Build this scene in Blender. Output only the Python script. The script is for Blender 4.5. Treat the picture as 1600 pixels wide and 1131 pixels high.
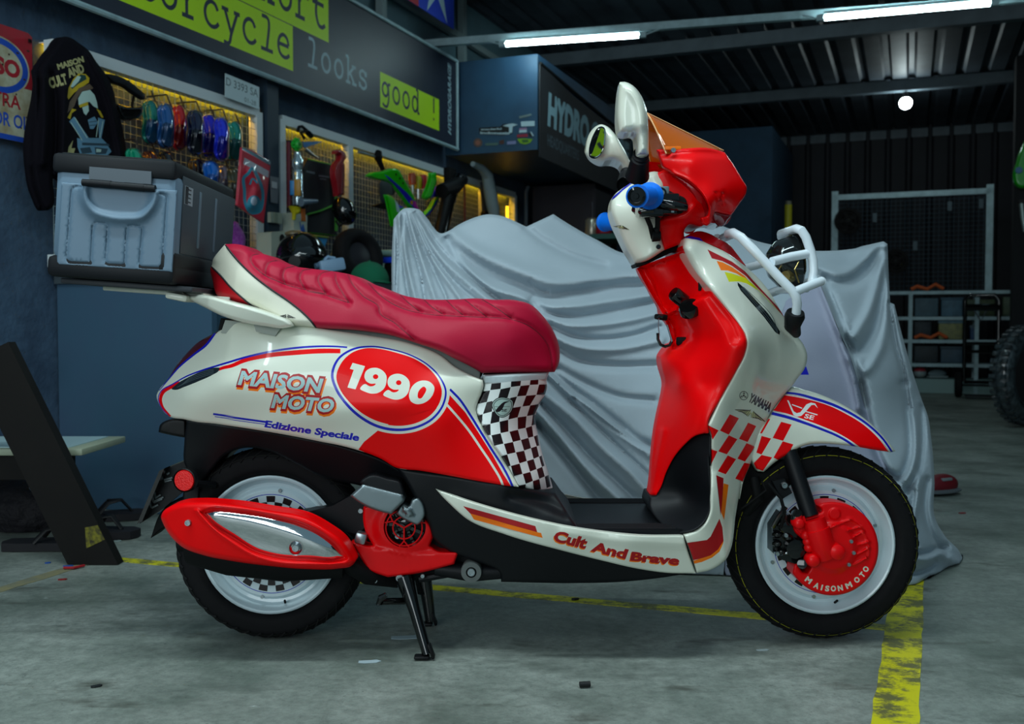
import bpy, bmesh, math, random
import numpy as np
from mathutils import Vector, Matrix
from mathutils.geometry import delaunay_2d_cdt
R = random.Random(7)
PI = math.pi
for o in list(bpy.data.objects):
    bpy.data.objects.remove(o)
SC = bpy.context.scene
COL = SC.collection

# ---------------------------------------------------------------- camera, world, light, exposure
F = 1560.0                                  # focal length in pixels of a 1600 x 1131 frame
CAM = np.array([0.0, -2.364, 0.75])
PITCH = math.atan(60.5 / F)
cam_data = bpy.data.cameras.new('camera')
cam_data.sensor_width = 36.0
cam_data.lens = 36.0 * F / 1600.0
cam_data.clip_start = 0.05
cam_data.dof.use_dof = True
cam_data.dof.focus_distance = 2.2
cam_data.dof.aperture_fstop = 5.6
cam = bpy.data.objects.new('camera', cam_data)
COL.objects.link(cam)
cam.location = CAM
cam.rotation_euler = (PI / 2 - PITCH, 0, 0)
SC.camera = cam

SC.view_settings.view_transform = 'Standard'
SC.view_settings.look = 'None'
SC.view_settings.gamma = 1.0
SC.view_settings.use_curve_mapping = False
SC.view_settings.exposure = 0.22

world = bpy.data.worlds.new('dusk_outside')
SC.world = world
world.use_nodes = True
wbg = world.node_tree.nodes['Background']
wbg.inputs['Color'].default_value = (0.27, 0.46, 0.56, 1)
wbg.inputs['Strength'].default_value = 0.34


def area_light(name, loc, target, size, size_y, power, color):
    d = bpy.data.lights.new(name, 'AREA')
    d.shape = 'RECTANGLE'
    d.size, d.size_y, d.energy, d.color = size, size_y, power, color
    o = bpy.data.objects.new(name, d)
    COL.objects.link(o)
    o.location = loc
    v = Vector(target) - Vector(loc)
    o.rotation_euler = v.to_track_quat('-Z', 'Y').to_euler()
    return o


COOL = (0.80, 0.97, 1.0)
# the garage's open roller door behind the photographer, and ceiling tubes over the parking bay
area_light('open_garage_door', (-2.4, -6.0, 2.1), (-0.2, 0, 0.6), 3.6, 2.4, 105, (0.86, 0.97, 1.0))
area_light('bay_tubes', (-0.2, -0.75, 2.72), (-0.2, -0.7, 0), 2.6, 0.10, 34, COOL)
area_light('bay_tubes_left', (-1.5, -1.2, 2.72), (-0.6, 0.0, 0.3), 0.10, 2.4, 20, COOL)


# ---------------------------------------------------------------- colours and materials
def lin(c):
    if isinstance(c, str):
        c = [int(c[i:i + 2], 16) / 255 for i in (0, 2, 4)]
    return tuple((x / 12.92 if x <= 0.04045 else ((x + 0.055) / 1.055) ** 2.4) for x in c)


MATS = {}


def mat(name, c, rough=0.5, metal=0.0, coat=0.0, emit=None, estr=0.0, alpha=None, trans=0.0, noise=None, bump=None, spec=0.5, ior=1.45, sheen=0.0):
    """noise = (scale, amount, second colour, detail); bump = (scale, strength, distance)"""
    if name in MATS:
        return MATS[name]
    m = bpy.data.materials.new(name)
    m.use_nodes = True
    nt = m.node_tree
    b = nt.nodes['Principled BSDF']
    c = lin(c)
    b.inputs['Base Color'].default_value = (*c, 1)
    b.inputs['Roughness'].default_value = rough
    b.inputs['Metallic'].default_value = metal
    b.inputs['Coat Weight'].default_value = coat
    b.inputs['Coat Roughness'].default_value = 0.04
    b.inputs['Specular IOR Level'].default_value = spec
    b.inputs['IOR'].default_value = ior
    b.inputs['Sheen Weight'].default_value = sheen
    b.inputs['Transmission Weight'].default_value = trans
    if emit:
        b.inputs['Emission Color'].default_value = (*lin(emit), 1)
        b.inputs['Emission Strength'].default_value = estr
    if alpha is not None:
        b.inputs['Alpha'].default_value = alpha
    tc = nt.nodes.new('ShaderNodeTexCoord')
    if noise:
        sc, amt, c2, det = noise
        n = nt.nodes.new('ShaderNodeTexNoise')
        n.inputs['Scale'].default_value = sc
        n.inputs['Detail'].default_value = det
        n.inputs['Roughness'].default_value = 0.6
        nt.links.new(tc.outputs['Object'], n.inputs['Vector'])
        r = nt.nodes.new('ShaderNodeMapRange')
        r.inputs['From Min'].default_value = 0.35
        r.inputs['From Max'].default_value = 0.68
        r.inputs['To Max'].default_value = amt
        nt.links.new(n.outputs['Fac'], r.inputs['Value'])
        mx = nt.nodes.new('ShaderNodeMix')
        mx.data_type = 'RGBA'
        mx.inputs['A'].default_value = (*c, 1)
        mx.inputs['B'].default_value = (*lin(c2), 1)
        nt.links.new(r.outputs['Result'], mx.inputs['Factor'])
        nt.links.new(mx.outputs['Result'], b.inputs['Base Color'])
    if bump:
        n2 = nt.nodes.new('ShaderNodeTexNoise')
        n2.inputs['Scale'].default_value = bump[0]
        n2.inputs['Detail'].default_value = 4
        nt.links.new(tc.outputs['Object'], n2.inputs['Vector'])
        bp = nt.nodes.new('ShaderNodeBump')
        bp.inputs['Strength'].default_value = bump[1]
        bp.inputs['Distance'].default_value = bump[2]
        nt.links.new(n2.outputs['Fac'], bp.inputs['Height'])
        nt.links.new(bp.outputs['Normal'], b.inputs['Normal'])
    MATS[name] = m
    return m


# ---------------------------------------------------------------- pixel rays of the photograph to places in the room
CP, SP = math.cos(PITCH), math.sin(PITCH)


def rays(P):
    P = np.atleast_2d(np.asarray(P, float))
    x = (P[:, 0] - 800.0) / F
    y = (565.5 - P[:, 1]) / F
    return np.stack([x, CP + y * SP, -SP + y * CP], 1)


def U(px, py, y=0.0):
    d = rays([(px, py)])[0]
    return Vector(CAM + d * ((y - CAM[1]) / d[1]))


def onplane(px, py, p0, n):
    d = rays([(px, py)])[0]
    p0 = np.array(p0); n = np.array(n)
    return Vector(CAM + d * (np.dot(p0 - CAM, n) / np.dot(d, n)))


def onfloor(px, py, z=0.0):
    return onplane(px, py, (0, 0, z), (0, 0, 1))


YAW = math.radians(21.7)
E1 = Vector((math.sin(YAW), math.cos(YAW), 0))      # along the left wall, away from the camera
E2 = Vector((math.cos(YAW), -math.sin(YAW), 0))     # away from the left wall
W0 = Vector((-1.86, 1.736, 0))


def W(s, off, z):
    return W0 + E1 * s + E2 * off + Vector((0, 0, z))


def onwall(px, py, off=0.0):
    return onplane(px, py, W0 + E2 * off, E2)


def oncross(px, py, s):
    return onplane(px, py, W0 + E1 * s, E1)


def Z(x0, y0, s, pts):
    return [(p[0] * s + x0, p[1] * s + y0) + tuple(p[2:]) for p in pts]


# ---------------------------------------------------------------- 2-D helpers
def spline(pts, closed=True, step=4.0):
    """Catmull-Rom through the points; a point with a third entry is a corner."""
    P = [np.array(p[:2], float) for p in pts]
    cor = [len(p) > 2 for p in pts]
    n = len(P)
    out = []
    for i in range(n if closed else n - 1):
        a, b = P[i], P[(i + 1) % n]
        L = np.linalg.norm(b - a)
        p0 = P[(i - 1) % n] if (closed or i > 0) and not cor[i] else None
        p3 = P[(i + 2) % n] if (closed or i + 2 < n) and not cor[(i + 1) % n] else None
        def tan(u, v, w):
            l1 = np.linalg.norm(v - u) + 1e-9; l2 = np.linalg.norm(w - v) + 1e-9
            t = ((v - u) / l1 * l2 + (w - v) / l2 * l1) / (l1 + l2)
            return t
        ma = tan(p0, a, b) if p0 is not None else (b - a) / (L + 1e-9)
        mb = tan(a, b, p3) if p3 is not None else (b - a) / (L + 1e-9)
        k = max(1, int(math.ceil(L / step)))
        for j in range(k):
            t = j / k
            h = (2 * t**3 - 3 * t**2 + 1) * a + (t**3 - 2 * t**2 + t) * L * ma + (-2 * t**3 + 3 * t**2) * b + (t**3 - t**2) * L * mb
            out.append(h)
    if not closed:
        out.append(P[-1])
    return np.array(out)


def poly_seg(P):
    P = np.asarray(P)[:, :2]
    return np.stack([P, np.roll(P, -1, 0)], 1)


def inside(pts, seg):
    pts = np.asarray(pts)
    res = np.zeros(len(pts), int)
    y = pts[:, 1]; x = pts[:, 0]
    for (a, b) in seg:
        if a[1] == b[1]:
            continue
        m = ((a[1] <= y) != (b[1] <= y))
        xi = a[0] + (y - a[1]) * (b[0] - a[0]) / (b[1] - a[1])
        res += (m & (xi > x)).astype(int)
    return (res % 2) == 1


def dist(pts, seg):
    pts = np.asarray(pts)
    d = np.full(len(pts), 1e9)
    for (a, b) in seg:
        ab = b - a
        L = ab @ ab + 1e-12
        t = np.clip(((pts - a) @ ab) / L, 0, 1)
        q = pts - a - t[:, None] * ab
        d = np.minimum(d, np.sqrt((q * q).sum(1)))
    return d


def tps(ctrl, reg=1e-3):
    c = np.array(ctrl, float)
    P = c[:, :2] / 100.0
    v = c[:, 2]
    n = len(c)
    def K(A, B):
        r2 = ((A[:, None] - B[None]) ** 2).sum(2)
        return r2 * np.log(r2 + 1e-9) * 0.5
    M = np.zeros((n + 3, n + 3))
    M[:n, :n] = K(P, P) + reg * np.eye(n)
    M[:n, n] = 1; M[:n, n + 1:] = P
    M[n, :n] = 1; M[n + 1:, :n] = P.T
    w = np.linalg.lstsq(M, np.concatenate([v, np.zeros(3)]), rcond=None)[0]
    def f(X):
        X = np.asarray(X) / 100.0
        return K(X, P) @ w[:n] + w[n] + X @ w[n + 1:]
    return f


def stroke(pts, w, closed=False, sm=True, step=4.0, w2=None):
    """segments of a band of width w along the polyline (w may run to w2)"""
    P = spline(pts, closed, step) if sm else np.array([p[:2] for p in pts], float)
    T = np.roll(P, -1, 0) - np.roll(P, 1, 0)
    if not closed:
        T[0] = P[1] - P[0]; T[-1] = P[-1] - P[-2]
    T /= np.linalg.norm(T, axis=1)[:, None] + 1e-9
    N = np.stack([-T[:, 1], T[:, 0]], 1)
    if isinstance(w, (list, tuple)):
        ww = np.interp(np.linspace(0, 1, len(P)), np.linspace(0, 1, len(w)), w)[:, None]
    else:
        ww = np.linspace(w, w if w2 is None else w2, len(P))[:, None]
    A = P + N * ww / 2; B = P - N * ww / 2
    if closed:
        return np.concatenate([poly_seg(A), poly_seg(B)])
    return poly_seg(np.concatenate([A, B[::-1]]))


def pg(pts, sm=False, step=4.0):
    return poly_seg(spline(pts, True, step) if sm else np.array([p[:2] for p in pts], float))


def oval(cx, cy, rx, ry, n=36, rot=0.0):
    t = np.linspace(0, 2 * PI, n, endpoint=False)
    x = rx * np.cos(t); y = ry * np.sin(t)
    c, s = math.cos(rot), math.sin(rot)
    return poly_seg(np.stack([cx + x * c - y * s, cy + x * s + y * c], 1))


_TXT = {}


def text_mesh(body, bold=0.0, res=3):
    k = (body, bold, res)
    if k not in _TXT:
        c = bpy.data.curves.new('t', 'FONT')
        c.body = body; c.offset = bold; c.resolution_u = res
        o = bpy.data.objects.new('t', c)
        COL.objects.link(o)
        bpy.context.view_layer.update()
        m = o.evaluated_get(bpy.context.evaluated_depsgraph_get()).to_mesh()
        v = np.array([q.co[:2] for q in m.vertices])
        cnt = {}
        for p in m.polygons:
            for e in p.edge_keys:
                cnt[e] = cnt.get(e, 0) + 1
        seg = np.array([(v[a], v[b]) for (a, b), q in cnt.items() if q == 1])
        bpy.data.objects.remove(o); bpy.data.curves.remove(c)
        _TXT[k] = seg
    return _TXT[k]


def text(body, p0, p1, cap, shear=0.0, bold=0.0, res=3):
    """letters standing on the line p0-p1 (y down), stretched to fit it; cap = height of capitals"""
    s = text_mesh(body, bold, res).copy()
    x0, x1 = s[..., 0].min(), s[..., 0].max()
    u = (s[..., 0] - x0) / (x1 - x0)
    v = s[..., 1] / 0.729 * cap
    d = np.array(p1, float) - np.array(p0, float)
    L = np.linalg.norm(d); d /= L
    n = np.array([d[1], -d[0]])
    return np.array(p0, float) + (u[..., None] * L + shear * v[..., None]) * d + v[..., None] * n


def letters(seg):
    """the outlines of a text split into letters: every outer loop with the holes in it"""
    key = lambda p: (round(float(p[0]), 4), round(float(p[1]), 4))
    par = {}
    def find(a):
        while par.setdefault(a, a) != a:
            a = par[a]
        return a
    for a, b in seg:
        par[find(key(a))] = find(key(b))
    loops = {}
    for a, b in seg:
        loops.setdefault(find(key(a)), []).append((a, b))
    L = [np.array(v) for v in loops.values()]
    L.sort(key=lambda v: -np.prod(np.ptp(v.reshape(-1, 2), 0)))
    out = []
    for l in L:
        for o in out:
            if inside(l[0][:1], o[0])[0] and inside(l[len(l) // 2][:1], o[0])[0]:
                o.append(l); break
        else:
            out.append([l])
    return [np.concatenate(o) for o in out]


# ---------------------------------------------------------------- objects
def tag(o, label=None, cat=None, group=None, kind=None):
    if label: o['label'] = label
    if cat: o['category'] = cat
    if group: o['group'] = group
    if kind: o['kind'] = kind
    return o


def empty(name, loc=(0, 0, 0), label=None, cat=None, group=None, kind=None):
    o = bpy.data.objects.new(name, None)
    COL.objects.link(o)
    o.location = loc
    o.empty_display_size = 0.05
    return tag(o, label, cat, group, kind)


def parent_to(o, p):
    if p is not None:
        o.parent = p
        # world coordinates are kept: the parent's own place is taken off again
        q = p; m = Matrix.Identity(4)
        while q is not None:
            m = q.matrix_basis @ m if q.parent is None else q.matrix_parent_inverse @ q.matrix_basis @ m
            q = q.parent
        o.matrix_parent_inverse = m.inverted()
    return o


def link_mesh(name, verts, faces, mats, parent=None, fmat=None, smooth=True, angle=40, lnorm=None):
    me = bpy.data.meshes.new(name)
    me.from_pydata([tuple(v) for v in verts], [], faces)
    for m in (mats if isinstance(mats, (list, tuple)) else [mats]):
        me.materials.append(m)
    if fmat is not None:
        me.polygons.foreach_set('material_index', np.asarray(fmat, dtype=np.int32))
    if smooth:
        me.polygons.foreach_set('use_smooth', np.ones(len(me.polygons), bool))
        if lnorm is None:
            me.set_sharp_from_angle(angle=math.radians(angle))
    me.update()
    if lnorm is not None:
        me.normals_split_custom_set(lnorm)
    o = bpy.data.objects.new(name, me)
    COL.objects.link(o)
    return parent_to(o, parent)


class MB:
    def __init__(s):
        s.v = []; s.f = []; s.m = []

    def add(s, v, f, m=0):
        n = len(s.v)
        s.v += [tuple(p) for p in v]
        s.f += [tuple(i + n for i in q) for q in f]
        s.m += [m] * len(f)
        return s

    def box(s, c, size, rot=None, m=0, bev=0.0, ax=None):
        """ax = three axes (Vectors) for an oriented box"""
        b = bmesh.new()
        bmesh.ops.create_cube(b, size=1.0)
        for v in b.verts:
            v.co = Vector((v.co.x * size[0], v.co.y * size[1], v.co.z * size[2]))
        if bev:
            bmesh.ops.bevel(b, geom=b.edges[:], offset=bev, segments=2, affect='EDGES', profile=0.5)
        if ax:
            M = Matrix((ax[0], ax[1], ax[2])).transposed()
        else:
            M = (rot or Matrix.Identity(3))
        b.verts.index_update()
        s.add([M @ v.co + Vector(c) for v in b.verts], [[v.index for v in f.verts] for f in b.faces], m)
        b.free()
        return s

    def tube(s, pts, r, n=10, m=0, closed=False, cap=True, flat=1.0, up=None):
        P = [Vector(p) for p in pts]
        k = len(P)
        rr = r if isinstance(r, (list, tuple)) else [r] * k
        T = []
        for i in range(k):
            a = P[i - 1] if (i or closed) else P[i]
            b = P[(i + 1) % k] if (i + 1 < k or closed) else P[i]
            T.append((b - a).normalized())
        N = up or (Vector((0, 0, 1)) if abs(T[0].z) < 0.9 else Vector((1, 0, 0)))
        V = []
        for i in range(k):
            N = (N - T[i] * N.dot(T[i])).normalized()
            B = T[i].cross(N)
            for j in range(n):
                a = 2 * PI * j / n
                V.append(P[i] + N * (math.cos(a) * rr[i] * flat) + B * (math.sin(a) * rr[i]))
        Fs = []
        for i in range(k if closed else k - 1):
            for j in range(n):
                i2 = (i + 1) % k
                Fs.append((i * n + j, i * n + (j + 1) % n, i2 * n + (j + 1) % n, i2 * n + j))
        if cap and not closed:
            Fs.append(tuple(range(n))[::-1])
            Fs.append(tuple((k - 1) * n + j for j in range(n)))
        return s.add(V, Fs, m)

    def lathe(s, prof, c, axis, n=32, m=0, mats=None, a0=0.0, a1=2 * PI, xdir=None):
        """prof = [(radius, height along axis)]"""
        ax = Vector(axis).normalized()
        X = xdir or (Vector((1, 0, 0)) if abs(ax.x) < 0.9 else Vector((0, 0, 1)))
        X = (X - ax * X.dot(ax)).normalized()
        Y = ax.cross(X)
        full = abs(a1 - a0 - 2 * PI) < 1e-6
        k = n if full else n + 1
        V = []
        for (r, h) in prof:
            for j in range(k):
                a = a0 + (a1 - a0) * j / n
                V.append(Vector(c) + ax * h + X * (r * math.cos(a)) + Y * (r * math.sin(a)))
        for i in range(len(prof) - 1):
            Fs = []
            for j in range(n):
                j2 = (j + 1) % k
                if prof[i][0] < 1e-6:
                    Fs.append((i * k, (i + 1) * k + j2, (i + 1) * k + j))
                elif prof[i + 1][0] < 1e-6:
                    Fs.append((i * k + j, i * k + j2, (i + 1) * k))
                else:
                    Fs.append((i * k + j, i * k + j2, (i + 1) * k + j2, (i + 1) * k + j))
            if i == 0:
                s.add(V, Fs, mats[i] if mats else m)
                base = len(s.v) - len(V)
            else:
                s.f += [tuple(q + base for q in t) for t in Fs]
                s.m += [mats[i] if mats else m] * len(Fs)
        return s

    def prism(s, loop, vec, m=0):
        L = [Vector(p) for p in loop]
        n = len(L)
        V = L + [p + Vector(vec) for p in L]
        Fs = [tuple(range(n))[::-1], tuple(range(n, 2 * n))]
        Fs += [(i, (i + 1) % n, (i + 1) % n + n, i + n) for i in range(n)]
        return s.add(V, Fs, m)

    def ball(s, c, r, n=16, m=0, rot=None, lo=-1.0, hi=1.0):
        """ellipsoid; r = radius or three radii; lo, hi cut it in z"""
        if not isinstance(r, (list, tuple)):
            r = (r, r, r)
        V = []; Fs = []
        rows = n // 2
        for i in range(rows + 1):
            a = math.asin(lo) + (math.asin(hi) - math.asin(lo)) * i / rows
            for j in range(n):
                b = 2 * PI * j / n
                p = Vector((r[0] * math.cos(a) * math.cos(b), r[1] * math.cos(a) * math.sin(b), r[2] * math.sin(a)))
                V.append((rot @ p if rot else p) + Vector(c))
        for i in range(rows):
            for j in range(n):
                Fs.append((i * n + j, i * n + (j + 1) % n, (i + 1) * n + (j + 1) % n, (i + 1) * n + j))
        Fs.append(tuple(range(n))[::-1]); Fs.append(tuple(rows * n + j for j in range(n)))
        return s.add(V, Fs, m)

    def out(s, name, mats, parent=None, smooth=True, angle=40):
        me_o = link_mesh(name, s.v, s.f, mats, parent, s.m, smooth, angle)
        b = bmesh.new(); b.from_mesh(me_o.data)
        bmesh.ops.recalc_face_normals(b, faces=b.faces[:])
        b.to_mesh(me_o.data); b.free()
        return me_o


def panel(name, outline, ctrl, mats, parent=None, grid=9.0, r=0.0, rr=0.0, decals=(), mode='solid', t=0.004,
          bumps=(), recess=(), holes=(), step=5.0, p0=(0, 0, 0), n=(0, 1, 0), fn=None, raw=False, mid=0.0):
    """A formed sheet or body whose near side is traced as an outline and given its depth along n.
    ctrl   [(px, py, depth)] or one depth;   r, rr   edge rounding: width in px and depth in m
    decals [(segments, material index)] printed on it;   bumps [(polyline, height m, width px)]
    recess [(segments, depth m, soft px)];   mode solid (mirrored about depth `mid`), shell (t thick), pair (two shells)"""
    out = np.array([p[:2] for p in outline], float) if raw else spline(outline, True, step)
    oseg = poly_seg(out)
    f = tps(ctrl) if isinstance(ctrl, (list, tuple)) else (ctrl if callable(ctrl) else (lambda X, c=ctrl: np.full(len(X), float(c))))
    bl = []
    for b in bumps:
        S = spline(b[0], False, 6.0)
        bl.append((np.stack([S[:-1], S[1:]], 1), b[1], b[2], b[3] if len(b) > 3 else 0))
    p0 = np.array(p0, float); nn = np.array(n, float)

    def depth(X):
        y = f(X)
        if r:
            d = np.where(inside(X, oseg), dist(X, oseg), 0.0)
            q = np.clip(1 - d / r, 0, 1)
            y = y + rr * (1 - np.sqrt(np.clip(1 - q * q, 0, 1)))
        for (seg, h, w, kind) in bl:
            d = dist(X, seg)
            if kind == 0:
                y = y - h * np.exp(-(d / w) ** 2)
            else:
                y = y - h * np.clip(1 - d / w, 0, 1)
        for (seg, h, soft) in recess:
            d = dist(X, seg) * np.where(inside(X, seg), 1, -1)
            q = np.clip(d / soft * 0.5 + 0.5, 0, 1)
            y = y + h * q * q * (3 - 2 * q)
        if fn:
            y = y + fn(X)
        return y

    def place(X, Y):
        d = rays(X)
        k = ((p0 - CAM) @ nn + Y) / (d @ nn)
        return CAM + d * k[:, None]

    # triangulate
    pts = [Vector(p) for p in out]
    edges = [(i, (i + 1) % len(out)) for i in range(len(out))]
    def addseg(seg):
        idx = {}
        for a, b in seg:
            ii = []
            for q in (a, b):
                k = (round(q[0], 3), round(q[1], 3))
                if k not in idx:
                    idx[k] = len(pts); pts.append(Vector(k))
                ii.append(idx[k])
            if ii[0] != ii[1]:
                edges.append(tuple(ii))
    for dseg, _ in decals:
        addseg(dseg)
    for h in holes:
        addseg(h)
    lo, hi = out.min(0), out.max(0)
    gx, gy = np.meshgrid(np.arange(lo[0], hi[0], grid), np.arange(lo[1], hi[1], grid * 0.87))
    gx[1::2] += grid / 2
    G = np.stack([gx.ravel(), gy.ravel()], 1)
    G = G[inside(G, oseg)]
    dd = dist(G, oseg)
    G = G[dd > min(grid * 0.35, 2.5)]
    extra = [G]
    if r:
        T = np.roll(out, -1, 0) - np.roll(out, 1, 0)
        T /= np.linalg.norm(T, axis=1)[:, None] + 1e-9
        N = np.stack([-T[:, 1], T[:, 0]], 1)
        for k in (0.06, 0.2, 0.42, 0.7, 1.0):
            for sgn in (1, -1):
                Q = out + N * r * k * sgn
                Q = Q[inside(Q, oseg)]
                Q = Q[dist(Q, oseg) > r * k * 0.9]
                extra.append(Q)
    for (seg, h, w, kind) in bl:
        a = seg[:, 0]; dv = seg[:, 1] - a
        dv = dv / (np.linalg.norm(dv, axis=1)[:, None] + 1e-9)
        N = np.stack([-dv[:, 1], dv[:, 0]], 1)
        if w < grid * 1.6:
            for k in (-1.6, -0.9, -0.4, 0, 0.4, 0.9, 1.6):
                Q = a + N * w * k
                extra.append(Q[inside(Q, oseg)])
    for (seg, h, soft) in recess:
        a = (seg[:, 0] + seg[:, 1]) / 2; dv = seg[:, 1] - seg[:, 0]
        dv = dv / (np.linalg.norm(dv, axis=1)[:, None] + 1e-9)
        N = np.stack([-dv[:, 1], dv[:, 0]], 1)
        for k in (-1, -0.5, 0, 0.5, 1):
            Q = a + N * soft * k
            extra.append(Q[inside(Q, oseg)])
    pts += [Vector(q) for E_ in extra for q in E_]
    vs, _, fs, *_ = delaunay_2d_cdt(pts, edges, [], 0, 1e-3)
    V2 = np.array([tuple(v) for v in vs])
    T3 = np.array(fs)
    cen = V2[T3].mean(1)
    keep = inside(cen, oseg)
    for h in holes:
        keep &= ~inside(cen, h)
    T3 = T3[keep]; cen = cen[keep]
    fm = np.zeros(len(T3), int)
    for dseg, mi in decals:
        b0, b1 = dseg.reshape(-1, 2).min(0), dseg.reshape(-1, 2).max(0)
        bb = np.where(((cen >= b0) & (cen <= b1)).all(1))[0]
        if len(bb):
            fm[bb[inside(cen[bb], dseg)]] = mi
    used = np.unique(T3)
    re = -np.ones(len(V2), int); re[used] = np.arange(len(used))
    V2 = V2[used]; T3 = re[T3]
    # orientation
    e = V2[T3]
    ar = (e[:, 1, 0] - e[:, 0, 0]) * (e[:, 2, 1] - e[:, 0, 1]) - (e[:, 1, 1] - e[:, 0, 1]) * (e[:, 2, 0] - e[:, 0, 0])
    T3[ar > 0] = T3[ar > 0][:, ::-1]
    Y = depth(V2)
    P = place(V2, Y)
    h = 0.6
    Px = place(V2 + [h, 0], depth(V2 + [h, 0])) - place(V2 - [h, 0], depth(V2 - [h, 0]))
    Py = place(V2 + [0, h], depth(V2 + [0, h])) - place(V2 - [0, h], depth(V2 - [0, h]))
    N3 = np.cross(Px, Py)
    N3 /= np.linalg.norm(N3, axis=1)[:, None] + 1e-12
    N3[(N3 * rays(V2)).sum(1) > 0] *= -1
    nv = len(P)
    # boundary
    cnt = {}
    for t_ in T3:
        for a, b in ((t_[0], t_[1]), (t_[1], t_[2]), (t_[2], t_[0])):
            cnt[(a, b)] = 1
    bd = [(a, b) for (a, b) in cnt if (b, a) not in cnt]
    verts = [P]; faces = []; fmat = []; ln = []

    def emit(tri, off, mi, flip, nor):
        for k, q in enumerate(tri):
            q = q[::-1] if flip else q
            faces.append(tuple(int(i) + off for i in q)); fmat.append(int(mi[k]) if hasattr(mi, '__len__') else mi)
            ln.extend([nor[i] for i in q])

    def mirror(A):
        # reflect through the plane depth = mid
        d = (A - p0) @ nn - mid
        return A - 2 * d[:, None] * nn

    def rim(A_off, B_off, flip=False):
        for a, b in bd:
            q = (b, a, a + 0, b + 0)
            va, vb = allv[A_off + a], allv[A_off + b]
            wa, wb = allv[B_off + a], allv[B_off + b]
            nr = np.cross(va - vb, wb - vb)
            L = np.linalg.norm(nr)
            nr = nr / L if L > 1e-12 else np.array([0, 0, 1.0])
            fc = (A_off + b, A_off + a, B_off + a, B_off + b)
            fc = fc[::-1] if flip else fc
            nr = -nr if flip else nr
            faces.append(tuple(int(i) for i in fc)); fmat.append(0)
            ln.extend([nr] * 4)

    if mode == 'solid':
        Mv = mirror(P)
        Mn = N3 - 2 * (N3 @ nn)[:, None] * nn
        allv = np.concatenate([P, Mv])
        emit(T3, 0, fm, False, N3)
        emit(T3, nv, 0, True, Mn)
        rim(0, nv)
    elif mode == 'flat':
        allv = P
        emit(T3, 0, fm, False, N3)
    else:
        B = P + nn * t
        allv = np.concatenate([P, B])
        emit(T3, 0, fm, False, N3)
        emit(T3, nv, 0, True, -N3)
        rim(0, nv)
    o = link_mesh(name, allv, faces, mats, parent, fmat, True, 40, [tuple(q) for q in ln])
    if mode == 'pair':
        av = np.asarray(allv)
        d_ = (av - p0) @ nn - mid
        link_mesh(name, av - 2 * d_[:, None] * nn, [q[::-1] for q in faces], mats, parent, [0] * len(faces), True)
    panel.depth = depth
    panel.place = place
    return o


def at_panel(pts, depth, lift=0.0, p0=(0, 0, 0), n=(0, 1, 0)):
    """points on the surface of the panel whose depth function is given, lifted towards the viewer"""
    X = np.atleast_2d(np.array([p[:2] for p in pts], float))
    d = rays(X); nn = np.array(n, float)
    k = ((np.array(p0, float) - CAM) @ nn + depth(X) - lift) / (d @ nn)
    return [Vector(q) for q in CAM + d * k[:, None]]


def copy_tree(o, parent=None):
    c = o.copy()
    COL.objects.link(c)
    if parent is not None:
        c.parent = parent
    for ch in list(o.children):
        copy_tree(ch, c)
    return c


def bolt(mb, c, axis, r, m=0, hgt=None):
    h = hgt or r * 0.6
    mb.lathe([(0, h * 0.7), (r * 0.45, h * 0.7), (r * 0.5, h), (r * 0.85, h), (r, h * 0.6), (r, -h)], c, axis, 14, m)

# ---------------------------------------------------------------- flat printed things
def sign(name, outline, layers, o, ux, uy, mats, t=0.004, parent=None, raw=True):
    """flat printed sheet: outline and layers in metres along ux, uy from o; faces ux x uy"""
    o, ux, uy = Vector(o), Vector(ux), Vector(uy)
    P = np.array([p[:2] for p in outline], float)
    pts = [Vector(p) for p in P]
    edges = [(i, (i + 1) % len(P)) for i in range(len(P))]
    oseg = poly_seg(P)
    for seg, mi in layers:
        idx = {}
        for a, b in seg:
            ii = []
            for q in (a, b):
                k = (round(float(q[0]), 5), round(float(q[1]), 5))
                if k not in idx:
                    idx[k] = len(pts); pts.append(Vector(k))
                ii.append(idx[k])
            if ii[0] != ii[1]:
                edges.append(tuple(ii))
    vs, _, fs, *_ = delaunay_2d_cdt(pts, edges, [], 0, 1e-6)
    V2 = np.array([tuple(v) for v in vs]); T3 = np.array(fs)
    cen = V2[T3].mean(1)
    k = inside(cen, oseg); T3 = T3[k]; cen = cen[k]
    fm = np.zeros(len(T3), int)
    for seg, mi in layers:
        fm[inside(cen, seg)] = mi
    e = V2[T3]
    ar = (e[:, 1, 0] - e[:, 0, 0]) * (e[:, 2, 1] - e[:, 0, 1]) - (e[:, 1, 1] - e[:, 0, 1]) * (e[:, 2, 0] - e[:, 0, 0])
    T3[ar < 0] = T3[ar < 0][:, ::-1]
    nz = ux.cross(uy).normalized()
    verts = [o + ux * v[0] + uy * v[1] for v in V2]
    faces = [tuple(int(i) for i in q) for q in T3]
    n = len(verts)
    B = [o + ux * p[0] + uy * p[1] for p in P]
    verts += B + [b - nz * t for b in B]
    m = len(P)
    ccw = sum(P[i][0] * P[(i + 1) % m][1] - P[(i + 1) % m][0] * P[i][1] for i in range(m)) > 0
    for i in range(m):
        j = (i + 1) % m
        q = (n + j, n + i, n + m + i, n + m + j)
        faces.append(q if ccw else q[::-1])
    bk = tuple(range(n + m, n + 2 * m))
    faces.append(bk[::-1] if ccw else bk)
    return link_mesh(name, verts, faces, mats, parent, list(fm) + [0] * (m + 1), False)


def rect(x0, y0, x1, y1):
    return [(x0, y0), (x1, y0), (x1, y1), (x0, y1)]


def wtext(body, x, y, w, cap, bold=0.0, shear=0.0):
    """upright text in metres, y up"""
    s = text(body, (0, 0), (w, 0), cap, shear, bold).copy()
    s[..., 1] *= -1
    return s + np.array([x, y])


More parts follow.
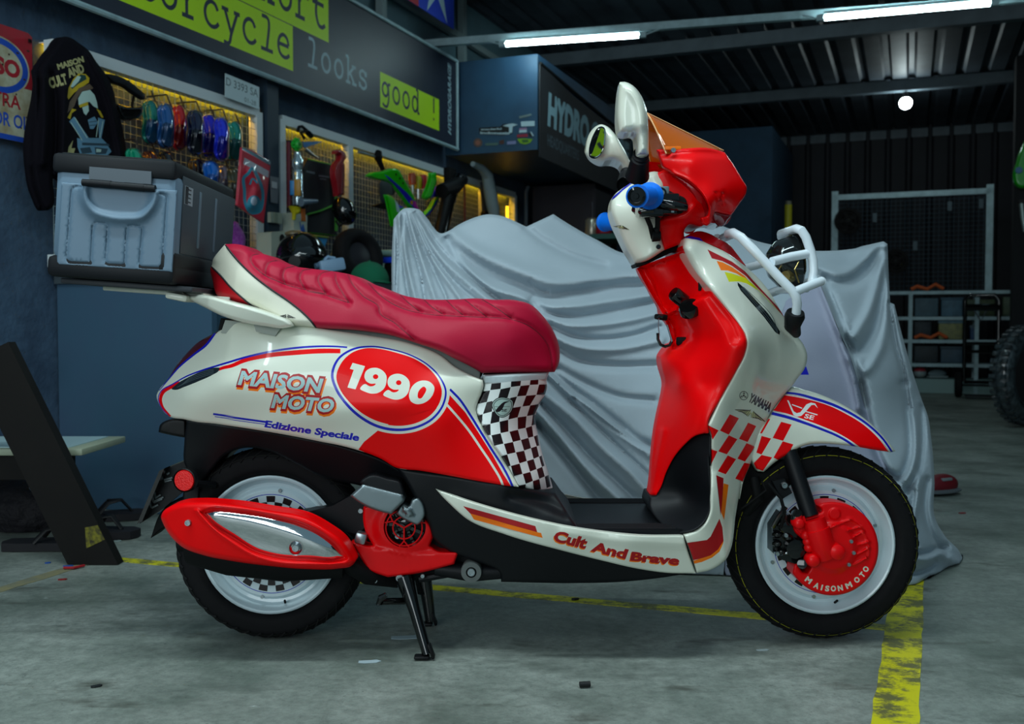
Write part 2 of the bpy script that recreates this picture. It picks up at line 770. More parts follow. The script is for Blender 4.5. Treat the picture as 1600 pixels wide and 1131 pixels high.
# ---------------------------------------------------------------- the room
def rich(name, build):
    m = bpy.data.materials.new(name); m.use_nodes = True
    nt = m.node_tree
    build(nt, nt.nodes['Principled BSDF'])
    return m


def N_(nt, typ, **kw):
    n = nt.nodes.new(typ)
    for k, v in kw.items():
        if k in n.inputs: n.inputs[k].default_value = v
        else: setattr(n, k, v)
    return n


def floor_mat(nt, b):
    tc = N_(nt, 'ShaderNodeTexCoord')
    def noise(scale, det, rough, stretch=(1, 1, 1)):
        mp = N_(nt, 'ShaderNodeMapping'); mp.inputs['Scale'].default_value = stretch
        nt.links.new(tc.outputs['Object'], mp.inputs['Vector'])
        n = N_(nt, 'ShaderNodeTexNoise', Scale=scale, Detail=det, Roughness=rough)
        nt.links.new(mp.outputs[0], n.inputs['Vector'])
        return n.outputs['Fac']
    def ramp(src, a, bb, lo=0.0, hi=1.0):
        r = N_(nt, 'ShaderNodeMapRange')
        r.inputs['From Min'].default_value = a; r.inputs['From Max'].default_value = bb
        r.inputs['To Min'].default_value = lo; r.inputs['To Max'].default_value = hi
        nt.links.new(src, r.inputs['Value']); return r.outputs[0]
    def mix(f, A, B):
        x = N_(nt, 'ShaderNodeMix', data_type='RGBA')
        nt.links.new(f, x.inputs['Factor'])
        for s, v in (('A', A), ('B', B)):
            if isinstance(v, tuple): x.inputs[s].default_value = (*v, 1)
            else: nt.links.new(v, x.inputs[s])
        return x.outputs['Result']
    base = mix(ramp(noise(2.2, 6, 0.65), 0.35, 0.65), lin('667168'), lin('a0a79f'))
    base = mix(ramp(noise(1.1, 5, 0.7, (1, 2.2, 1)), 0.52, 0.68, 0, 0.8), base, lin('475048'))
    base = mix(ramp(noise(38, 5, 0.8), 0.40, 0.68, 0, 0.55), base, lin('4e5450'))
    base = mix(ramp(noise(6.5, 5, 0.75, (1, 2, 1)), 0.68, 0.76, 0, 0.8), base, lin('c9d2d0'))
    base = mix(ramp(noise(3.1, 4, 0.6, (1, 2.5, 1)), 0.60, 0.70, 0, 0.7), base, lin('3a3a30'))
    base = mix(ramp(noise(120, 2, 0.5), 0.66, 0.74, 0, 0.5), base, lin('2f3330'))
    nt.links.new(base, b.inputs['Base Color'])
    nt.links.new(ramp(noise(5, 4, 0.6), 0.3, 0.7, 0.38, 0.62), b.inputs['Roughness'])
    bp = N_(nt, 'ShaderNodeBump', Strength=0.25, Distance=0.004)
    nt.links.new(noise(60, 5, 0.6), bp.inputs['Height'])
    nt.links.new(bp.outputs[0], b.inputs['Normal'])


def tape_mat(nt, b):
    tc = N_(nt, 'ShaderNodeTexCoord')
    mp = N_(nt, 'ShaderNodeMapping'); mp.inputs['Rotation'].default_value = (0, 0, 0.2); mp.inputs['Scale'].default_value = (1.3, 1.6, 1)
    nt.links.new(tc.outputs['Object'], mp.inputs[0])
    n = N_(nt, 'ShaderNodeTexNoise', Scale=9.0, Detail=8, Roughness=0.75)
    nt.links.new(mp.outputs[0], n.inputs['Vector'])
    r = N_(nt, 'ShaderNodeMapRange'); r.inputs['From Min'].default_value = 0.46; r.inputs['From Max'].default_value = 0.57
    nt.links.new(n.outputs['Fac'], r.inputs['Value'])
    x = N_(nt, 'ShaderNodeMix', data_type='RGBA')
    x.inputs['A'].default_value = (*lin('d8cf10'), 1); x.inputs['B'].default_value = (*lin('6b6a3c'), 1)
    nt.links.new(r.outputs[0], x.inputs['Factor'])
    nt.links.new(x.outputs['Result'], b.inputs['Base Color'])
    b.inputs['Roughness'].default_value = 0.5


M_FLOOR = rich('stained_concrete', floor_mat)
M_TAPE = rich('worn_yellow_tape', tape_mat)
M_WALL = mat('navy_plaster', '2e4258', 0.85, noise=(7, 0.7, '425c74', 5), bump=(30, 0.5, 0.01))
M_PANEL = mat('blue_painted_panel', '34566b', 0.6, noise=(2.0, 0.6, '3b4a66', 4))
M_DARK = mat('dark_cladding', '191b22', 0.7, noise=(3, 0.8, '101116', 3))
M_ROOF = mat('roof_sheet', '3c4650', 0.6, noise=(2.5, 0.9, '262c33', 4))
M_STEEL = mat('painted_steel', 'a3bfc6', 0.5, noise=(9, 0.5, '6d8287', 3))
M_WHITEST = mat('white_steel', 'c9d3d6', 0.45)
M_UPPER = mat('upper_wall_sheet', '51707a', 0.7, noise=(3, 0.6, '3d5058', 3))
M_BLUEBLK = mat('blue_block_paint', '26435a', 0.8, noise=(5, 0.6, '1f3547', 4), bump=(25, 0.4, 0.01))
M_BLACK = mat('black_plastic', '0a0b0d', 0.5, spec=.3, bump=(220, 0.12, 0.001))
M_BLACKG = mat('black_gloss', '08090a', 0.12, coat=0.5)
M_CHROME = mat('chrome', 'd9dde0', 0.05, metal=1.0)
M_ALU = mat('aluminium', 'a9b4b8', 0.32, metal=0.9)
M_LED = mat('yellow_led', 'ffdc2e', 0.5, emit='ffb410', estr=40.0)
M_LED2 = mat('yellow_led_end', 'ffdc2e', 0.5, emit='ffc020', estr=3.0)
M_TUBE = mat('tube_glow', 'ffffff', 0.5, emit='d8fbff', estr=34.0)
M_BULB = mat('bulb_glow', 'ffffff', 0.5, emit='e8fdff', estr=60.0)

HC = 3.25
SB = 10.8


def slab(name, pts, z, m, t=0.05):
    mb = MB().prism([Vector((p[0], p[1], z)) for p in pts], (0, 0, -t))
    return tag(mb.out(name, m, smooth=False), kind='structure')


q = [W(-7, -0.1, 0), W(SB + 0.1, -0.1, 0), W(SB + 0.1, 8.5, 0), W(-7, 8.5, 0)]
slab('floor', q, 0.0, M_FLOOR, 0.1)
mb = MB().prism([W(-7, 0, 0), W(SB, 0, 0), W(SB, 0, 2.72), W(-7, 0, 2.72)], -E2 * 0.1, 0)
mb.prism([W(-7, -0.02, 2.72), W(SB, -0.02, 2.72), W(SB, -0.02, HC + 0.1), W(-7, -0.02, HC + 0.1)], -E2 * 0.08, 1)
tag(mb.out('wall_left', [M_WALL, M_UPPER], smooth=False), kind='structure')

tag(MB().prism([W(-2, 8.5, 0), W(SB, 8.5, 0), W(SB, 8.5, HC + 0.1), W(-2, 8.5, HC + 0.1)], E2 * 0.1).out('wall_right', M_DARK, smooth=False), kind='structure')

# back wall: ribbed dark cladding
prof = []
k = 0.0
while k < 8.5:
    prof += [(k, 0), (k + 0.16, 0), (k + 0.19, -0.03), (k + 0.22, -0.03), (k + 0.25, 0)]
    k += 0.25
V = []; Fs = []
for (a, d) in prof:
    V += [W(SB + d, a, 0), W(SB + d, a, HC + 0.1)]
for i in range(len(prof) - 1):
    Fs.append((2 * i, 2 * i + 2, 2 * i + 3, 2 * i + 1))
b_ = MB(); b_.add(V, Fs); b_.prism([W(SB + 0.01, 0, 0), W(SB + 0.01, 8.5, 0), W(SB + 0.01, 8.5, HC + 0.1), W(SB + 0.01, 0, HC + 0.1)], E1 * 0.08)
tag(b_.out('wall_back', M_DARK, smooth=False), kind='structure')

# roof sheet with ribs running along the room, purlins across
prof = []
k = -0.1
while k < 8.5:
    prof += [(k, 0), (k + 0.13, 0), (k + 0.155, 0.035), (k + 0.2, 0.035), (k + 0.225, 0)]
    k += 0.225
V = []; Fs = []
for (a, d) in prof:
    V += [W(2.2, a, HC + d), W(SB + 0.1, a, HC + d)]
for i in range(len(prof) - 1):
    Fs.append((2 * i, 2 * i + 1, 2 * i + 3, 2 * i + 2))
b_ = MB(); b_.add(V, Fs); b_.prism([W(2.2, -0.1, HC + 0.04), W(SB + 0.1, -0.1, HC + 0.04), W(SB + 0.1, 8.5, HC + 0.04), W(2.2, 8.5, HC + 0.04)], (0, 0, 0.05))
tag(b_.out('ceiling', M_ROOF, smooth=False), kind='structure')


def sat(p):
    return (p - W0).dot(E1), (p - W0).dot(E2)


for i, (px, py) in enumerate([(1240, 61), (1240, 152), (1240, 224)]):
    s_, _o = sat(onplane(px, py, (0, 0, HC - 0.09), (0, 0, 1)))
    mb = MB()
    mb.box(W(s_, 4.2, HC - 0.06), (8.5, 0.06, 0.11), ax=(E2, E1, Vector((0, 0, 1))))
    mb.box(W(s_ + 0.03, 4.2, HC - 0.11), (8.5, 0.09, 0.006), ax=(E2, E1, Vector((0, 0, 1))))
    tag(mb.out('trim_%d' % (i + 1), mat('purlin_steel', '4e5a62', 0.55, noise=(6, 0.6, '39434a', 3)), smooth=False), kind='structure')
# upper wall framing above the slogan banner
mb = MB()
for px in (598, 724):
    p = onwall(px, 40, 0.03); s_, _o = sat(p)
    mb.box(W(s_, 0.02, (2.72 + HC) / 2), (0.06, 0.05, HC - 2.72), ax=(E1, E2, Vector((0, 0, 1))))
mb.box(W(2.0, 0.03, 2.93), (6, 0.04, 0.05), ax=(E1, E2, Vector((0, 0, 1))))
tag(mb.out('trim_4', mat('wall_frame', '77888a', 0.6), smooth=False), kind='structure')

# blue block in the far corner
SBK = 8.6
a0 = sat(oncross(1060, 200, SBK))[1]; a1 = sat(oncross(1207, 197, SBK))[1]
a0 = a1 - 1.15
zt = oncross(1207, 197, SBK).z
mb = MB().prism([W(SBK, a0, 0), W(SBK, a1, 0), W(SBK, a1, zt), W(SBK, a0, zt)], E1 * (SB - SBK - 0.05))
tag(mb.out('wall_block', M_BLUEBLK, smooth=False), kind='structure')

# floor tape
def tape(name, p, q, w, label, w2=None):
    d = (q - p).normalized(); n = Vector((-d.y, d.x, 0))
    k = max(2, int((q - p).length / 0.06))
    L = []; Rr = []
    for i in range(k + 1):
        c = p + (q - p) * (i / k)
        L.append(c + n * (w / 2 + R.uniform(-0.003, 0.002))); Rr.append(c - n * (w / 2 + R.uniform(-0.003, 0.002)))
    V = [v + Vector((0, 0, 0.0012)) for v in L + Rr] 
    Fs = [(i, i + 1, k + 2 + i, k + 1 + i) for i in range(k)]
    mb = MB(); mb.add(V, Fs)
    o = mb.out(name, M_TAPE, smooth=False)
    md = o.modifiers.new('s', 'SOLIDIFY'); md.thickness = 0.001; md.offset = -1
    return tag(o, label, 'floor tape')


pA, pB = onfloor(170, 873), onfloor(1383, 980.4)
tape('floor_tape', pA, pB, 0.05, 'narrow yellow tape line running under the scooter across the floor')
pC, pD = onfloor(1398, 1131), onfloor(1418, 925)
dv = (pD - pC).normalized()
tape('floor_tape', pC - dv * 0.5, pD + dv * 0.15, 0.085, 'wide scuffed yellow tape strip passing in front of the front wheel')
tape('floor_tape', onfloor(-60, 940), onfloor(135, 880), 0.05, 'faded tan tape line on the floor at the black trestle leg')
bpy.data.objects['floor_tape.002'].data.materials[0] = mat('old_tape', '8d8560', 0.7, noise=(20, 0.8, '6d7268', 4))

# ---------------------------------------------------------------- ceiling lights
pl0, pl1 = onplane(662, 69, (0, 0, 2.76), (0, 0, 1)), onplane(1640, -5, (0, 0, 2.76), (0, 0, 1))
mb = MB(); d = (pl1 - pl0).normalized(); nn_ = Vector((-d.y, d.x, 0))
mb.box((pl0 + pl1) / 2, ((pl1 - pl0).length, 0.045, 0.05), ax=(d, nn_, Vector((0, 0, 1))))
tag(mb.out('light_beam', M_STEEL, smooth=False), 'pale grey steel bar crossing under the roof and carrying two tube lights', 'beam')
for (a, b, lab) in (((790, 70), (999, 56), 'glowing tube light on the beam above the dark wall cabinet'),
                    ((1287, 29), (1548, 6), 'glowing tube light at the right end of the beam above the far bulb')):
    A = onplane(*a, (0, 0, 2.695), (0, 0, 1)); B = onplane(*b, (0, 0, 2.695), (0, 0, 1))
    A.z = B.z = 2.70
    t = empty('tube_light', (A + B) / 2, lab, 'tube light', 'tube lights on the beam')
    dd = (B - A).normalized()
    m1 = MB().tube([A, B], 0.019, 12); m1.out('glass_tube', M_TUBE, t)
    m2 = MB()
    for e, sg in ((A, -1), (B, 1)):
        m2.box(e + dd * sg * 0.02, (0.05, 0.035, 0.04), ax=(dd, Vector((-dd.y, dd.x, 0)), Vector((0, 0, 1))))
        m2.tube([e + dd * sg * 0.04, e + dd * sg * 0.13 + Vector((0, 0, 0.03))], 0.005, 6)
    m2.box((A + B) / 2 + Vector((0, 0, 0.028)), ((B - A).length, 0.03, 0.02), ax=(dd, Vector((-dd.y, dd.x, 0)), Vector((0, 0, 1))))
    m2.out('holder', M_STEEL, t)
s_, o_ = sat(onplane(1240, 152, (0, 0, HC - 0.09), (0, 0, 1)))
ctr = onplane(1415, 161, W(s_ + 0.02, 0, 0), E1)
t = empty('light_bulb', ctr, 'round white glowing bulb hanging under a roof purlin at the right', 'light bulb')
MB().ball(ctr, 0.062, 20).out('glass_globe', M_BULB, t)
MB().lathe([(0.0, 0.05), (0.03, 0.05), (0.034, 0.07), (0.026, 0.09), (0.02, 0.11), (0.006, 0.115), (0.006, HC - .1125 - ctr.z)], ctr, (0, 0, 1), 14).out('lamp_socket', M_BLACK, t)

# ---------------------------------------------------------------- slogan banner with typewriter letters
GL = {
 'h': [[(.12, 0), (.12, .72)], [(.12, .34), (.2, .46), (.34, .49), (.43, .38), (.44, 0)], [(.0, 0), (.24, 0)], [(.32, 0), (.56, 0)], [(.0, .71), (.13, .71)]],
 'o': ['O', .3, .25, .2, .24],
 'r': [[(.18, 0), (.18, .48)], [(.18, .3), (.28, .45), (.4, .49), (.52, .44)], [(.04, 0), (.38, 0)], [(.05, .48), (.19, .48)]],
 't': [[(.22, .64), (.22, .14), (.3, .02), (.42, .01), (.53, .08)], [(.05, .47), (.48, .47)]],
 'c': [[(.5, .36), (.42, .47), (.3, .5), (.16, .42), (.1, .25), (.16, .08), (.3, 0), (.44, .03), (.53, .11)]],
 'y': [[(.1, .48), (.31, .02)], [(.51, .48), (.31, .02), (.22, -.2), (.06, -.2)], [(.0, .48), (.22, .48)], [(.4, .48), (.6, .48)]],
 'l': [[(.12, .71), (.3, .71), (.3, 0)], [(.08, 0), (.52, 0)]],
 'e': [[(.1, .27), (.5, .27)], [(.5, .29), (.44, .44), (.3, .5), (.16, .42), (.1, .25), (.16, .07), (.3, 0), (.44, .02), (.53, .09)]],
 'k': [[(.14, 0), (.14, .71)], [(.14, .2), (.46, .48)], [(.24, .28), (.48, 0)], [(.02, .71), (.15, .71)], [(.02, 0), (.26, 0)], [(.36, 0), (.6, 0)], [(.34, .48), (.56, .48)]],
 's': [[(.47, .36), (.4, .47), (.24, .49), (.13, .4), (.17, .3), (.3, .26), (.45, .2), (.49, .1), (.4, .01), (.24, .0), (.12, .1)], [(.48, .5), (.48, .35)], [(.11, .15), (.11, .0)]],
 'g': ['O', .26, .29, .17, .19, [(.44, .48), (.44, -.06), (.36, -.19), (.22, -.2), (.1, -.14)], [(.43, .48), (.57, .48)]],
 'd': ['O', .25, .25, .17, .23, [(.44, .71), (.44, 0)], [(.32, .71), (.45, .71)], [(.43, 0), (.56, 0)]],
 'm': [[(.1, 0), (.1, .48)], [(.1, .36), (.17, .47), (.26, .47), (.3, .38), (.3, 0)], [(.3, .36), (.37, .47), (.46, .47), (.51, .38), (.51, 0)], [(.0, 0), (.18, 0)], [(.0, .48), (.1, .48)], [(.44, 0), (.6, 0)]],
 '!': [[(.3, .72), (.3, .22)], [(.3, .06), (.3, -.01)]],
 ' ': [],
}


def typed(word, x, y, em, adv, mi, w=0.085):
    L = []
    for ch in word:
        g = GL[ch]
        k = 0
        if g and g[0] == 'O':
            _, cx, cy, rx, ry = g[:5]
            a = np.linspace(0, 2 * PI, 24, endpoint=False)
            pts = [(x + (cx + rx * math.cos(q)) * em, y + (cy + ry * math.sin(q)) * em) for q in a]
            L.append((stroke(pts, w * em, True, False), mi)); k = 5
        for st in g[k:]:
            L.append((stroke([(x + p[0] * em, y + p[1] * em) for p in st], w * em, False, len(st) > 2, em * 0.06), mi))
        x += adv
    return L


M_BAN = mat('banner_vinyl', '1b2335', 0.5, noise=(4, 0.5, '232c3c', 3))
M_LIME = mat('lime_print', 'c2ec00', 0.55)
M_INK = mat('banner_ink', '1d2740', 0.55)
M_PALE = mat('pale_print', '9fb9c1', 0.55)
OB = W(0, 0.12, 0)
UZ = Vector((0, 0, 1))
bw = empty('slogan_banner', W(1.5, 0.1, 2.3), 'long dark slogan banner with typewriter words on lime boxes', 'banner')
lay = [(pg(rect(0.95, 2.36, 1.88, 2.62)), 1), (pg(rect(-0.2, 2.115, 1.52, 2.355)), 1), (pg(rect(2.48, 2.115, 3.33, 2.335)), 1)]
lay += typed('short', 1.04, 2.425, 0.27, 0.165, 2)
lay += typed('motorcycle', 0.03, 2.17, 0.235, 0.148, 2)
lay += typed('looks', 1.65, 2.185, 0.21, 0.138, 3)
lay += typed('good !', 2.49, 2.175, 0.215, 0.138, 2)
hg = wtext('HYDROGARAGE', 0, 0, 0.5, 0.055, 0.03, 0.25)
hg = np.stack([3.53 - hg[..., 1], 2.12 + hg[..., 0]], -1)
lay.append((hg, 3))
sign('banner_sheet', rect(-1.2, 2.04, 3.61, 2.665), lay, OB, E1, UZ, [M_BAN, M_LIME, M_INK, M_PALE], 0.03, bw)
bm_ = MB().tube([W(-1.2, 0.13, 2.03), W(3.62, 0.13, 2.03)], 0.014, 8).tube([W(-1.2, 0.13, 2.672), W(3.62, 0.13, 2.672)], 0.012, 8).tube([W(3.615, 0.13, 2.03), W(3.615, 0.13, 2.672)], 0.01, 8)
bm_.out('hem_rod', M_STEEL, bw)

# star flag high on the wall
so = empty('star_flag', W(3.0, 0.2, 3.0), 'blue and red flag with a white star hung high over the banner end', 'flag')
st = []
for i in range(10):
    a = PI / 2 + i * PI / 5; r_ = 0.30 if i % 2 == 0 else 0.10
    st.append((3.14 + r_ * 0.9 * math.cos(a), 3.09 + r_ * math.sin(a)))
sign('flag_cloth', rect(2.3, 2.84, 3.41, 3.24), [(pg(rect(2.3, 2.84, 2.86, 3.24)), 1), (pg([(2.56, 2.84), (2.64, 2.84), (2.5, 3.24), (2.42, 3.24)]), 2), (pg(st), 2)],
     W(0, 0.2, 0), E1, UZ, [mat('flag_blue', '1b3fc0', 0.7), mat('flag_red', 'b0283a', 0.7), mat('flag_white', 'a8c4cc', 0.7)], 0.004, so)
MB().tube([W(2.28, 0.195, 3.24), W(3.43, 0.195, 3.24)], 0.008, 8).out('flag_rod', M_STEEL, so)

# ================================================================ the scooter
M_CREAM = mat('cream_paint', 'dfe2d2', 0.28, coat=0.5)
M_RED = mat('red_paint', 'f00004', 0.34, coat=0.08, spec=0.2)
M_DKRED = mat('deep_red_paint', 'b0000c', 0.25, coat=0.2, spec=0.3)
M_BLUE = mat('blue_stripe', '0a10b4', 0.3, coat=0.3)
M_WHITE = mat('white_vinyl', 'e6ebe8', 0.35, coat=0.2)
M_ORANGE = mat('orange_vinyl', 'ff7a00', 0.35)
M_YELLOW = mat('yellow_vinyl', 'd8da00', 0.35)
M_TEALW = mat('pale_teal_vinyl', 'a9c9c8', 0.35)
M_CRIMV = mat('crimson_vinyl', 'b00a14', 0.35)
M_CHKB = mat('check_black', '1a0f12', 0.3)
M_LEATHER = mat('red_leather', 'b00832', 0.52, spec=.3, bump=(420, 0.35, 0.0006), noise=(8, 0.3, '9c062b', 2))
M_SEATW = mat('cream_leather', 'd9d7c5', 0.5, bump=(420, 0.25, 0.0005))
M_SEATR = mat('bright_red_leather', 'c00a1c', 0.45)
M_STITCH = mat('stitch_thread', '2a0a12', 0.7)
M_PIPE = mat('black_piping', '15151a', 0.55)
M_SATIN = mat('satin_black', '0c0e12', 0.48, spec=.3, bump=(300, 0.1, 0.0006))
M_MATTE = mat('matte_black', '08090a', 0.7, spec=.25)
M_RUBBER = mat('tyre_rubber', '0e0e10', 0.75, spec=.22, noise=(40, 0.4, '161618', 3), bump=(150, 0.2, 0.001))
M_TYELLOW = mat('tyre_yellow_line', 'a5a41e', 0.6)
M_RIM = mat('white_rim', 'cfe0e6', 0.25, coat=0.4)
M_RED2 = mat('red_engine_paint', 'e60008', 0.38, coat=0.1, spec=.25)
M_LENSR = mat('tail_lens', '4a0408', 0.12, coat=0.8)
M_SMOKE = mat('smoked_lens', '1c2124', 0.12, coat=0.8)
M_SMOKE2 = mat('smoked_lens_ribs', '4a565a', 0.2, coat=0.5)
M_REFL = mat('reflector_red', 'e21010', 0.3, coat=0.6, bump=(260, 0.9, 0.002))
M_GRIP = mat('blue_rubber', '0072e6', 0.55, spec=.25)
M_CARRIER = mat('carrier_white', 'dfe9f0', 0.25, coat=0.3)

SK = empty('motor_scooter', (0, 0, 0), 'cream and red retro scooter with race number and checkered decals', 'motor scooter')

# ---------------------------------------------------------------- tail cowl
A = lambda p: Z(240, 490, .15911, p)
B8 = lambda p: Z(350, 640, .21875, p)
CK = lambda p: Z(690, 570, .18573, p)
tail_out = (A([(30, 800), (50, 755), (150, 630), (200, 545), (330, 385), (440, 278), (540, 222), (600, 190), (640, 172), (700, 138), (735, 75, 1)])
            + [(380, 503), (430, 506), (470, 509), (520, 516), (575, 524), (640, 536), (690, 556)] + CK([(110, 15), (240, 85), (345, 130, 1), (352, 170), (338, 235), (300, 325), (288, 380), (300, 430), (340, 510), (430, 670), (500, 765), (600, 935), (648, 1025, 1)])
            + CK([(580, 1020), (300, 975), (0, 920)]) + B8([(1400, 435), (1220, 410), (1130, 355), (1050, 320), (960, 290), (850, 260), (700, 230), (500, 190), (300, 155), (0, 110)])
            + A([(400, 1060), (300, 1037), (165, 1015), (140, 1000), (90, 950), (50, 880)]))
E9 = lambda p: Z(500, 530, .14151, p)
ring = E9([(135, 400), (200, 220), (350, 115), (560, 80), (800, 115), (1000, 175), (1200, 290), (1330, 430), (1388, 570), (1360, 720), (1250, 870), (1080, 965), (880, 1000), (650, 965), (450, 860), (280, 700), (180, 550)])
rin = E9([(180, 420), (230, 270), (350, 150), (500, 100), (650, 105), (850, 150), (1050, 220), (1200, 320), (1310, 460), (1345, 570), (1320, 700), (1220, 830), (1080, 910), (900, 950), (700, 925), (500, 840), (330, 700), (220, 550)])
M6 = lambda p: Z(360, 540, .14144, p)
dec = []
# lower red field with its white line and blue line
dec.append((pg(B8([(960, 285), (1000, 230), (1100, 148), (1250, 60)]) + E9([(1380, 730), (1420, 640)]) + CK([(52, 290), (65, 250), (200, 400), (330, 600), (430, 760), (520, 920), (590, 1030), (300, 980), (0, 930)]) + B8([(1400, 440), (1220, 415), (1130, 358), (1050, 323)])), 1))
dec.append((stroke(CK([(40, 330), (120, 420), (220, 540), (330, 700), (430, 850), (505, 985), (520, 1030)]), 3.6), 0))
dec.append((stroke(CK([(65, 235), (150, 320), (240, 440), (330, 575), (430, 735), (510, 870), (560, 960), (590, 1030)]), 1.5), 4))
dec.append((stroke(CK([(70, 205), (150, 288), (240, 420), (330, 565), (430, 725), (520, 865), (570, 960), (600, 1030)]), 3.6), 2))
# ring
dec.append((pg(spline(ring)) if False else stroke(ring, 12.5, True), 0))
dec.append((stroke(ring, [4.2, 3.4, 3.2, 2.4, 2.0, 2.0, 2.2, 2.6, 3.0, 3.4, 3.8, 4.2, 4.4, 4.4, 4.4, 4.3, 4.2], True), 2))
dec.append((pg(rin, True), 1))
one = E9([(360, 260), (497, 297), (392, 553), (303, 532), (372, 338), (330, 326)])
nine = [(620, 315), (690, 345), (732, 400), (735, 460), (705, 545), (640, 592), (570, 600), (500, 580), (443, 548), (497, 493), (550, 520), (600, 510), (618, 492), (560, 490), (505, 455), (490, 410), (510, 350), (560, 320)]
dec.append((pg(one), 3))
for ox, oy in ((0, 0), (255, 66)):
    dec.append((pg(E9([(a + ox, b + oy) for a, b in nine]), True, 3), 3))
    dec.append((oval(*E9([(614 + ox, 413 + oy)])[0], 4.2, 3.8), 1))
dec.append((pg(E9([(1130, 455), (1220, 475), (1262, 530), (1250, 600), (1200, 670), (1120, 712), (1060, 715), (1000, 680), (983, 630), (1000, 550), (1060, 480)]), True, 3), 3))
dec.append((pg(E9([(1150, 522), (1172, 545), (1150, 610), (1110, 655), (1085, 650), (1078, 610), (1105, 550)]), True, 3), 1))
# upper stripes
dec.append((stroke(A([(165, 1010), (80, 905), (68, 830), (90, 775), (180, 715), (260, 680)]), [3, 4.5, 5, 5.5, 5.5, 6]), 1))
dec.append((stroke(A([(600, 560), (690, 530)]) + M6([(0, 226), (150, 165), (400, 110), (700, 78), (1000, 59), (1100, 58), (1215, 60)]), [4, 6, 6.5, 7, 7.6, 7.6, 7]), 1))
dec.append((stroke(A([(150, 1010), (60, 890), (46, 820), (70, 765), (190, 690), (330, 612), (480, 555), (640, 506)]) + M6([(0, 177), (150, 132), (300, 95), (500, 55), (700, 27), (1000, 7), (1150, 8), (1290, 18)]), [1, 1.4, 1.8, 2.4, 2.8, 3.2, 3.4, 3.4, 3.2, 2.8, 2.4]), 2))
# lens areas
dec.append((pg(A([(600, 190), (640, 172), (585, 225), (510, 312), (400, 402), (250, 530), (150, 645), (60, 752), (120, 660), (195, 545), (330, 380), (440, 270), (540, 215)])), 5))
dec.append((stroke(A([(605, 190), (515, 308), (400, 398), (250, 525), (150, 640), (55, 756)]), [3.4, 3.6, 3, 2.4, 1.8, 1.2]), 2))
dec.append((pg(A([(178, 742), (230, 690), (350, 620), (500, 555), (600, 530), (650, 535), (640, 560), (580, 600), (450, 660), (300, 720), (220, 748)]), True, 3), 6))
for k in range(4):
    o_ = k * 13
    dec.append((stroke(A([(230 + o_, 722 - k * 6), (400, 645 - o_ * 1.2), (590, 585 - o_ * 1.1)]), 0.7), 7))
# lettering
for i_, (wd, a, b, cap) in enumerate((('MAISON', M6([(80, 425)])[0], M6([(985, 515)])[0], 22), ('MOTO', M6([(448, 680)])[0], M6([(1125, 735)])[0], 21))):
    for off, bold, mi in ((3.0, 0.10, 8), (0, 0.10, 9), (0, 0.035, 10)):
        g = (bold - 0.035) * 30
        dec += [(q_, mi) for q_ in letters(text(wd, (a[0] - g + off * 0.2, a[1] + off * 1.1 + g * 0.7), (b[0] + g + off * 0.5, b[1] + off * 1.1 + g * 0.8), cap + g * 1.6, 0.2, bold))]
dec += [(q_, 2) for q_ in letters(text('Edizione Speciale', B8([(288, 122)])[0], B8([(962, 222)])[0], 10.5, 0.12, 0.045))]
dec.append((stroke(A([(585, 985), (800, 1015)]) + B8([(0, 47), (300, 88)]), 3.2, False, False), 2))
dec.append((stroke(A([(600, 1010), (800, 1040)]) + B8([(0, 64), (290, 104)]), 1.2, False, False), 2))
TAILC = [(246, 618, -.03), (300, 550, -.055), (345, 515, -.09), (266, 650, -.06), (290, 620, -.10), (360, 600, -.15), (450, 605, -.178), (450, 520, -.135), (600, 530, -.135),
         (600, 610, -.188), (700, 565, -.135), (752, 600, -.15), (745, 645, -.15), (700, 650, -.185), (620, 725, -.165), (795, 752, -.175), (450, 675, -.14), (340, 660, -.10), (700, 735, -.18), (530, 690, -.15), (360, 540, -.115)]
tail = panel('tail_cowl', tail_out, TAILC, [M_CREAM, M_RED, M_BLUE, M_CREAM, M_CREAM, M_LENSR, M_SMOKE, M_SMOKE2, M_ORANGE, M_CRIMV, M_TEALW], SK, 9, 5, .006, dec,
             bumps=[([(360, 690), (470, 655), (560, 640), (640, 625), (700, 600), (757, 595)], .007, 22)])

# ---------------------------------------------------------------- checkered panel under the seat
chk_out = CK([(345, 85, 1), (905, 62, 1), (885, 120), (888, 190), (850, 290), (795, 400), (790, 480), (815, 600), (850, 760), (900, 920), (940, 1050, 1), (900, 1062), (640, 1025, 1), (600, 935), (500, 765), (430, 670), (340, 510), (300, 430), (288, 380), (300, 325), (338, 235), (355, 170)])
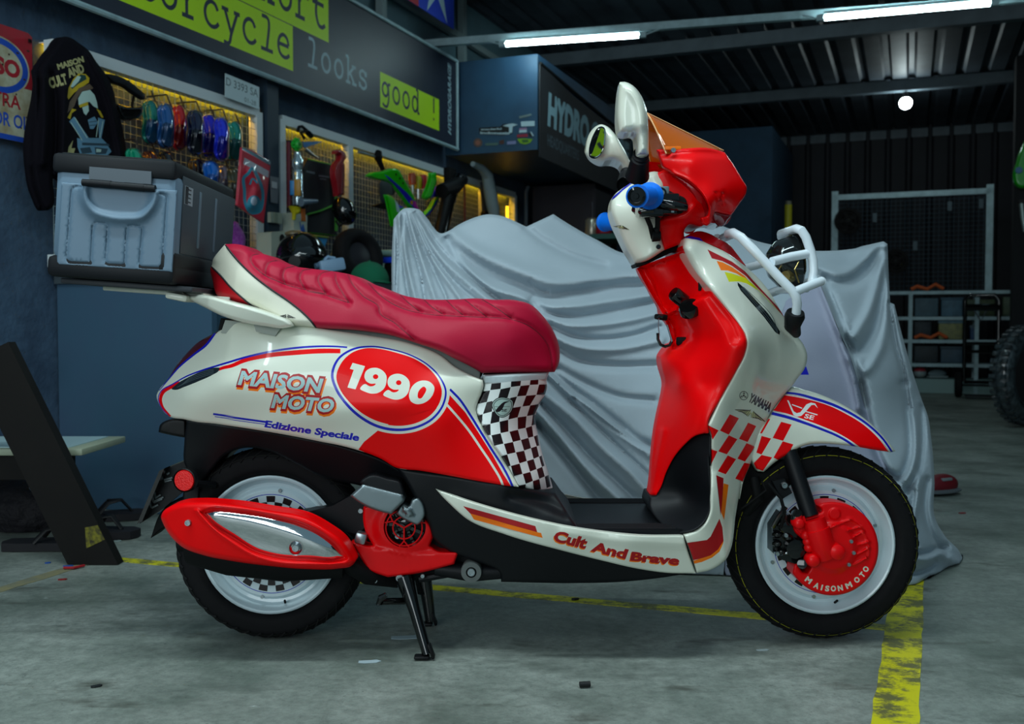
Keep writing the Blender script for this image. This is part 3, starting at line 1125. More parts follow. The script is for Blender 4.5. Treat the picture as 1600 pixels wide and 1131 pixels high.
# rows of the printed grid, traced: each row is a line of column corners
rows = [[(420, 158), (500, 150), (585, 140), (668, 135), (748, 128), (815, 122), (882, 118)],
        [(325, 228), (408, 213), (495, 202), (582, 185), (665, 175), (742, 168), (818, 165), (882, 162)],
        [(300, 325), (378, 312), (465, 290), (555, 275), (635, 262), (710, 258), (795, 250), (872, 250)],
        [(292, 428), (345, 412), (425, 392), (490, 375), (580, 362), (665, 350), (745, 340), (815, 328), (850, 320)],
        [(330, 515), (410, 495), (485, 475), (560, 460), (640, 440), (712, 432), (768, 422), (800, 415)],
        [(385, 595), (412, 590), (495, 572), (570, 560), (642, 542), (708, 530), (760, 512), (788, 500)],
        [(440, 680), (520, 662), (600, 645), (668, 630), (728, 612), (775, 600), (808, 590)],
        [(478, 765), (550, 750), (625, 735), (692, 720), (752, 698), (800, 682), (822, 676)],
        [(500, 768), (580, 848), (655, 828), (718, 808), (772, 792), (820, 770), (842, 762)],
        [(560, 860), (605, 935), (682, 915), (745, 898), (800, 875), (845, 855), (868, 846)],
        [(640, 1015), (708, 1000), (768, 975), (822, 958), (868, 938), (900, 925)],
        [(690, 1060), (780, 1050), (838, 1045), (885, 1035), (915, 1020)]]
blk = [  # traced black squares
 [(420, 158), (500, 150), (495, 202), (410, 212)], [(585, 140), (668, 134), (662, 176), (583, 186)], [(748, 127), (815, 122), (812, 165), (742, 168)],
 [(338, 228), (408, 215), (380, 312), (300, 326)], [(497, 205), (582, 187), (555, 275), (472, 290)], [(665, 177), (742, 169), (710, 258), (635, 265)], [(820, 166), (886, 164), (872, 248), (798, 252)],
 [(380, 315), (428, 303), (424, 392), (348, 413)], [(580, 278), (635, 266), (604, 350), (552, 366)], [(712, 260), (796, 252), (742, 342), (680, 350)], [(872, 250), (890, 190), (850, 320), (815, 330)],
 [(296, 430), (345, 415), (332, 512)], [(425, 395), (492, 378), (485, 478), (410, 496)], [(582, 364), (668, 350), (640, 440), (562, 460)], [(746, 342), (818, 330), (782, 420), (718, 430)],
 [(340, 515), (410, 498), (413, 590), (385, 592)], [(488, 478), (560, 462), (562, 560), (496, 574)], [(640, 442), (714, 432), (706, 530), (642, 542)], [(768, 424), (797, 415), (790, 500), (756, 512)],
 [(420, 592), (496, 576), (520, 662), (442, 680)], [(572, 562), (642, 546), (665, 632), (600, 648)], [(708, 532), (760, 514), (772, 602), (728, 614)],
 [(525, 665), (600, 648), (622, 736), (552, 752)], [(668, 632), (730, 614), (752, 700), (694, 720)], [(776, 602), (808, 590), (822, 678), (800, 684)],
 [(500, 770), (552, 754), (580, 848), (548, 856)], [(626, 736), (694, 722), (716, 808), (655, 828)], [(752, 700), (800, 684), (820, 770), (774, 790)],
 [(584, 850), (656, 830), (680, 916), (606, 936)], [(718, 810), (774, 792), (798, 876), (744, 898)], [(820, 772), (842, 762), (866, 848), (844, 858)],
 [(684, 918), (746, 900), (768, 976), (708, 1000)], [(800, 878), (846, 858), (868, 938), (822, 958)],
 [(768, 978), (822, 960), (836, 1044), (776, 1052)], [(868, 940), (900, 926), (918, 1022), (884, 1036)], [(640, 1018), (708, 1004), (700, 1045), (650, 1040)]]
dec = [(pg(CK(b)), 1) for b in blk]
dec.append((pg(CK([(345, 85), (905, 62), (885, 120), (360, 155)])), 2))
emb = CK([(420, 330), (450, 290), (500, 270), (560, 280), (600, 300), (605, 340), (590, 390), (550, 430), (510, 445), (470, 430), (440, 390)])
dec.append((pg(emb, True, 3), 3))
c0 = np.mean([e for e in emb], 0)
dec.append((pg([(c0[0] + (e[0] - c0[0]) * .92, c0[1] + (e[1] - c0[1]) * .92) for e in emb], True, 3), 4))
dec.append((pg([(c0[0] + (e[0] - c0[0]) * .84, c0[1] + (e[1] - c0[1]) * .84) for e in emb], True, 3), 3))
dec.append((pg([(c0[0] + (e[0] - c0[0]) * .78, c0[1] + (e[1] - c0[1]) * .78) for e in emb], True, 3), 4))
dec.append((pg(CK([(455, 395), (490, 340), (530, 310), (570, 308), (535, 325), (515, 365), (485, 395)]), True, 2), 3))
dec.append((stroke(CK([(445, 352), (575, 350)]), .6, False, False), 3))
dec.append((text('SE', CK([(503, 392)])[0], CK([(548, 392)])[0], 4, .2, .03), 3))
panel('checkered_panel', chk_out, [(760, 600, -.145), (800, 600, -.14), (850, 600, -.07), (745, 640, -.148), (790, 640, -.14), (836, 668, -.05), (810, 755, -.168), (838, 755, -.13), (862, 766, -.06), (800, 700, -.15), (838, 700, -.07)],
      [M_WHITE, M_CHKB, mat('grey_trim', 'b4c0c2', 0.4), M_CHKB, mat('emblem_silver', 'a9c0b8', 0.35)], SK, 9, 4, .02, dec)

# ---------------------------------------------------------------- seat
S6 = lambda p: Z(320, 370, .13263, p)
S2 = lambda p: Z(560, 430, .25, p)
S1 = lambda p: Z(230, 360, .25, p)
seat_out = (S6([(240, 85, 1), (370, 84), (480, 110), (580, 182), (700, 203), (850, 275), (1050, 345), (1250, 375), (1508, 405)]) + S1([(1300, 285), (1390, 330)])
            + S2([(100, 60), (260, 120), (400, 148), (600, 151), (740, 145), (850, 153), (980, 155), (1080, 185), (1150, 250), (1220, 350), (1255, 450), (1250, 560), (1225, 605, 1), (1000, 608), (775, 612, 1), (700, 570), (600, 520), (500, 470), (380, 430), (200, 375), (0, 345)])
            + S6([(1350, 1078, 1), (1200, 1062), (1000, 1045), (700, 905), (570, 830), (300, 760), (150, 695), (90, 500), (68, 365), (85, 330), (95, 270), (150, 190)]))
dec = []
dec.append((pg(S6([(240, 85), (300, 175), (370, 258), (560, 450), (780, 620), (1000, 770), (1150, 890), (1240, 980), (1325, 1085), (1000, 1070), (600, 900), (560, 812), (420, 700), (300, 590), (180, 450), (60, 340), (60, 250), (150, 150)])), 1))
dec.append((pg(S6([(55, 335), (180, 450), (300, 590), (420, 700), (560, 810), (640, 870), (300, 800), (120, 720), (60, 400)])), 2))
for pl in (S6([(238, 92), (300, 175), (370, 260), (560, 450), (780, 620), (1000, 770), (1150, 890), (1240, 980), (1318, 1080)]), S6([(70, 345), (180, 450), (300, 590), (420, 700), (560, 812), (630, 858)])):
    dec.append((stroke(pl, 1.9), 3))
PIP1 = S6([(238, 92), (300, 175), (370, 260), (560, 450), (780, 620), (1000, 770), (1150, 890), (1240, 980), (1318, 1080)])
PIP2 = S6([(70, 345), (180, 450), (300, 590), (420, 700), (560, 812), (630, 858)])
ribs = [S6([(640, 200), (560, 218), (540, 265), (570, 330), (640, 400), (720, 460), (840, 515), (950, 560), (1180, 620), (1430, 672)]) + S1([(1000, 380), (1110, 402), (1180, 425), (1262, 452)]),
        S6([(855, 278), (760, 300), (722, 360), (718, 452)]), S6([(1055, 348), (950, 375), (920, 440), (945, 556)]), S6([(1250, 378), (1150, 400), (1118, 470), (1180, 618)]), S6([(1480, 402), (1370, 430), (1338, 490), (1425, 668)]),
        S1([(1175, 268), (1180, 310), (1215, 380), (1262, 452)]),
        S1([(1255, 275), (1280, 330), (1350, 410), (1450, 490)]) + S2([(130, 220), (230, 300), (350, 405)]),
        S2([(60, 45), (110, 100), (200, 170), (300, 215), (400, 238), (600, 255), (800, 263), (950, 275), (1050, 308), (1130, 365), (1180, 430), (1205, 510), (1212, 600)]),
        S2([(262, 122), (300, 160), (382, 226)]), S2([(410, 152), (450, 190), (524, 242)]), S2([(548, 152), (590, 195), (652, 248)]), S2([(662, 150), (720, 195), (800, 258)]), S2([(772, 150), (840, 190), (955, 268)])]
bumps = [(r_, -.0065, 4.5) for r_ in ribs]
for r_ in ribs:
    dec.append((stroke([(x - .9, y) for x, y in r_], .55), 3)); dec.append((stroke([(x + .9, y + .3) for x, y in r_], .55), 3))
SEATC = [(352, 385, -.07), (335, 410, -.06), (333, 440, -.06), (460, 420, -.095), (400, 400, -.09), (560, 440, -.10), (625, 463, -.105), (700, 472, -.11), (830, 485, -.08), (871, 550, -.045), (860, 578, -.075),
         (420, 445, -.135), (380, 440, -.12), (550, 485, -.155), (700, 520, -.165), (800, 530, -.14), (495, 510, -.155), (620, 525, -.165), (750, 580, -.155), (400, 480, -.13), (450, 500, -.15)]
panel('seat', seat_out, SEATC, [M_LEATHER, M_SEATW, M_SEATR, M_STITCH], SK, 8, 12, .03, dec, bumps=bumps)
sd = panel.depth
mb = MB()
for pl in (PIP1, PIP2):
    P_ = spline(pl, False, 5)[1:-1]
    mb.tube(at_panel(P_, sd, .0005), .0022, 8)
for po in bpy.data.objects:
    if po.name == 'seat':
        mb.out('piping', M_PIPE, po)
panel('seat_base', [(452, 503, 1), (560, 508), (640, 524), (700, 550), (750, 580, 1), (750, 598, 1), (700, 574), (640, 546), (560, 526), (452, 516, 1)], -.118, [mat('base_grey', '6a716c', 0.5)], SK, 9, 2, .002)
# winged badge outline on the cream side of the seat
def wings(c, w, a, gold=None):
    """little wing emblem as strokes in pixels"""
    ca, sa = math.cos(a), math.sin(a)
    T = lambda p: (c[0] + w * (p[0] * ca - p[1] * sa), c[1] + w * (p[0] * sa + p[1] * ca))
    L = []
    for s in (-1, 1):
        body = [(s * .12, -.16), (s * .5, -.04), (s * 1.0, .14), (s * .7, .13), (s * .55, .10), (s * .2, .16), (s * .12, .05)]
        if gold is not None:
            L.append((pg([T(p) for p in body]), gold))
        L.append((stroke([T(p) for p in body] + [T(body[0])], max(.055 * w, .75), False, False), 'k'))
        for k in range(3):
            L.append((stroke([T((s * (.2 + .02 * k), -.08 + .07 * k)), T((s * (.8 - .12 * k), .08 + .02 * k))], max(.03 * w, .55), False, False), 'k'))
    mshape = [(-.2, .2), (-.1, -.24), (0, .0), (.1, -.24), (.2, .2), (.1, .2), (.06, -.02), (0, .14), (-.06, -.02), (-.1, .2)]
    if gold is not None:
        L.append((pg([T(p) for p in mshape]), gold))
    L.append((stroke([T(p) for p in mshape] + [T(mshape[0])], max(.035 * w, .6), False, False), 'k'))
    return L


def decal(name, layers, depth, mats, parent, lift=.0008, key=None):
    """thin printed mark lying on a panel"""
    key = key or {}
    verts = []; faces = []; fm = []
    for i, (seg, mi) in enumerate(layers):
        idx = {}; pts = []; ed = []
        for a, b in seg:
            ii = []
            for q in (a, b):
                k = (round(float(q[0]), 3), round(float(q[1]), 3))
                if k not in idx:
                    idx[k] = len(pts); pts.append(Vector(k))
                ii.append(idx[k])
            if ii[0] != ii[1]: ed.append(tuple(ii))
        lo = np.min([p[:] for p in pts], 0); hi = np.max([p[:] for p in pts], 0)
        gx, gy = np.meshgrid(np.arange(lo[0] + 2, hi[0], 5.0), np.arange(lo[1] + 2, hi[1], 5.0))
        G = np.stack([gx.ravel(), gy.ravel()], 1)
        if len(G):
            G = G[inside(G, seg)]
        pts += [Vector(g) for g in G]
        vs, _, fs, *_ = delaunay_2d_cdt(pts, ed, [], 0, 1e-4)
        V2 = np.array([tuple(v) for v in vs]); T3 = np.array(fs)
        T3 = T3[inside(V2[T3].mean(1), seg)]
        e = V2[T3]
        ar = (e[:, 1, 0] - e[:, 0, 0]) * (e[:, 2, 1] - e[:, 0, 1]) - (e[:, 1, 1] - e[:, 0, 1]) * (e[:, 2, 0] - e[:, 0, 0])
        T3[ar > 0] = T3[ar > 0][:, ::-1]
        off = len(verts)
        verts += at_panel(V2, depth, lift + .00015 * i)
        faces += [tuple(int(q) + off for q in t) for t in T3]
        fm += [key.get(mi, mi)] * len(T3)
    return link_mesh(name, verts, faces, mats, parent, fm, True)


seat_o = bpy.data.objects['seat']
decal('winged_badge', wings((448, 494), 14, .08), sd, [M_PIPE], seat_o, key={'k': 0})

# ---------------------------------------------------------------- grab rail and rack
rail_out = S6([(-270, 640, 1), (-230, 670), (0, 682), (300, 760), (620, 848), (850, 928), (1000, 998), (1030, 1045), (950, 1072), (700, 1052), (400, 992), (200, 930), (0, 832), (-260, 700, 1)])
panel('grab_rail', rail_out, [(290, 455, -.13), (340, 470, -.165), (400, 490, -.185), (455, 508, -.18), (350, 490, -.165)], [M_CREAM], SK, 8, 6, .018, mode='pair', t=.045)
mb = MB()
mb.box((U(288, 457, 0).x + .03, 0, U(300, 457, 0).z - .014), (.05, .30, .016), bev=.006, rot=Matrix.Rotation(.2, 3, 'Y'))
mb.out('rail_bridge', M_CREAM, bpy.data.objects['grab_rail'])
mb = MB()
mb.prism([U(395, 503, -.14), U(440, 510, -.14), U(430, 525, -.14), U(400, 518, -.14)], (0, .28, 0))
mb.prism([U(352, 500, -.1), U(392, 505, -.1), U(372, 524, -.1), U(345, 520, -.1)], (0, .2, 0))
mb.out('rail_mount', mat('grey_cream', '9aa097', 0.45), SK)
mb = MB()
mb.prism([U(345, 497, -.06), U(352, 500, -.06), U(350, 516, -.06), U(341, 516, -.06)], (0, .12, 0))
mb.out('rail_bracket', M_MATTE, SK)

# ---------------------------------------------------------------- leg shield, inner shield, kick panel: one skin of shared depth
L2 = lambda p: Z(960, 330, .25, p)
L5 = lambda p: Z(1050, 340, .16795, p)
L7 = lambda p: Z(1090, 590, .16807, p)
L9 = lambda p: Z(1000, 640, .22989, p)
EDGE = L2([(425, 215), (440, 260), (500, 370), (600, 490), (700, 610), (780, 710), (820, 780), (828, 820), (815, 890), (760, 1000)]) + L7([(200, 220), (95, 440)])
SHC = [(1240, 518, -.05), (1259, 552, -.045), (1218, 482, -.06), (1184, 434, -.07), (1100, 376, -.10), (1070, 374, -.12), (1068, 385, -.135), (1110, 452, -.20), (1150, 505, -.225), (1165, 532, -.235), (1150, 580, -.225), (1124, 627, -.215), (1107, 664, -.215),
       (1112, 690, -.205), (1110, 760, -.205), (1109, 801, -.205), (1087, 829, -.205), (1068, 836, -.205), (1088, 894, -.185), (1120, 886, -.18), (1138, 862, -.165), (1150, 805, -.13), (1162, 750, -.105), (1179, 699, -.085), (1208, 638, -.06), (1240, 600, -.05), (1200, 560, -.14), (1160, 640, -.15), (1140, 700, -.165), (1135, 780, -.17), (1190, 500, -.15)]
INC = [(995, 416, -.018), (1012, 455, -.018), (1029, 490, -.018), (1045, 530, -.03), (1031, 556, -.03), (1038, 600, -.025), (1020, 700, -.02), (1016, 772, -.03), (1006, 418, -.052), (1026, 458, -.056), (1042, 490, -.06), (1044, 562, -.078), (1050, 602, -.078), (1034, 700, -.06), (1028, 760, -.055), (1064, 383, -.10), (1060, 430, -.10), (1080, 560, -.145), (1060, 650, -.125), (1100, 600, -.185), (1110, 530, -.18), (1060, 600, -.125)]
ftop = tps(SHC + INC)
sh_out = EDGE[::-1][:0] + [EDGE[-1] + (1,)] + L7([(130, 540), (128, 620), (120, 820)]) + L9([(475, 330), (480, 600), (475, 700), (440, 770), (380, 820), (295, 850, 1), (340, 960), (385, 1110, 1), (480, 1088), (560, 1040), (590, 1010), (612, 960), (650, 720), (690, 490)]) \
    + L7([(390, 1130), (430, 950), (490, 800), (530, 650), (600, 480), (700, 290), (810, 150), (890, 62)]) + L2([(1140, 1050), (1190, 980), (1205, 900), (1180, 830), (1130, 760)]) \
    + L5([(1165, 1085), (1040, 915), (1000, 850), (900, 680), (800, 560), (690, 460), (530, 340), (400, 265), (300, 225), (200, 200), (110, 198)]) + EDGE[:-1]
dec = []
dec.append((pg(L5([(330, 295), (430, 345), (560, 410), (680, 500), (760, 590), (880, 720), (1000, 850), (1050, 930), (880, 740), (760, 620), (690, 545), (560, 450), (470, 405), (370, 378)])), 1))
dec.append((pg(L5([(415, 402), (470, 415), (560, 460), (680, 545), (710, 585), (600, 520), (520, 492), (455, 490)])), 2))
dec.append((pg(L5([(488, 505), (560, 520), (680, 560), (760, 625), (880, 750), (1040, 920), (900, 780), (800, 675), (690, 610), (620, 592), (530, 597)])), 3))
dec.append((pg(L5([(610, 600), (640, 625), (720, 700), (840, 830), (940, 955), (1005, 1060), (1000, 1090), (960, 1065), (860, 930), (720, 770), (640, 680), (612, 630)])), 4))
for k in range(4):
    dec.append((stroke(L5([(640 + k * 8, 655 - k * 4), (760 + k * 14, 790 - k * 6), (900 + k * 14, 960 - k * 8), (985, 1075 - k * 5)]), .8), 5))
# checks on the shield
chk = [[(300, 340), (385, 378), (290, 530), (208, 492)], [(470, 418), (545, 450), (465, 598), (385, 568)],
       [(290, 535), (370, 572), (272, 712), (192, 685)], [(455, 608), (535, 640), (440, 780), (370, 752)],
       [(280, 722), (358, 758), (262, 898), (188, 870)], [(435, 790), (490, 802), (420, 965), (350, 938)],
       [(92, 440), (195, 490), (140, 575), (128, 545), (110, 520)], [(122, 665), (185, 685), (118, 820)]]
for c in chk:
    dec.append((pg(L7(c)), 6))
dec.append((pg(L9([(518, 445), (568, 465), (562, 620), (548, 720)])), 7))
dec.append((pg(L9([(568, 500), (602, 510), (588, 620), (572, 750), (552, 700)])), 2))
dec.append((pg(L9([(266, 915), (455, 885), (480, 862), (540, 740), (560, 800), (568, 890), (530, 950), (480, 990), (400, 1015), (305, 1035)])), 7))
dec.append((pg(L9([(340, 1035), (400, 1015), (480, 990), (530, 950), (568, 890), (565, 910), (540, 965), (490, 1005), (420, 1035), (345, 1052)])), 2))
dec += [(q_, 8) for q_ in letters(text('YAMAHA', L7([(467, 215)])[0], L7([(668, 316)])[0], 13.5, -.05, .055))]
dec.append((stroke([(L7([(429, 167)])[0][0] + 6.3 * math.cos(a), L7([(429, 167)])[0][1] + 6.6 * math.sin(a)) for a in np.linspace(0, 2 * PI, 24, endpoint=False)], 1.0, True, False), 8))
for k in range(3):
    a = -PI / 2 + k * 2 * PI / 3 + .1; c = L7([(429, 167)])[0]
    dec.append((stroke([(c[0] - math.cos(a) * 1.5, c[1] - math.sin(a) * 1.5), (c[0] + 5.8 * math.cos(a), c[1] + 5.8 * math.sin(a))], 1.0, False, False), 8))
    for s in (-1, 1):
        dec.append((stroke([(c[0] + 3.2 * math.cos(a), c[1] + 3.2 * math.sin(a)), (c[0] + 4.2 * math.cos(a + s * .5), c[1] + 4.2 * math.sin(a + s * .5))], .8, False, False), 8))
dec += [(s_, 9 if m_ == 'g' else 8) for s_, m_ in wings(L7([(495, 335)])[0], 26, .38, 'g')]
dec.append((stroke(L9([(295, 850), (340, 960), (385, 1112)]), .9), 8))
leg = panel('leg_shield', sh_out, ftop, [M_CREAM, M_CRIMV, M_ORANGE, M_YELLOW, M_SMOKE, M_SMOKE2, M_RED, M_CRIMV, M_CHKB, mat('gold_vinyl', 'd6d59a', 0.4)], SK, 8, 5, .008, dec, step=4,
      bumps=[(L2([(860, 1131), (905, 900), (860, 780), (700, 560), (560, 380), (470, 240)]), .006, 9), (L9([(520, 440), (560, 760), (575, 1000)]), .004, 6)])
leg_d = panel.depth

in_out = EDGE + L7([(100, 515), (60, 515)]) + L9([(445, 158), (380, 175), (300, 240), (240, 310), (180, 420), (135, 540), (110, 580, 1), (65, 582, 1), (80, 330), (100, 150), (128, 0)]) + [(1036, 612), (1039, 596), (1035, 578), (1031, 557, 1)] \
    + Z(980, 400, .14144, [(500, 960, 1), (490, 900), (440, 760), (370, 600), (240, 380), (105, 135, 1), (300, 55), (640, -60, 1)])
rec = [(pg(Z(980, 400, .14144, [(130, 130), (600, -40), (690, 60), (800, 240), (905, 370), (860, 425), (570, 560), (430, 640), (360, 560), (230, 330)])), .06, 4.5),
       (pg(Z(980, 400, .14144, [(425, 650), (570, 610), (610, 650), (685, 850), (680, 910), (640, 960), (520, 1020), (490, 900), (440, 740)])), .06, 4)]
panel('inner_shield', in_out, ftop, [M_RED], SK, 7, 3, .004, (), recess=rec, step=4,
      bumps=[(Z(980, 400, .14144, [(900, 420), (1000, 560), (1150, 780), (1200, 900)]), -.012, 9), (L9([(160, 150), (110, 420), (90, 560)]), .008, 5), (Z(980, 400, .14144, [(150, 130), (330, 480), (420, 640)]), .006, 4)])
in_d = panel.depth
inner_o = bpy.data.objects['inner_shield']

# ignition lock, cubby latch and bag hook in the inner shield
mb = MB(); p = U(1057, 478, -.10)
ax = Vector((-.75, -.35, .55)).normalized()
mb.lathe([(0, .004), (.022, .004), (.025, -.002), (.025, -.014), (0, -.014)], at_panel([(1077, 479)], in_d, .008)[0], Vector((-.35, -.6, .7)), 20)
mb.lathe([(0, .028), (.014, .028), (.0165, .024), (.0165, -.02), (0, -.02)], at_panel([(1065, 468)], in_d, .022)[0], ax, 18)
mb.out('ignition_switch', M_BLACKG, inner_o)
MB().box(at_panel([(1067, 533)], in_d, .004)[0], (.03, .02, .02), bev=.004).out('cubby_latch', M_MATTE, inner_o)
MB().box(at_panel([(1094, 444)], in_d, .002)[0], (.008, .01, .03), bev=.002).out('shutter_slot', M_MATTE, inner_o)
mb = MB(); mb.lathe([(0, .008), (.006, .008), (.007, .0), (.007, -.02)], U(1029, 495, -.06), (-1, -.4, .1), 14)
mb.out('bag_hook', M_MATTE, inner_o)

# red cap on top of the shield
cap_out = L5([(112, 190, 1), (170, 150), (240, 125), (340, 145), (440, 198), (545, 260), (585, 310), (690, 450, 1), (640, 420), (530, 345), (400, 270), (300, 230), (200, 205)])
panel('shield_cap', cap_out, [(1068, 372, -.115), (1095, 362, -.06), (1125, 372, -.06), (1150, 395, -.06), (1166, 416, -.07), (1110, 381, -.10)], [M_DKRED, M_BLUE], SK, 7, 3, .006,
      [(pg(L5([(112, 190), (170, 172), (260, 190), (300, 232), (200, 208), (110, 205)])), 1)])

# kick panel
kick = L7([(100, 515), (128, 545, 1), (126, 620), (118, 820)]) + L9([(472, 330), (477, 600), (470, 700), (436, 765), (376, 816), (300, 838), (200, 838, 1), (60, 640), (65, 585, 1), (110, 583), (135, 540), (180, 420), (240, 310), (300, 240), (380, 175), (445, 158)])
panel('kick_panel', kick, [(1112, 690, -.20), (1108, 760, -.20), (1108, 800, -.20), (1069, 832, -.20), (1040, 834, -.17), (1018, 778, -.06), (1060, 712, -.115), (1035, 750, -.07), (1070, 770, -.09), (1090, 690, -.17), (1090, 790, -.14)], [M_SATIN], SK, 8, 4, .006)

# ---------------------------------------------------------------- floor: side strip, board, lower cowl
G8 = lambda p: Z(700, 640, .3, p)
G7 = lambda p: Z(500, 680, .3183, p)
strip = G7([(568, 263, 1)]) + G8([(100, 472), (200, 503), (400, 558), (600, 603), (800, 634), (1000, 654), (1225, 656, 1), (1250, 740), (1290, 852, 1), (1150, 850), (1000, 830), (800, 785), (600, 735), (300, 650), (100, 570)]) + G7([(640, 340), (600, 300)])
dec = [(pg(G8([(78, 502), (455, 606), (465, 638), (115, 540)])), 1), (pg(G8([(115, 540), (465, 638), (485, 642), (493, 668), (135, 572)])), 2)]
for wd, a, b, cap in (('Cult', (545, 680), (716, 722), 16.5), ('And', (742, 733), (925, 776), 15), ('Brave', (948, 783), (1203, 808), 13.5)):
    a, b = G8([a, b])
    dec += [(q_, 2) for q_ in letters(text(wd, (a[0] - 1.3, a[1] + 1.6), (b[0] - 1.3, b[1] + 1.6), cap, .12, .05))]
    dec += [(q_, 1) for q_ in letters(text(wd, a, b, cap, .12, .05))]
STC = [(681, 765, -.165), (730, 790, -.192), (800, 830, -.205), (900, 845, -.213), (980, 860, -.213), (1067, 838, -.205), (1085, 892, -.185), (820, 810, -.208), (940, 832, -.212), (900, 866, -.20), (1000, 888, -.192), (760, 822, -.19)]
panel('side_strip', strip, STC, [M_CREAM, M_CRIMV, M_ORANGE], SK, 8, 3, .005, dec, mode='pair', t=.012,
      bumps=[(G8([(600, 640), (800, 672), (1000, 690), (1215, 700)]), .004, 8)])

zf = .2975
fl = [(U(872, 772, .17).x, .13), (U(900, 779, .205).x, .2), (U(1010, 779, .2).x, .2), (U(1040, 779, .1).x + .05, .15), (.43, .1), (.43, -.17), (U(1069, 836, -.2).x, -.188), (U(960, 832, -.205).x, -.197), (U(905, 822, -.2).x, -.19), (U(868, 800, -.17).x, -.155)]
mb = MB().prism([Vector((a, b, zf)) for a, b in fl], (0, 0, -.05))
for sy in (-1, 1):
    for k in range(5):
        yy = sy * (.185 - k * .012)
        mb.tube([Vector((.09 + k * .004, yy, zf + .001)), Vector((.36, yy, zf + .001))], .0025, 6)
mb.out('footboard', M_SATIN, SK)
low = [(619, 730, 1), (656, 736), (700, 742), (805, 760, 1), (868, 770, 1), (880, 790), (905, 828, 1), (960, 840), (1069, 840), (1088, 893, 1), (1050, 900), (970, 909), (900, 911), (783, 909, 1), (782, 897), (742, 877), (697, 858), (678, 842), (669, 817), (659, 798), (640, 763)]
panel('lower_cowl', low, [(620, 732, -.145), (700, 742, -.165), (800, 760, -.17), (866, 770, -.12), (690, 770, -.158), (760, 800, -.17), (880, 830, -.18), (960, 845, -.178), (1069, 850, -.17), (670, 820, -.14), (783, 905, -.12), (900, 910, -.12), (1085, 893, -.14), (760, 850, -.15), (900, 880, -.15), (1000, 880, -.15), (640, 765, -.15), (860, 800, -.165)], [M_SATIN], SK, 9, 6, .008,
      bumps=[([(800, 775), (850, 785), (885, 800)], -.01, 8)])

# ---------------------------------------------------------------- front fender
F8 = lambda p: Z(1190, 600, .1375, p)
fen = F8([(330, 40), (500, 68), (700, 130), (900, 220), (1100, 340), (1300, 500), (1440, 650), (1522, 762, 1), (1470, 775, 1), (1300, 750), (1100, 715), (1000, 700), (850, 685), (700, 676), (540, 685), (430, 720), (300, 800), (190, 862)]) + L7([(615, 875, 1), (560, 870, 1), (505, 780), (470, 700), (560, 500), (660, 380), (720, 270), (830, 130)])
dec = []
dec.append((pg(F8([(150, 280), (265, 115), (400, 135), (600, 180), (760, 230), (950, 320), (1150, 445), (1330, 610), (1450, 770), (1300, 752), (1110, 718), (1000, 640), (850, 560), (700, 495), (500, 420), (300, 345), (120, 300)])), 1))
dec.append((stroke(F8([(250, 120), (400, 143), (600, 188), (760, 238), (950, 328), (1150, 450), (1330, 612), (1450, 770)]), 1.3), 3))
dec.append((stroke(F8([(270, 97), (400, 112), (600, 165), (800, 230), (1000, 325), (1200, 455), (1380, 625), (1485, 775)]), [3.0, 4.0, 4.2, 4.0, 3.6, 3.2, 3]), 2))
dec.append((stroke(F8([(110, 300), (300, 345), (500, 415), (700, 490), (850, 555), (1000, 640), (1115, 722)]), 1.6), 3))
dec.append((stroke(F8([(90, 325), (300, 378), (500, 445), (700, 520), (850, 583), (980, 655), (1070, 722)]), [4.6, 4.6, 4.4, 4, 3.6, 3.6, 3.6]), 2))
for c in [[(222, 428), (342, 460), (245, 645), (125, 612)], [(0, 588), (108, 618), (0, 800), (-60, 780)], [(240, 650), (362, 685), (300, 790), (190, 862), (135, 835)], [(0, 805), (120, 832), (15, 985), (-60, 960), (-90, 900)], [(75, 395), (98, 398), (5, 560), (-20, 560)]]:
    dec.append((pg(F8(c)), 1))
# winged S emblem and letters on the fender
dec.append((pg(F8([(290, 183), (308, 186), (365, 310), (400, 330), (440, 320), (475, 275), (510, 230), (560, 210), (610, 220), (640, 275), (600, 235), (565, 240), (530, 280), (490, 325), (450, 362), (400, 370), (365, 355), (330, 280)])), 3))
dec.append((stroke(F8([(345, 232), (460, 275)]), 1.6, False, False), 3)); dec.append((stroke(F8([(500, 310), (635, 350)]), 1.6, False, False), 3))
dec.append((text('SE', F8([(482, 382)])[0], F8([(588, 408)])[0], 7, .1, .02), 3))
panel('front_fender', fen, [(1235, 606, -.03), (1300, 630, -.04), (1360, 665, -.04), (1400, 706, -.025), (1200, 660, -.075), (1280, 665, -.078), (1340, 690, -.07), (1260, 692, -.08), (1185, 735, -.08), (1215, 715, -.082), (1220, 640, -.06), (1390, 705, -.04)],
      [M_CREAM, M_RED, M_BLUE, M_WHITE], SK, 8, 5, .012, dec)


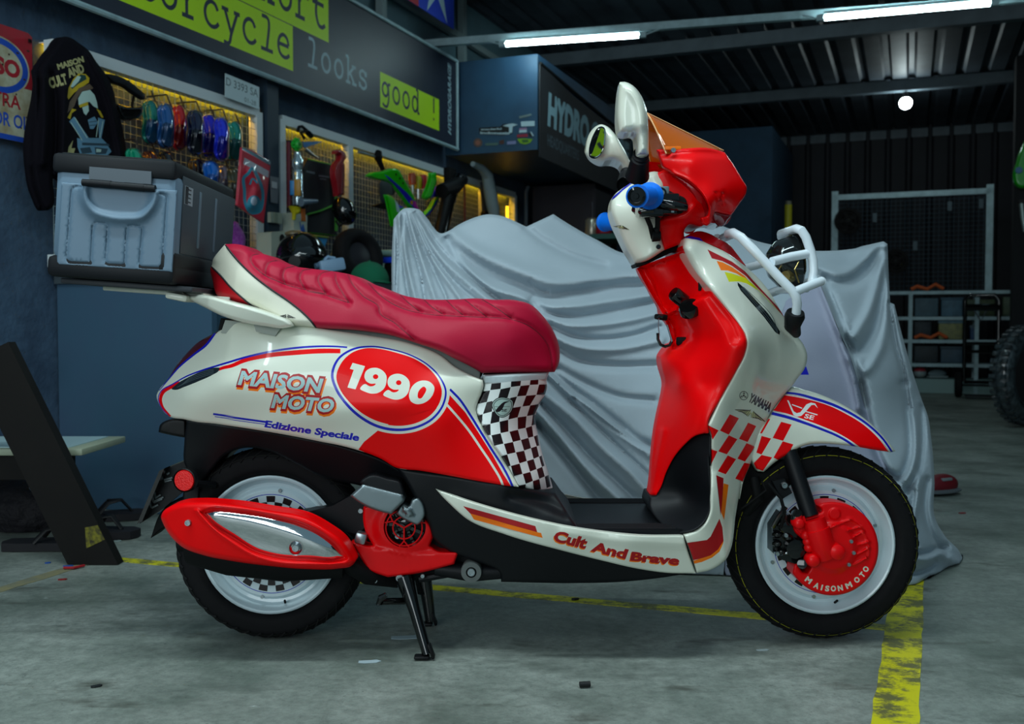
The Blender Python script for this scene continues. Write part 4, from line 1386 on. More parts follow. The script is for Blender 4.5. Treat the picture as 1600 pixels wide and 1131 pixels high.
# ---------------------------------------------------------------- wheels
def wheel(name, cx, cz, ck):
    cz = .2303; w = empty(name, (cx, 0, cz)); parent_to(w, SK)
    c = Vector((cx, 0, cz)); ax = (0, -1, 0)
    prof = []
    for k in range(29):                                   # tyre section
        a = -PI * .86 + 1.72 * PI * k / 28
        prof.append((.1925 + .035 * math.cos(a), .057 * math.sin(a) * (1 - .12 * math.sin(a) ** 8)))
    T = MB().lathe(prof, c, ax, 72)
    ty = T.out('tyre', M_RUBBER, w)
    # tread bars: raised blocks across the shoulder
    G_ = MB(); n = 46
    for k in range(n):
        a = 2 * PI * k / n
        for s in (-1, 1):
            P_ = []
            for q in range(5):
                th = .20 + .24 * q
                rad = .1925 + .0352 * math.cos(th); y = s * .0572 * math.sin(th)
                aa = a + .045 * q + (0.07 if s > 0 else 0)
                P_.append(Vector((cx + rad * math.cos(aa), -y, cz + rad * math.sin(aa))))
            G_.tube(P_, .0019, 4)
    G_.out('tread', mat('tread_groove', '08080a', 0.9), ty)
    # yellow line
    a = .98
    G_ = MB().lathe([(.1925 + .0355 * math.cos(a + d), .0576 * math.sin(a + d)) for d in (-.02, .02)], c, ax, 72)
    G_.out('tyre_line', M_TYELLOW if name == 'front_wheel' else mat('faded_line', '22241f', 0.7), ty)
    # rim: dish with steps, both sides
    m = MB()
    m.lathe([(.163, .030), (.164, .040), (.160, .043), (.156, .041), (.150, .024), (.143, .013), (.136, .011), (.131, .020), (.126, .027), (.060, .025), (.0, .025)], c, ax, 64)
    m.lathe([(.163, -.030), (.164, -.040), (.160, -.043), (.148, -.030), (.140, -.022), (.125, -.02), (.0, -.02)], c, ax, 64)
    m.lathe([(.163, .032), (.158, .0), (.163, -.032)], c, ax, 64)
    rim = m.out('rim', M_RIM, w, angle=25)
    # printed rings and check band on the disc (y = towards the viewer)
    yd = .0275
    D = MB()
    D.lathe([(.118, yd - .0003), (.1165, yd - .0003)], c, ax, 64, 0)
    D.lathe([(.067, yd - .0003), (.066, yd - .0003)], c, ax, 64, 0)
    nc = 34
    for ri in range(3):
        r0 = .071 + ri * .0142
        for k in range(nc):
            if (k + ri) % 2 == 0:
                D.lathe([(r0 + .0142, yd - .0001), (r0, yd - .0001)], c, ax, 3, 1, a0=2 * PI * k / nc, a1=2 * PI * (k + 1) / nc)
    D.out('check_band', [M_BLUE, M_CHKB], rim)
    for k in range(6):
        a = 2 * PI * k / 6 + .35
        b = MB(); bolt(b, c + Vector((.128 * math.cos(a), -yd, .128 * math.sin(a))), ax, .0045)
        b.out('rim_rivet', M_ALU, rim)
    V_ = MB().tube([c + Vector((.03, -.02, -.142)), c + Vector((.032, -.032, -.134))], .0028, 8); V_.out('valve', M_RUBBER, rim)
    return w


pf = U(1281.5, 847, 0); pr = U(428, 846, 0)
wheel('front_wheel', pf.x, .2275, 0)
wheel('rear_wheel', pr.x, .2275, 0)

# ---------------------------------------------------------------- fork and front hub
H1 = lambda p: Z(1190, 760, .15911, p)
fk = lambda px, py, y: U(px, py, y)
mb = MB()
for s, yy in ((1, -.098), (-1, .098)):
    a = fk(1236, 716, -.066); b = fk(1266, 806, -.098)
    a = Vector((a.x, yy * .67, a.z)); b = Vector((b.x, yy, b.z))
    d = (a - b).normalized()
    mb.tube([b, a + d * .03], .0195, 20)
st_a = Vector((a.x - .055, 0, a.z + .05))
mb.box((a.x - .012, 0, a.z + .012), (.04, .15, .03), bev=.006)
mb.tube([st_a, st_a + d * .30], .022, 14)
mb.out('fork', M_SATIN, SK)
mb = MB()
mb.prism([fk(1207, 752, -.10), fk(1226, 748, -.10), fk(1238, 770, -.10), fk(1222, 780, -.10)], (0, .02, 0))
bolt(mb, fk(1226, 759, -.103), (0, -1, 0), .009)
mb.out('fork_bracket', M_SATIN, SK)
mb = MB(); bolt(mb, fk(1225.5, 758, -.104), (0, -1, 0), .0075); mb.out('bracket_bolt', M_ALU, SK)
mb = MB()
mb.tube([fk(1190, 752, -.09), fk(1197, 766, -.1), fk(1165, 790, -.1), fk(1150, 800, -.08)], .003, 8)
mb.tube([fk(1200, 755, -.1), fk(1220, 778, -.11), fk(1226, 800, -.11), fk(1220, 825, -.10)], .004, 8)
mb.tube([fk(1178, 745, -.06), fk(1185, 780, -.07), fk(1165, 800, -.05)], .012, 10)
mb.out('brake_hose', M_MATTE, SK)
mud = [(1174, 724, 1), (1184, 737), (1200, 733), (1225, 716, 1), (1236, 720), (1234, 745), (1205, 760), (1180, 790), (1160, 812), (1148, 800), (1152, 770), (1162, 745)]
panel('inner_mudguard', mud, -.045, [M_MATTE], SK, 10, 3, .005)

# brake: red hub cover with its ribs, clamp and lettering
hc = H1([(693, 610)])[0]
hub_out = [(hc[0] + 72.3 * math.cos(a), hc[1] + 73 * math.sin(a)) for a in np.radians(np.arange(-103, 152, 6))] + H1([(305, 830, 1), (318, 775), (340, 755), (372, 790), (400, 840), (450, 845, 1), (480, 790), (450, 720), (470, 640), (440, 560), (380, 500), (320, 440), (310, 370), (340, 320), (420, 300), (500, 280), (590, 235), (555, 190, 1)])
dec = []
word = 'MAISON MOTO'
pos = [(462, 918), (540, 972), (592, 990), (645, 1000), (705, 1000), (772, 995), None, (855, 968), (935, 915), (988, 865), (1022, 810)]
for ch, p in zip(word, pos):
    if p is None: continue
    p = H1([p])[0]
    v = np.array(p) - np.array(hc)
    t_ = np.array([v[1], -v[0]]) / np.linalg.norm(v)
    w_ = {'I': 1.2, 'M': 5.0, 'O': 4.2, 'N': 4.0, 'A': 4.2}.get(ch, 3.4)
    up = -v / np.linalg.norm(v)
    base = np.array(p) - up * 4.2
    dec.append((text(ch, base - t_ * w_, base + t_ * w_, 8.4, 0, .05), 1))
rb = [([(670, 410), (780, 360), (885, 322)], .006, 1.7), ([(850, 430), (975, 395)], .006, 1.8), ([(885, 325), (940, 355), (985, 395)], .004, 1.6), ([(910, 495), (1000, 440)], .006, 1.9), ([(950, 570), (1045, 550)], .006, 2.2), ([(945, 665), (1055, 605)], .006, 1.8), ([(905, 770), (1050, 695)], .006, 1.9), ([(1000, 440), (1050, 560), (1055, 640), (1045, 700)], .003, 1.6)]
bumps = [(H1(a), h, w) for a, h, w in rb]
hub = panel('hub_cover', hub_out, -.098, [M_RED2, mat('cream_letters', 'd8dcc8', 0.5)], SK, 6, 5, .008, dec, mode='shell', t=.05, bumps=bumps, step=3,
            recess=[(oval(*H1([(700, 600)])[0], 36, 38), -.012, 6), (oval(*H1([(718, 268)])[0], 9, 9), -.004, 2)])
mb = MB()
A0 = fk(*H1([(508, 320)])[0], -.112); A1 = fk(*H1([(600, 600)])[0], -.118); A2 = fk(*H1([(640, 690)])[0], -.116)
mb.tube([A0, A0.lerp(A1, .35), A0.lerp(A1, .36), A1, A2], [.026, .026, .029, .028, .022], 20)
for px, r_, y in (((362, 362), .012, -.125), ((505, 725), .015, -.125), ((740, 640), .017, -.135)):
    mb.lathe([(0, .012), (r_ * .6, .012), (r_, .007), (r_ * 1.05, -.02), (0, -.02)], fk(*H1([px])[0], y), (0, -1, 0), 18)
for px in ((430, 480), (450, 540), (462, 600)):
    mb.ball(fk(*H1([px])[0], -.115), .011, 12)
mb.prism([fk(*q_, -.11) for q_ in H1([(330, 330), (420, 290), (480, 480), (430, 520), (340, 420)])], (0, .03, 0))
mb.prism([fk(*q_, -.12) for q_ in H1([(570, 640), (680, 600), (780, 640), (760, 700), (620, 750)])], (0, .03, 0))
mb.out('fork_clamp', M_RED2, SK, angle=50)
for px in ((880, 540), (905, 652), (858, 768)):
    b = MB(); bolt(b, fk(*H1([px])[0], -.112), (0, -1, 0), .0045); b.out('hub_screw', M_ALU, hub)
b = MB(); b.lathe([(0, .008), (.012, .008), (.013, 0), (.013, -.01)], fk(*H1([(345, 285)])[0], -.115), (-.2, -.6, .8), 14); b.out('clamp_bolt', M_CHROME, SK)

# brake caliper
mb = MB()
cal = H1([(110, 400), (200, 260), (300, 290), (330, 440), (400, 520), (450, 600), (430, 700), (420, 800), (330, 760), (200, 720), (110, 650)])
mb.prism([fk(*q_, -.09) for q_ in cal], (0, .05, 0))
mb.lathe([(0, .01), (.022, .008), (.024, -.02)], fk(*H1([(330, 610)])[0], -.10), (0, -1, 0), 20)
mb.lathe([(0, .01), (.012, .008), (.014, -.02)], fk(*H1([(225, 400)])[0], -.095), (0, -1, 0), 16)
for px in ((150, 470), (150, 560), (190, 640), (260, 500)):
    mb.ball(fk(*H1([px])[0], -.095), (.012, .012, .009), 10)
mb.tube([fk(*H1([(110, 400)])[0], -.1), fk(*H1([(170, 300)])[0], -.105), fk(*H1([(240, 200)])[0], -.105)], .005, 8)
mb.lathe([(0, .02), (.011, .018), (.013, -.02)], fk(*H1([(400, 760)])[0], -.1), (-.3, -.9, .2), 14)
cl = mb.out('brake_caliper', M_BLACKG, SK)
for px in ((230, 250), (155, 660), (240, 480)):
    b = MB(); bolt(b, fk(*H1([px])[0], -.106), (0, -1, 0), .005); b.out('caliper_bolt', M_ALU, cl)
b = MB().tube([fk(*H1([(120, 650)])[0], -.1), fk(*H1([(260, 655)])[0], -.1)], .003, 8); b.out('caliper_pin', M_CHROME, cl)

# ---------------------------------------------------------------- handlebar cover, cowl, visor
K3 = lambda p: Z(930, 260, .14143, p)
K4 = lambda p: Z(1010, 170, .17682, p)
neck = K3([(430, 150, 1), (470, 150), (560, 80), (690, 60), (760, 120), (760, 400), (740, 600), (718, 700), (770, 920, 1), (560, 1045), (440, 1080, 1), (350, 930), (260, 730), (200, 590), (170, 480), (180, 375)])
NC = [(991, 282, -.04), (957, 315, -.05), (955, 335, -.055), (967, 365, -.055), (992, 412, -.05), (1010, 405, -.085), (1037, 390, -.09), (1015, 300, -.10), (1000, 340, -.10), (1020, 350, -.10), (1010, 274, -.08), (1030, 275, -.08)]
dec = [(stroke(K3([(432, 150), (300, 258), (175, 368)]), 2.6, False, False), 1)]
panel('handlebar_cover', neck, NC, [M_CREAM, M_BLUE], SK, 7, 8, .02, dec)
nd = panel.depth
nk = bpy.data.objects['handlebar_cover']
decal('winged_badge', wings(K3([(290, 670)])[0], 12.5, .2, 'g'), nd, [M_CHKB, bpy.data.materials['gold_vinyl']], nk, key={'k': 0, 'g': 1})
b = MB(); bolt(b, fk(*K3([(698, 888)])[0], -.093), (0, -1, 0), .0055); b.out('cover_screw', M_BLACKG, nk)

red = K3([(650, 195, 1), (690, 70, 1), (770, 40), (850, 70), (930, 110), (1000, 170), (1100, 280), (1200, 400, 1), (1240, 600), (1180, 660), (1040, 640), (985, 700), (980, 790), (945, 855, 1), (768, 922, 1), (722, 790), (705, 700), (690, 600, 1), (750, 545), (720, 300)])
panel('front_cover', red, [(1022, 288, -.085), (1040, 268, -.08), (1060, 280, -.10), (1100, 318, -.11), (1085, 335, -.115), (1060, 345, -.11), (1036, 345, -.10), (1033, 360, -.09), (1065, 375, -.075), (1038, 390, -.085), (1100, 345, -.08), (1070, 310, -.118)], [M_RED], SK, 7, 5, .01, (),
      bumps=[(K3([(700, 600), (850, 580), (1000, 545), (1100, 440)]), .008, 6)])
fd = panel.depth
panel('steering_joint', K3([(440, 1075, 1), (545, 1000, 1), (930, 820, 1), (990, 770, 1), (975, 860, 1), (940, 905, 1), (560, 1085, 1), (455, 1110, 1)]), -.045, [M_MATTE], SK, 8, 2, .003)
hole = K3([(620, 198, 1), (760, 240), (880, 300), (1000, 362), (1015, 440), (960, 512, 1), (850, 530), (750, 545), (590, 562), (480, 532), (432, 480), (440, 360), (520, 250)])
panel('control_recess', hole, -.136, [M_MATTE], SK, 8, 2, .004, mode='shell', t=.03)
mb = MB()
for px, r_, y in (((720, 300), .013, -.15), ((760, 410), .011, -.15), ((640, 500), .010, -.15), ((880, 340), .008, -.14)):
    mb.lathe([(0, .01), (r_, .008), (r_ * 1.1, -.02), (0, -.02)], fk(*K3([px])[0], y), (0, -1, 0), 16)
mb.tube([fk(*K3([(740, 400)])[0], -.15), fk(*K3([(860, 430)])[0], -.155), fk(*K3([(1000, 450)])[0], -.14)], [.010, .012, .009], 14)
mb.box(fk(*K3([(800, 350)])[0], -.145), (.05, .02, .02), bev=.004)
mb.box(fk(*K3([(620, 520)])[0], -.15), (.05, .03, .018), bev=.004)
mb.box(fk(*K3([(800, 500)])[0], -.14), (.04, .02, .012), bev=.003)
mb.tube([fk(*K3([(430, 470)])[0], -.14), fk(*K3([(520, 500)])[0], -.16), fk(*K3([(640, 480)])[0], -.16)], .008, 10)
mc = mb.out('brake_cylinder', M_BLACKG, SK)
b = MB(); b.box(fk(*K3([(760, 270)])[0], -.145), (.022, .012, .02), bev=.003); b.out('clamp_plate', M_ALU, mc)
b = MB(); b.lathe([(0, .016), (.006, .016), (.007, .0)], fk(*K3([(725, 300)])[0], -.15), (0, -1, 0), 14); b.out('clamp_bolt', M_ALU, mc)
b = MB(); b.box(fk(*K3([(855, 495)])[0], -.15), (.006, .006, .006)); b.out('cable_nut', M_ALU, mc)
b = MB(); b.tube([fk(*K3([(470, 455)])[0], -.16), fk(*K3([(470, 560)])[0], -.15)], .0055, 8, flat=.6); b.out('lever_tab', M_CREAM, mc)
mb = MB()
mb.tube([fk(*K3([(560, 540)])[0], -.15), fk(*K3([(610, 660)])[0], -.13), fk(*K3([(640, 790)])[0], -.11)], .0055, 10)
mb.tube([fk(*K3([(690, 500)])[0], -.15), fk(*K3([(690, 640)])[0], -.13), fk(*K3([(680, 780)])[0], -.11)], .006, 10)
mb.tube([fk(*K3([(630, 770)])[0], -.12), fk(*K3([(720, 770)])[0], -.12)], [.013, .011], 12)
mb.tube([fk(*K3([(655, 715)])[0], -.125), fk(*K3([(690, 705)])[0], -.125)], [.008, .008], 12)
mb.out('control_cable', M_MATTE, SK)

# fairing
cowl = K4([(90, 360, 1), (300, 352), (570, 350), (690, 384, 1), (740, 450), (800, 545), (850, 630), (885, 690), (882, 740), (820, 840), (750, 940, 1), (680, 925), (610, 908, 1), (585, 945), (575, 1000), (540, 1030), (500, 1018), (478, 965, 1), (540, 940), (556, 890), (530, 810), (480, 735), (420, 680), (340, 620), (240, 578), (190, 545), (150, 525), (120, 450)])
FC = [(1026, 234, -.10), (1060, 232, -.115), (1110, 232, -.085), (1132, 238, -.06), (1152, 267, -.05), (1166, 295, -.04), (1164, 303, -.04), (1142, 336, -.06), (1120, 330, -.10), (1105, 350, -.12), (1098, 345, -.125), (1107, 325, -.145), (1090, 295, -.145), (1060, 278, -.135), (1036, 262, -.115), (1080, 255, -.14), (1120, 290, -.125), (1140, 300, -.095), (1115, 310, -.14)]
panel('headlight_cowl', cowl, FC, [M_RED, M_DKRED], SK, 6, 4, .012, (), mode='pair', t=.006,
      bumps=[(K4([(110, 400), (300, 395), (500, 388), (660, 395)]), -.007, 6), (K4([(240, 580), (400, 650), (500, 760), (560, 890), (560, 1000)]), .006, 4)],
      recess=[(pg(K4([(600, 730), (625, 735), (650, 860), (640, 850)])), .006, 2), (pg(K4([(655, 745), (690, 735), (672, 800), (690, 850), (660, 850)])), .006, 2)])
cd = panel.depth
cw = bpy.data.objects['headlight_cowl']
inner = K4([(240, 580), (340, 625), (450, 710), (530, 810), (565, 900), (640, 905), (750, 942), (690, 1030), (600, 1010), (480, 1000), (400, 940), (440, 830)])
panel('cowl_liner', inner, [(1055, 275, -.115), (1100, 310, -.12), (1080, 335, -.10), (1110, 340, -.08), (1140, 338, -.05), (1130, 352, -.04), (1095, 348, -.08)], [M_DKRED], cw, 8, 3, .004)
lens = K4([(585, 950), (600, 915), (660, 925), (752, 942, 1), (715, 990), (680, 1036), (645, 1040), (610, 1015)])
panel('headlight_lens', lens, [(1115, 335, -.09), (1142, 337, -.055), (1130, 352, -.045), (1120, 350, -.06)], [mat('red_lens_gloss', '7d0a18', 0.08, coat=1.0)], cw, 6, 3, .006)
b = MB(); bolt(b, fk(*K4([(238, 368)])[0], -.122), (0, -1, 0), .006); b.out('visor_screw', M_ALU, cw)
# amber visor: a curved sheet rising back from the cowl
def vis(u, v):
    """u across -1..1, v from cowl front to the free edge"""
    a = U(1130, 237, 0); bq = U(1006, 176, 0)
    c_ = a.lerp(bq, v)
    e0 = U(1098, 238, -.088); e1 = U(1041, 240, -.112)
    e_ = e0.lerp(e1, v)
    q = abs(u) ** 2.2
    return Vector((c_.x + (e_.x - c_.x) * q, u * abs(e_.y), c_.z + (e_.z - c_.z) * q))
V = []; Fs = []
nu, nvv = 20, 14
for i in range(nu + 1):
    for j in range(nvv + 1):
        V.append(vis(-1 + 2 * i / nu, j / nvv))
for i in range(nu):
    for j in range(nvv):
        Fs.append((i * (nvv + 1) + j, (i + 1) * (nvv + 1) + j, (i + 1) * (nvv + 1) + j + 1, i * (nvv + 1) + j + 1))
vm = mat('amber_acrylic', 'c86000', 0.05, alpha=0.74, coat=0.6, spec=0.6)
mb = MB(); mb.add(V, Fs)
vo = mb.out('visor', vm, cw, angle=80)
md = vo.modifiers.new('s', 'SOLIDIFY'); md.thickness = .003
mb = MB().tube([vis(-1 + 2 * i / 24, 1.0) for i in range(25)], .0018, 6).tube([vis(0, k / 10) + Vector((0, -.001, .002)) for k in range(11)], .0022, 6)
mb.out('visor_edge', mat('amber_edge', 'f0b880', 0.2, coat=0.5), vo)
b = MB(); b.box(fk(*K4([(235, 348)])[0], -.11), (.036, .004, .008), bev=.001); b.out('amber_tab', mat('orange_tab', 'ff7a00', 0.4), cw)

# ---------------------------------------------------------------- grips
def grip(name, a, b, r, par):
    a, b = Vector(a), Vector(b); d = (b - a).normalized(); L = (b - a).length
    g = empty(name, a); parent_to(g, par)
    m = MB(); prof = [(r * 1.1, 0), (r * 1.45, .002), (r * 1.5, .010), (r * 1.25, .014), (r * 1.1, .018)]
    k = .02
    while k < L - .012:
        prof += [(r, k), (r * 1.06, k + .002), (r * 1.06, k + .004), (r, k + .006)]; k += .008
    prof += [(r * 1.05, L - .01), (r * 1.22, L - .006), (r * 1.22, L - .001), (r * .9, L), (0, L)]
    m.lathe(prof, a, d, 28)
    m.out('grip_sleeve', M_GRIP, g)
    e = MB().lathe([(r * .95, 0), (r * .98, .006), (r * .7, .009), (r * .66, .005), (r * .3, .005), (r * .25, .008), (0, .008)], a + d * L, d, 22)
    e.out('bar_end', M_BLACKG, g)
    MB().tube([a - d * .12, a + d * (L - .004)], r * .7, 14).out('bar_tube', M_SATIN, g)
    return g


grip('grip', U(1017, 306, -.205), U(995.5, 306.5, -.33), .0195, SK)
gl_b = Vector((U(995.5, 306.5, -.33).x, .33, U(995.5, 306.5, -.33).z)); gl_a = Vector((U(1017, 306, -.205).x, .205, U(1017, 306, -.205).z))
e_ = U(945, 347, .31); gl_b = e_; gl_a = U(975, 347, .205)
grip('grip', gl_a, gl_b, .021, SK)

# ---------------------------------------------------------------- mirrors
def mirror(head, mats, y, wy, stem, boot, glass=None):
    m = empty('mirror', stem[-1]); parent_to(m, SK)
    return m


N2 = lambda p: Z(900, 110, .1592, p)
mr = empty('mirror', U(1000, 245, -.15)); parent_to(mr, SK)
head = N2([(430, 115, 1), (480, 112), (560, 150), (630, 230), (680, 340), (700, 430), (708, 520), (712, 640), (714, 820, 1), (600, 832, 1), (592, 700), (575, 615), (500, 622), (420, 605, 1), (405, 480), (408, 330), (418, 200)])
panel('mirror_shell', head, -.245, [M_CREAM], mr, 7, 14, .035, mode='solid', mid=-.19,
      bumps=[(N2([(560, 170), (640, 330), (660, 520)]), .01, 10)])
mb = MB()
b0 = U(1002, 238, -.19); b1 = U(995, 279, -.12)
mb.lathe([(.016, 0), (.0175, .004), (.015, .007), (.018, .010), (.018, .014), (.0155, .017), (.019, .02), (.019, .024), (.021, .03), (.024, .06), (.027, .075)], b0, (b1 - b0), 20)
mb.out('mirror_boot', M_SATIN, mr)
mr2 = empty('mirror', U(978, 270, .15)); parent_to(mr2, SK)
h2 = N2([(245, 528), (290, 540), (370, 610), (440, 720), (500, 830), (540, 920), (557, 1000, 1), (455, 1005, 1), (440, 920), (400, 888), (330, 880), (280, 895), (200, 890), (120, 860), (85, 810), (90, 740), (120, 640), (180, 560)])
panel('mirror_shell', h2, [(940, 195, .155), (915, 248, .192), (912, 235, .198), (947, 215, .137), (946, 240, .14), (925, 215, .178), (965, 230, .13), (985, 265, .16), (932, 251, .165)], [M_CREAM], mr2, 7, 9, .025, mode='solid', mid=.21)
d2 = panel.depth
gl = N2([(250, 548), (278, 560), (290, 600), (285, 680), (270, 770), (230, 840), (175, 868), (135, 850), (125, 800), (140, 710), (180, 610), (215, 560)])
gin = [(np.mean([q[0] for q in gl]) + (p[0] - np.mean([q[0] for q in gl])) * .86, np.mean([q[1] for q in gl]) + (p[1] - np.mean([q[1] for q in gl])) * .9) for p in gl]
decal('mirror_bezel', [(pg(gl, True), 0)], d2, [M_BLACKG], mr2, .001)
# the glass: a flat pane facing back and inwards so that it shows the wall banner
gc = np.mean(gin, 0)
c3 = at_panel([gc], d2, .006)[0]
want = W(0.9, 0.12, 2.2)
nrm = ((Vector(CAM) - c3).normalized() + (want - c3).normalized()).normalized()
gv = [onplane(p[0], p[1], c3, nrm) for p in spline(gin, True, 3)]
me_ = MB().prism(gv, -nrm * .002)
me_.out('mirror_glass', mat('mirror_silver', 'e8eef0', 0.02, metal=1.0), mr2, smooth=False)
mb = MB(); b0 = U(979, 269, .16); b1 = U(977, 290, .10)
mb.lathe([(.014, 0), (.016, .004), (.014, .007), (.0165, .010), (.0165, .014), (.0145, .017), (.018, .022), (.02, .045), (.022, .07)], b0, b1 - b0, 18)
mb.out('mirror_boot', M_SATIN, mr2)

# ---------------------------------------------------------------- front carrier and driving lamp
fc = empty('front_carrier', U(1190, 440, -.1)); parent_to(fc, SK)
def C5(px, y): return U(*L5([px])[0], y)
r_ = .0105
mb = MB()
for s in (-1, 1):
    def q(px, y, s=s):
        p = C5(px, -abs(y)); return Vector((p.x, s * abs(y), p.z))
    P_ = [q((1155, 900), .12), q((1165, 800), .13), q((1155, 740), .135), q((1120, 680), .135), q((1000, 560), .13), q((800, 345), .12), q((640, 180), .11), q((570, 140), .09), q((520, 150), .06)]
    mb.tube(P_, r_, 12)
    mb.tube([q((1130, 695), .135), q((1250, 645), .12), q((1390, 590), .09)], r_, 12)
    mb.tube([q((930, 410), .125), q((1100, 365), .1), q((1290, 330), .08)], r_, 12)
p1 = C5((520, 150), .0)
mb.tube([Vector((p1.x, -.06, C5((520, 150), -.06).z)), Vector((p1.x + .0, .06, C5((520, 150), -.06).z))], r_, 12)
near_ = [C5(x, -.085) for x in ((1300, 600), (1318, 500), (1312, 400), (1290, 310), (1245, 180), (1205, 120))]
far_ = [Vector((p.x, .085, p.z)) for p in near_[::-1]]
mb.tube(near_ + [near_[-1] + Vector((-.006, .02, .006)), far_[0] + Vector((-.006, -.02, .006))] + far_, r_, 12)
e1_ = C5((1390, 590), -.09)
mb.tube([e1_, Vector((e1_.x + .006, 0, e1_.z + .002)), Vector((e1_.x, .09, e1_.z))], r_, 12)
mb.out('carrier_tube', M_CARRIER, fc)
for s in (-1, 1):
    mb = MB()
    a = C5((1150, 880), -.12); bq = C5((1120, 1010), -.10); cq = C5((1160, 1085), -.075)
    f = lambda p: Vector((p.x, s * abs(p.y), p.z))
    mb.tube([f(a), f(a.lerp(bq, .3)), f(bq), f(cq)], [.020, .023, .018, .010], 14)
    mb.out('carrier_foot', M_SATIN, fc)
lm = empty('driving_lamp', C5((1120, 430), 0)); parent_to(lm, fc)
lc = Vector((C5((1150, 410), -.03).x, 0, C5((1150, 410), -.03).z))
axl = Vector((1, 0, .12)).normalized()
MB().lathe([(0, -.06), (.03, -.056), (.054, -.036), (.062, -.005), (.064, .008), (.060, .012)], lc, axl, 32).out('lamp_shell', mat('smoked_chrome', '3a3f40', 0.08, metal=0.8), lm)
MB().lathe([(.060, .010), (.045, .020), (.022, .027), (0, .029)], lc, axl, 32).out('lamp_glass', mat('amber_glass', '6b5a26', 0.06, coat=1.0), lm)
mb = MB()
for dy, dz in ((.0, -.02), (.012, -.04), (-.015, -.035)):
    mb.lathe([(0, .012), (.012, .01), (.014, 0), (.014, -.02)], lc + Vector((-.025, dy - .035, dz)), (-.6, -.7, 0), 14)
mb.tube([lc + Vector((-.03, -.045, .0)), lc + Vector((-.045, -.05, -.02)), lc + Vector((-.03, -.045, -.045))], .002, 6)
mb.tube([lc + Vector((.0, -.06, .0)), lc + Vector((-.012, -.065, -.02)), lc + Vector((.0, -.06, -.05))], .002, 6)
mb.out('lamp_wire', mat('brass_bits', '8a7a48', 0.25, metal=0.7), lm)
mb = MB().box(lc + Vector((.0, 0, -.068)), (.04, .15, .008), bev=.002)
mb.out('lamp_bracket', M_CARRIER, lm)

# ---------------------------------------------------------------- exhaust silencer
T4 = lambda p: Z(240, 760, .2, p)
muf = T4([(58, 240), (75, 195), (110, 165), (200, 130), (330, 120), (600, 135), (900, 180), (1200, 240), (1350, 322), (1480, 420), (1550, 530), (1572, 590), (1545, 620), (1450, 640), (1200, 645), (900, 620), (600, 580), (400, 540), (220, 470), (120, 370), (75, 290)])
MC = [(255, 810, -.20), (300, 790, -.215), (280, 845, -.205), (330, 830, -.222), (450, 800, -.225), (440, 880, -.22), (520, 880, -.215), (552, 880, -.205), (520, 840, -.222)]
chro = T4([(370, 200, 1), (450, 172), (650, 182), (900, 220), (1150, 285), (1300, 355), (1420, 450), (1515, 560, 1), (1480, 575), (1200, 582), (950, 562), (800, 522), (620, 415), (470, 312)])
cseg = pg(chro, True)
mo = empty('exhaust_silencer', U(400, 840, -.2)); parent_to(mo, SK)
panel('silencer_cover', muf, MC, [M_RED, M_MATTE], mo, 7, 9, .02, (), mode='shell', t=.05, step=3, recess=[(cseg, .012, 3.0)],
      bumps=[(T4([(340, 190), (430, 290), (600, 430), (800, 545), (950, 590), (1250, 605), (1500, 600)]), .004, 3)])
mdp = panel.depth
inset = [(chro[0][0] + 3, chro[0][1] + .5, 1)] + [(p[0] + (462 - p[0]) * .02, p[1] + (842 - p[1]) * .04) + tuple(p[2:]) for p in chro[1:]]
panel('chrome_shield', inset, lambda X: mdp(X) - .004, [M_CHROME], mo, 6, 10, .012, (), mode='shell', t=.01, step=3,
      bumps=[(T4([(470, 230), (800, 300), (1100, 390), (1350, 500)]), .010, 18)], recess=[(oval(*T4([(1110, 480)])[0], 9, 9.5), .008, 2)])
for px, r_, nm in (((1110, 482), .008, 'shield_bolt'), ((268, 284), .007, 'cover_bolt')):
    b = MB(); p = T4([px])[0]
    bolt(b, at_panel([p], mdp, .004 if nm == 'cover_bolt' else .006)[0], (0, -1, 0), r_); b.out(nm, M_ALU, mo)
mb = MB()
P_ = [U(300, 850, -.12), U(360, 855, -.13), U(450, 865, -.14), U(540, 878, -.14)]
mb.tube(P_, [.045, .062, .062, .035], 24)
mb.tube([U(540, 878, -.14), U(575, 900, -.12), U(620, 905, -.06)], .02, 12)
mb.tube([U(300, 850, -.12), U(280, 850, -.12)], .018, 12)
mb.out('silencer_body', M_MATTE, mo)

# ---------------------------------------------------------------- engine, swing arm and kick starter
Q5 = lambda p: Z(530, 730, .17686, p)
en = empty('engine', U(630, 850, -.1)); parent_to(en, SK)
case = [(470, 800), (500, 795), (545, 780), (575, 768), (600, 760), (680, 770), (720, 850), (742, 878), (720, 893), (650, 905), (610, 905), (585, 912), (565, 906), (560, 890), (555, 850), (520, 820), (480, 812)]
panel('crankcase', case, [(470, 800, -.06), (560, 800, -.085), (600, 830, -.09), (700, 850, -.08), (740, 880, -.08), (580, 900, -.085)], [M_SATIN], en, 9, 6, .01)
rf = Q5([(215, 345, 1), (330, 340), (500, 400), (640, 420), (760, 460), (830, 600), (800, 690, 1), (870, 735), (1055, 745, 1), (1015, 855, 1), (700, 935), (430, 970, 1), (260, 915, 1), (100, 665, 1), (160, 655), (250, 690), (300, 690, 1), (240, 590), (210, 450)])
fanc = Q5([(578, 525)])[0]
fseg = oval(fanc[0], fanc[1], 33, 33, 40)
panel('fan_cover', rf, -.125, [M_RED2], en, 7, 4, .008, (), mode='shell', t=.035, holes=[fseg], recess=[(oval(fanc[0], fanc[1], 46, 40), -.008, 8), (pg(Q5([(90, 640), (300, 700), (640, 760), (1080, 730), (1020, 870), (430, 985), (250, 930)])), -.006, 4)])
fo = bpy.data.objects['fan_cover']
fc3 = U(fanc[0], fanc[1], -.115)
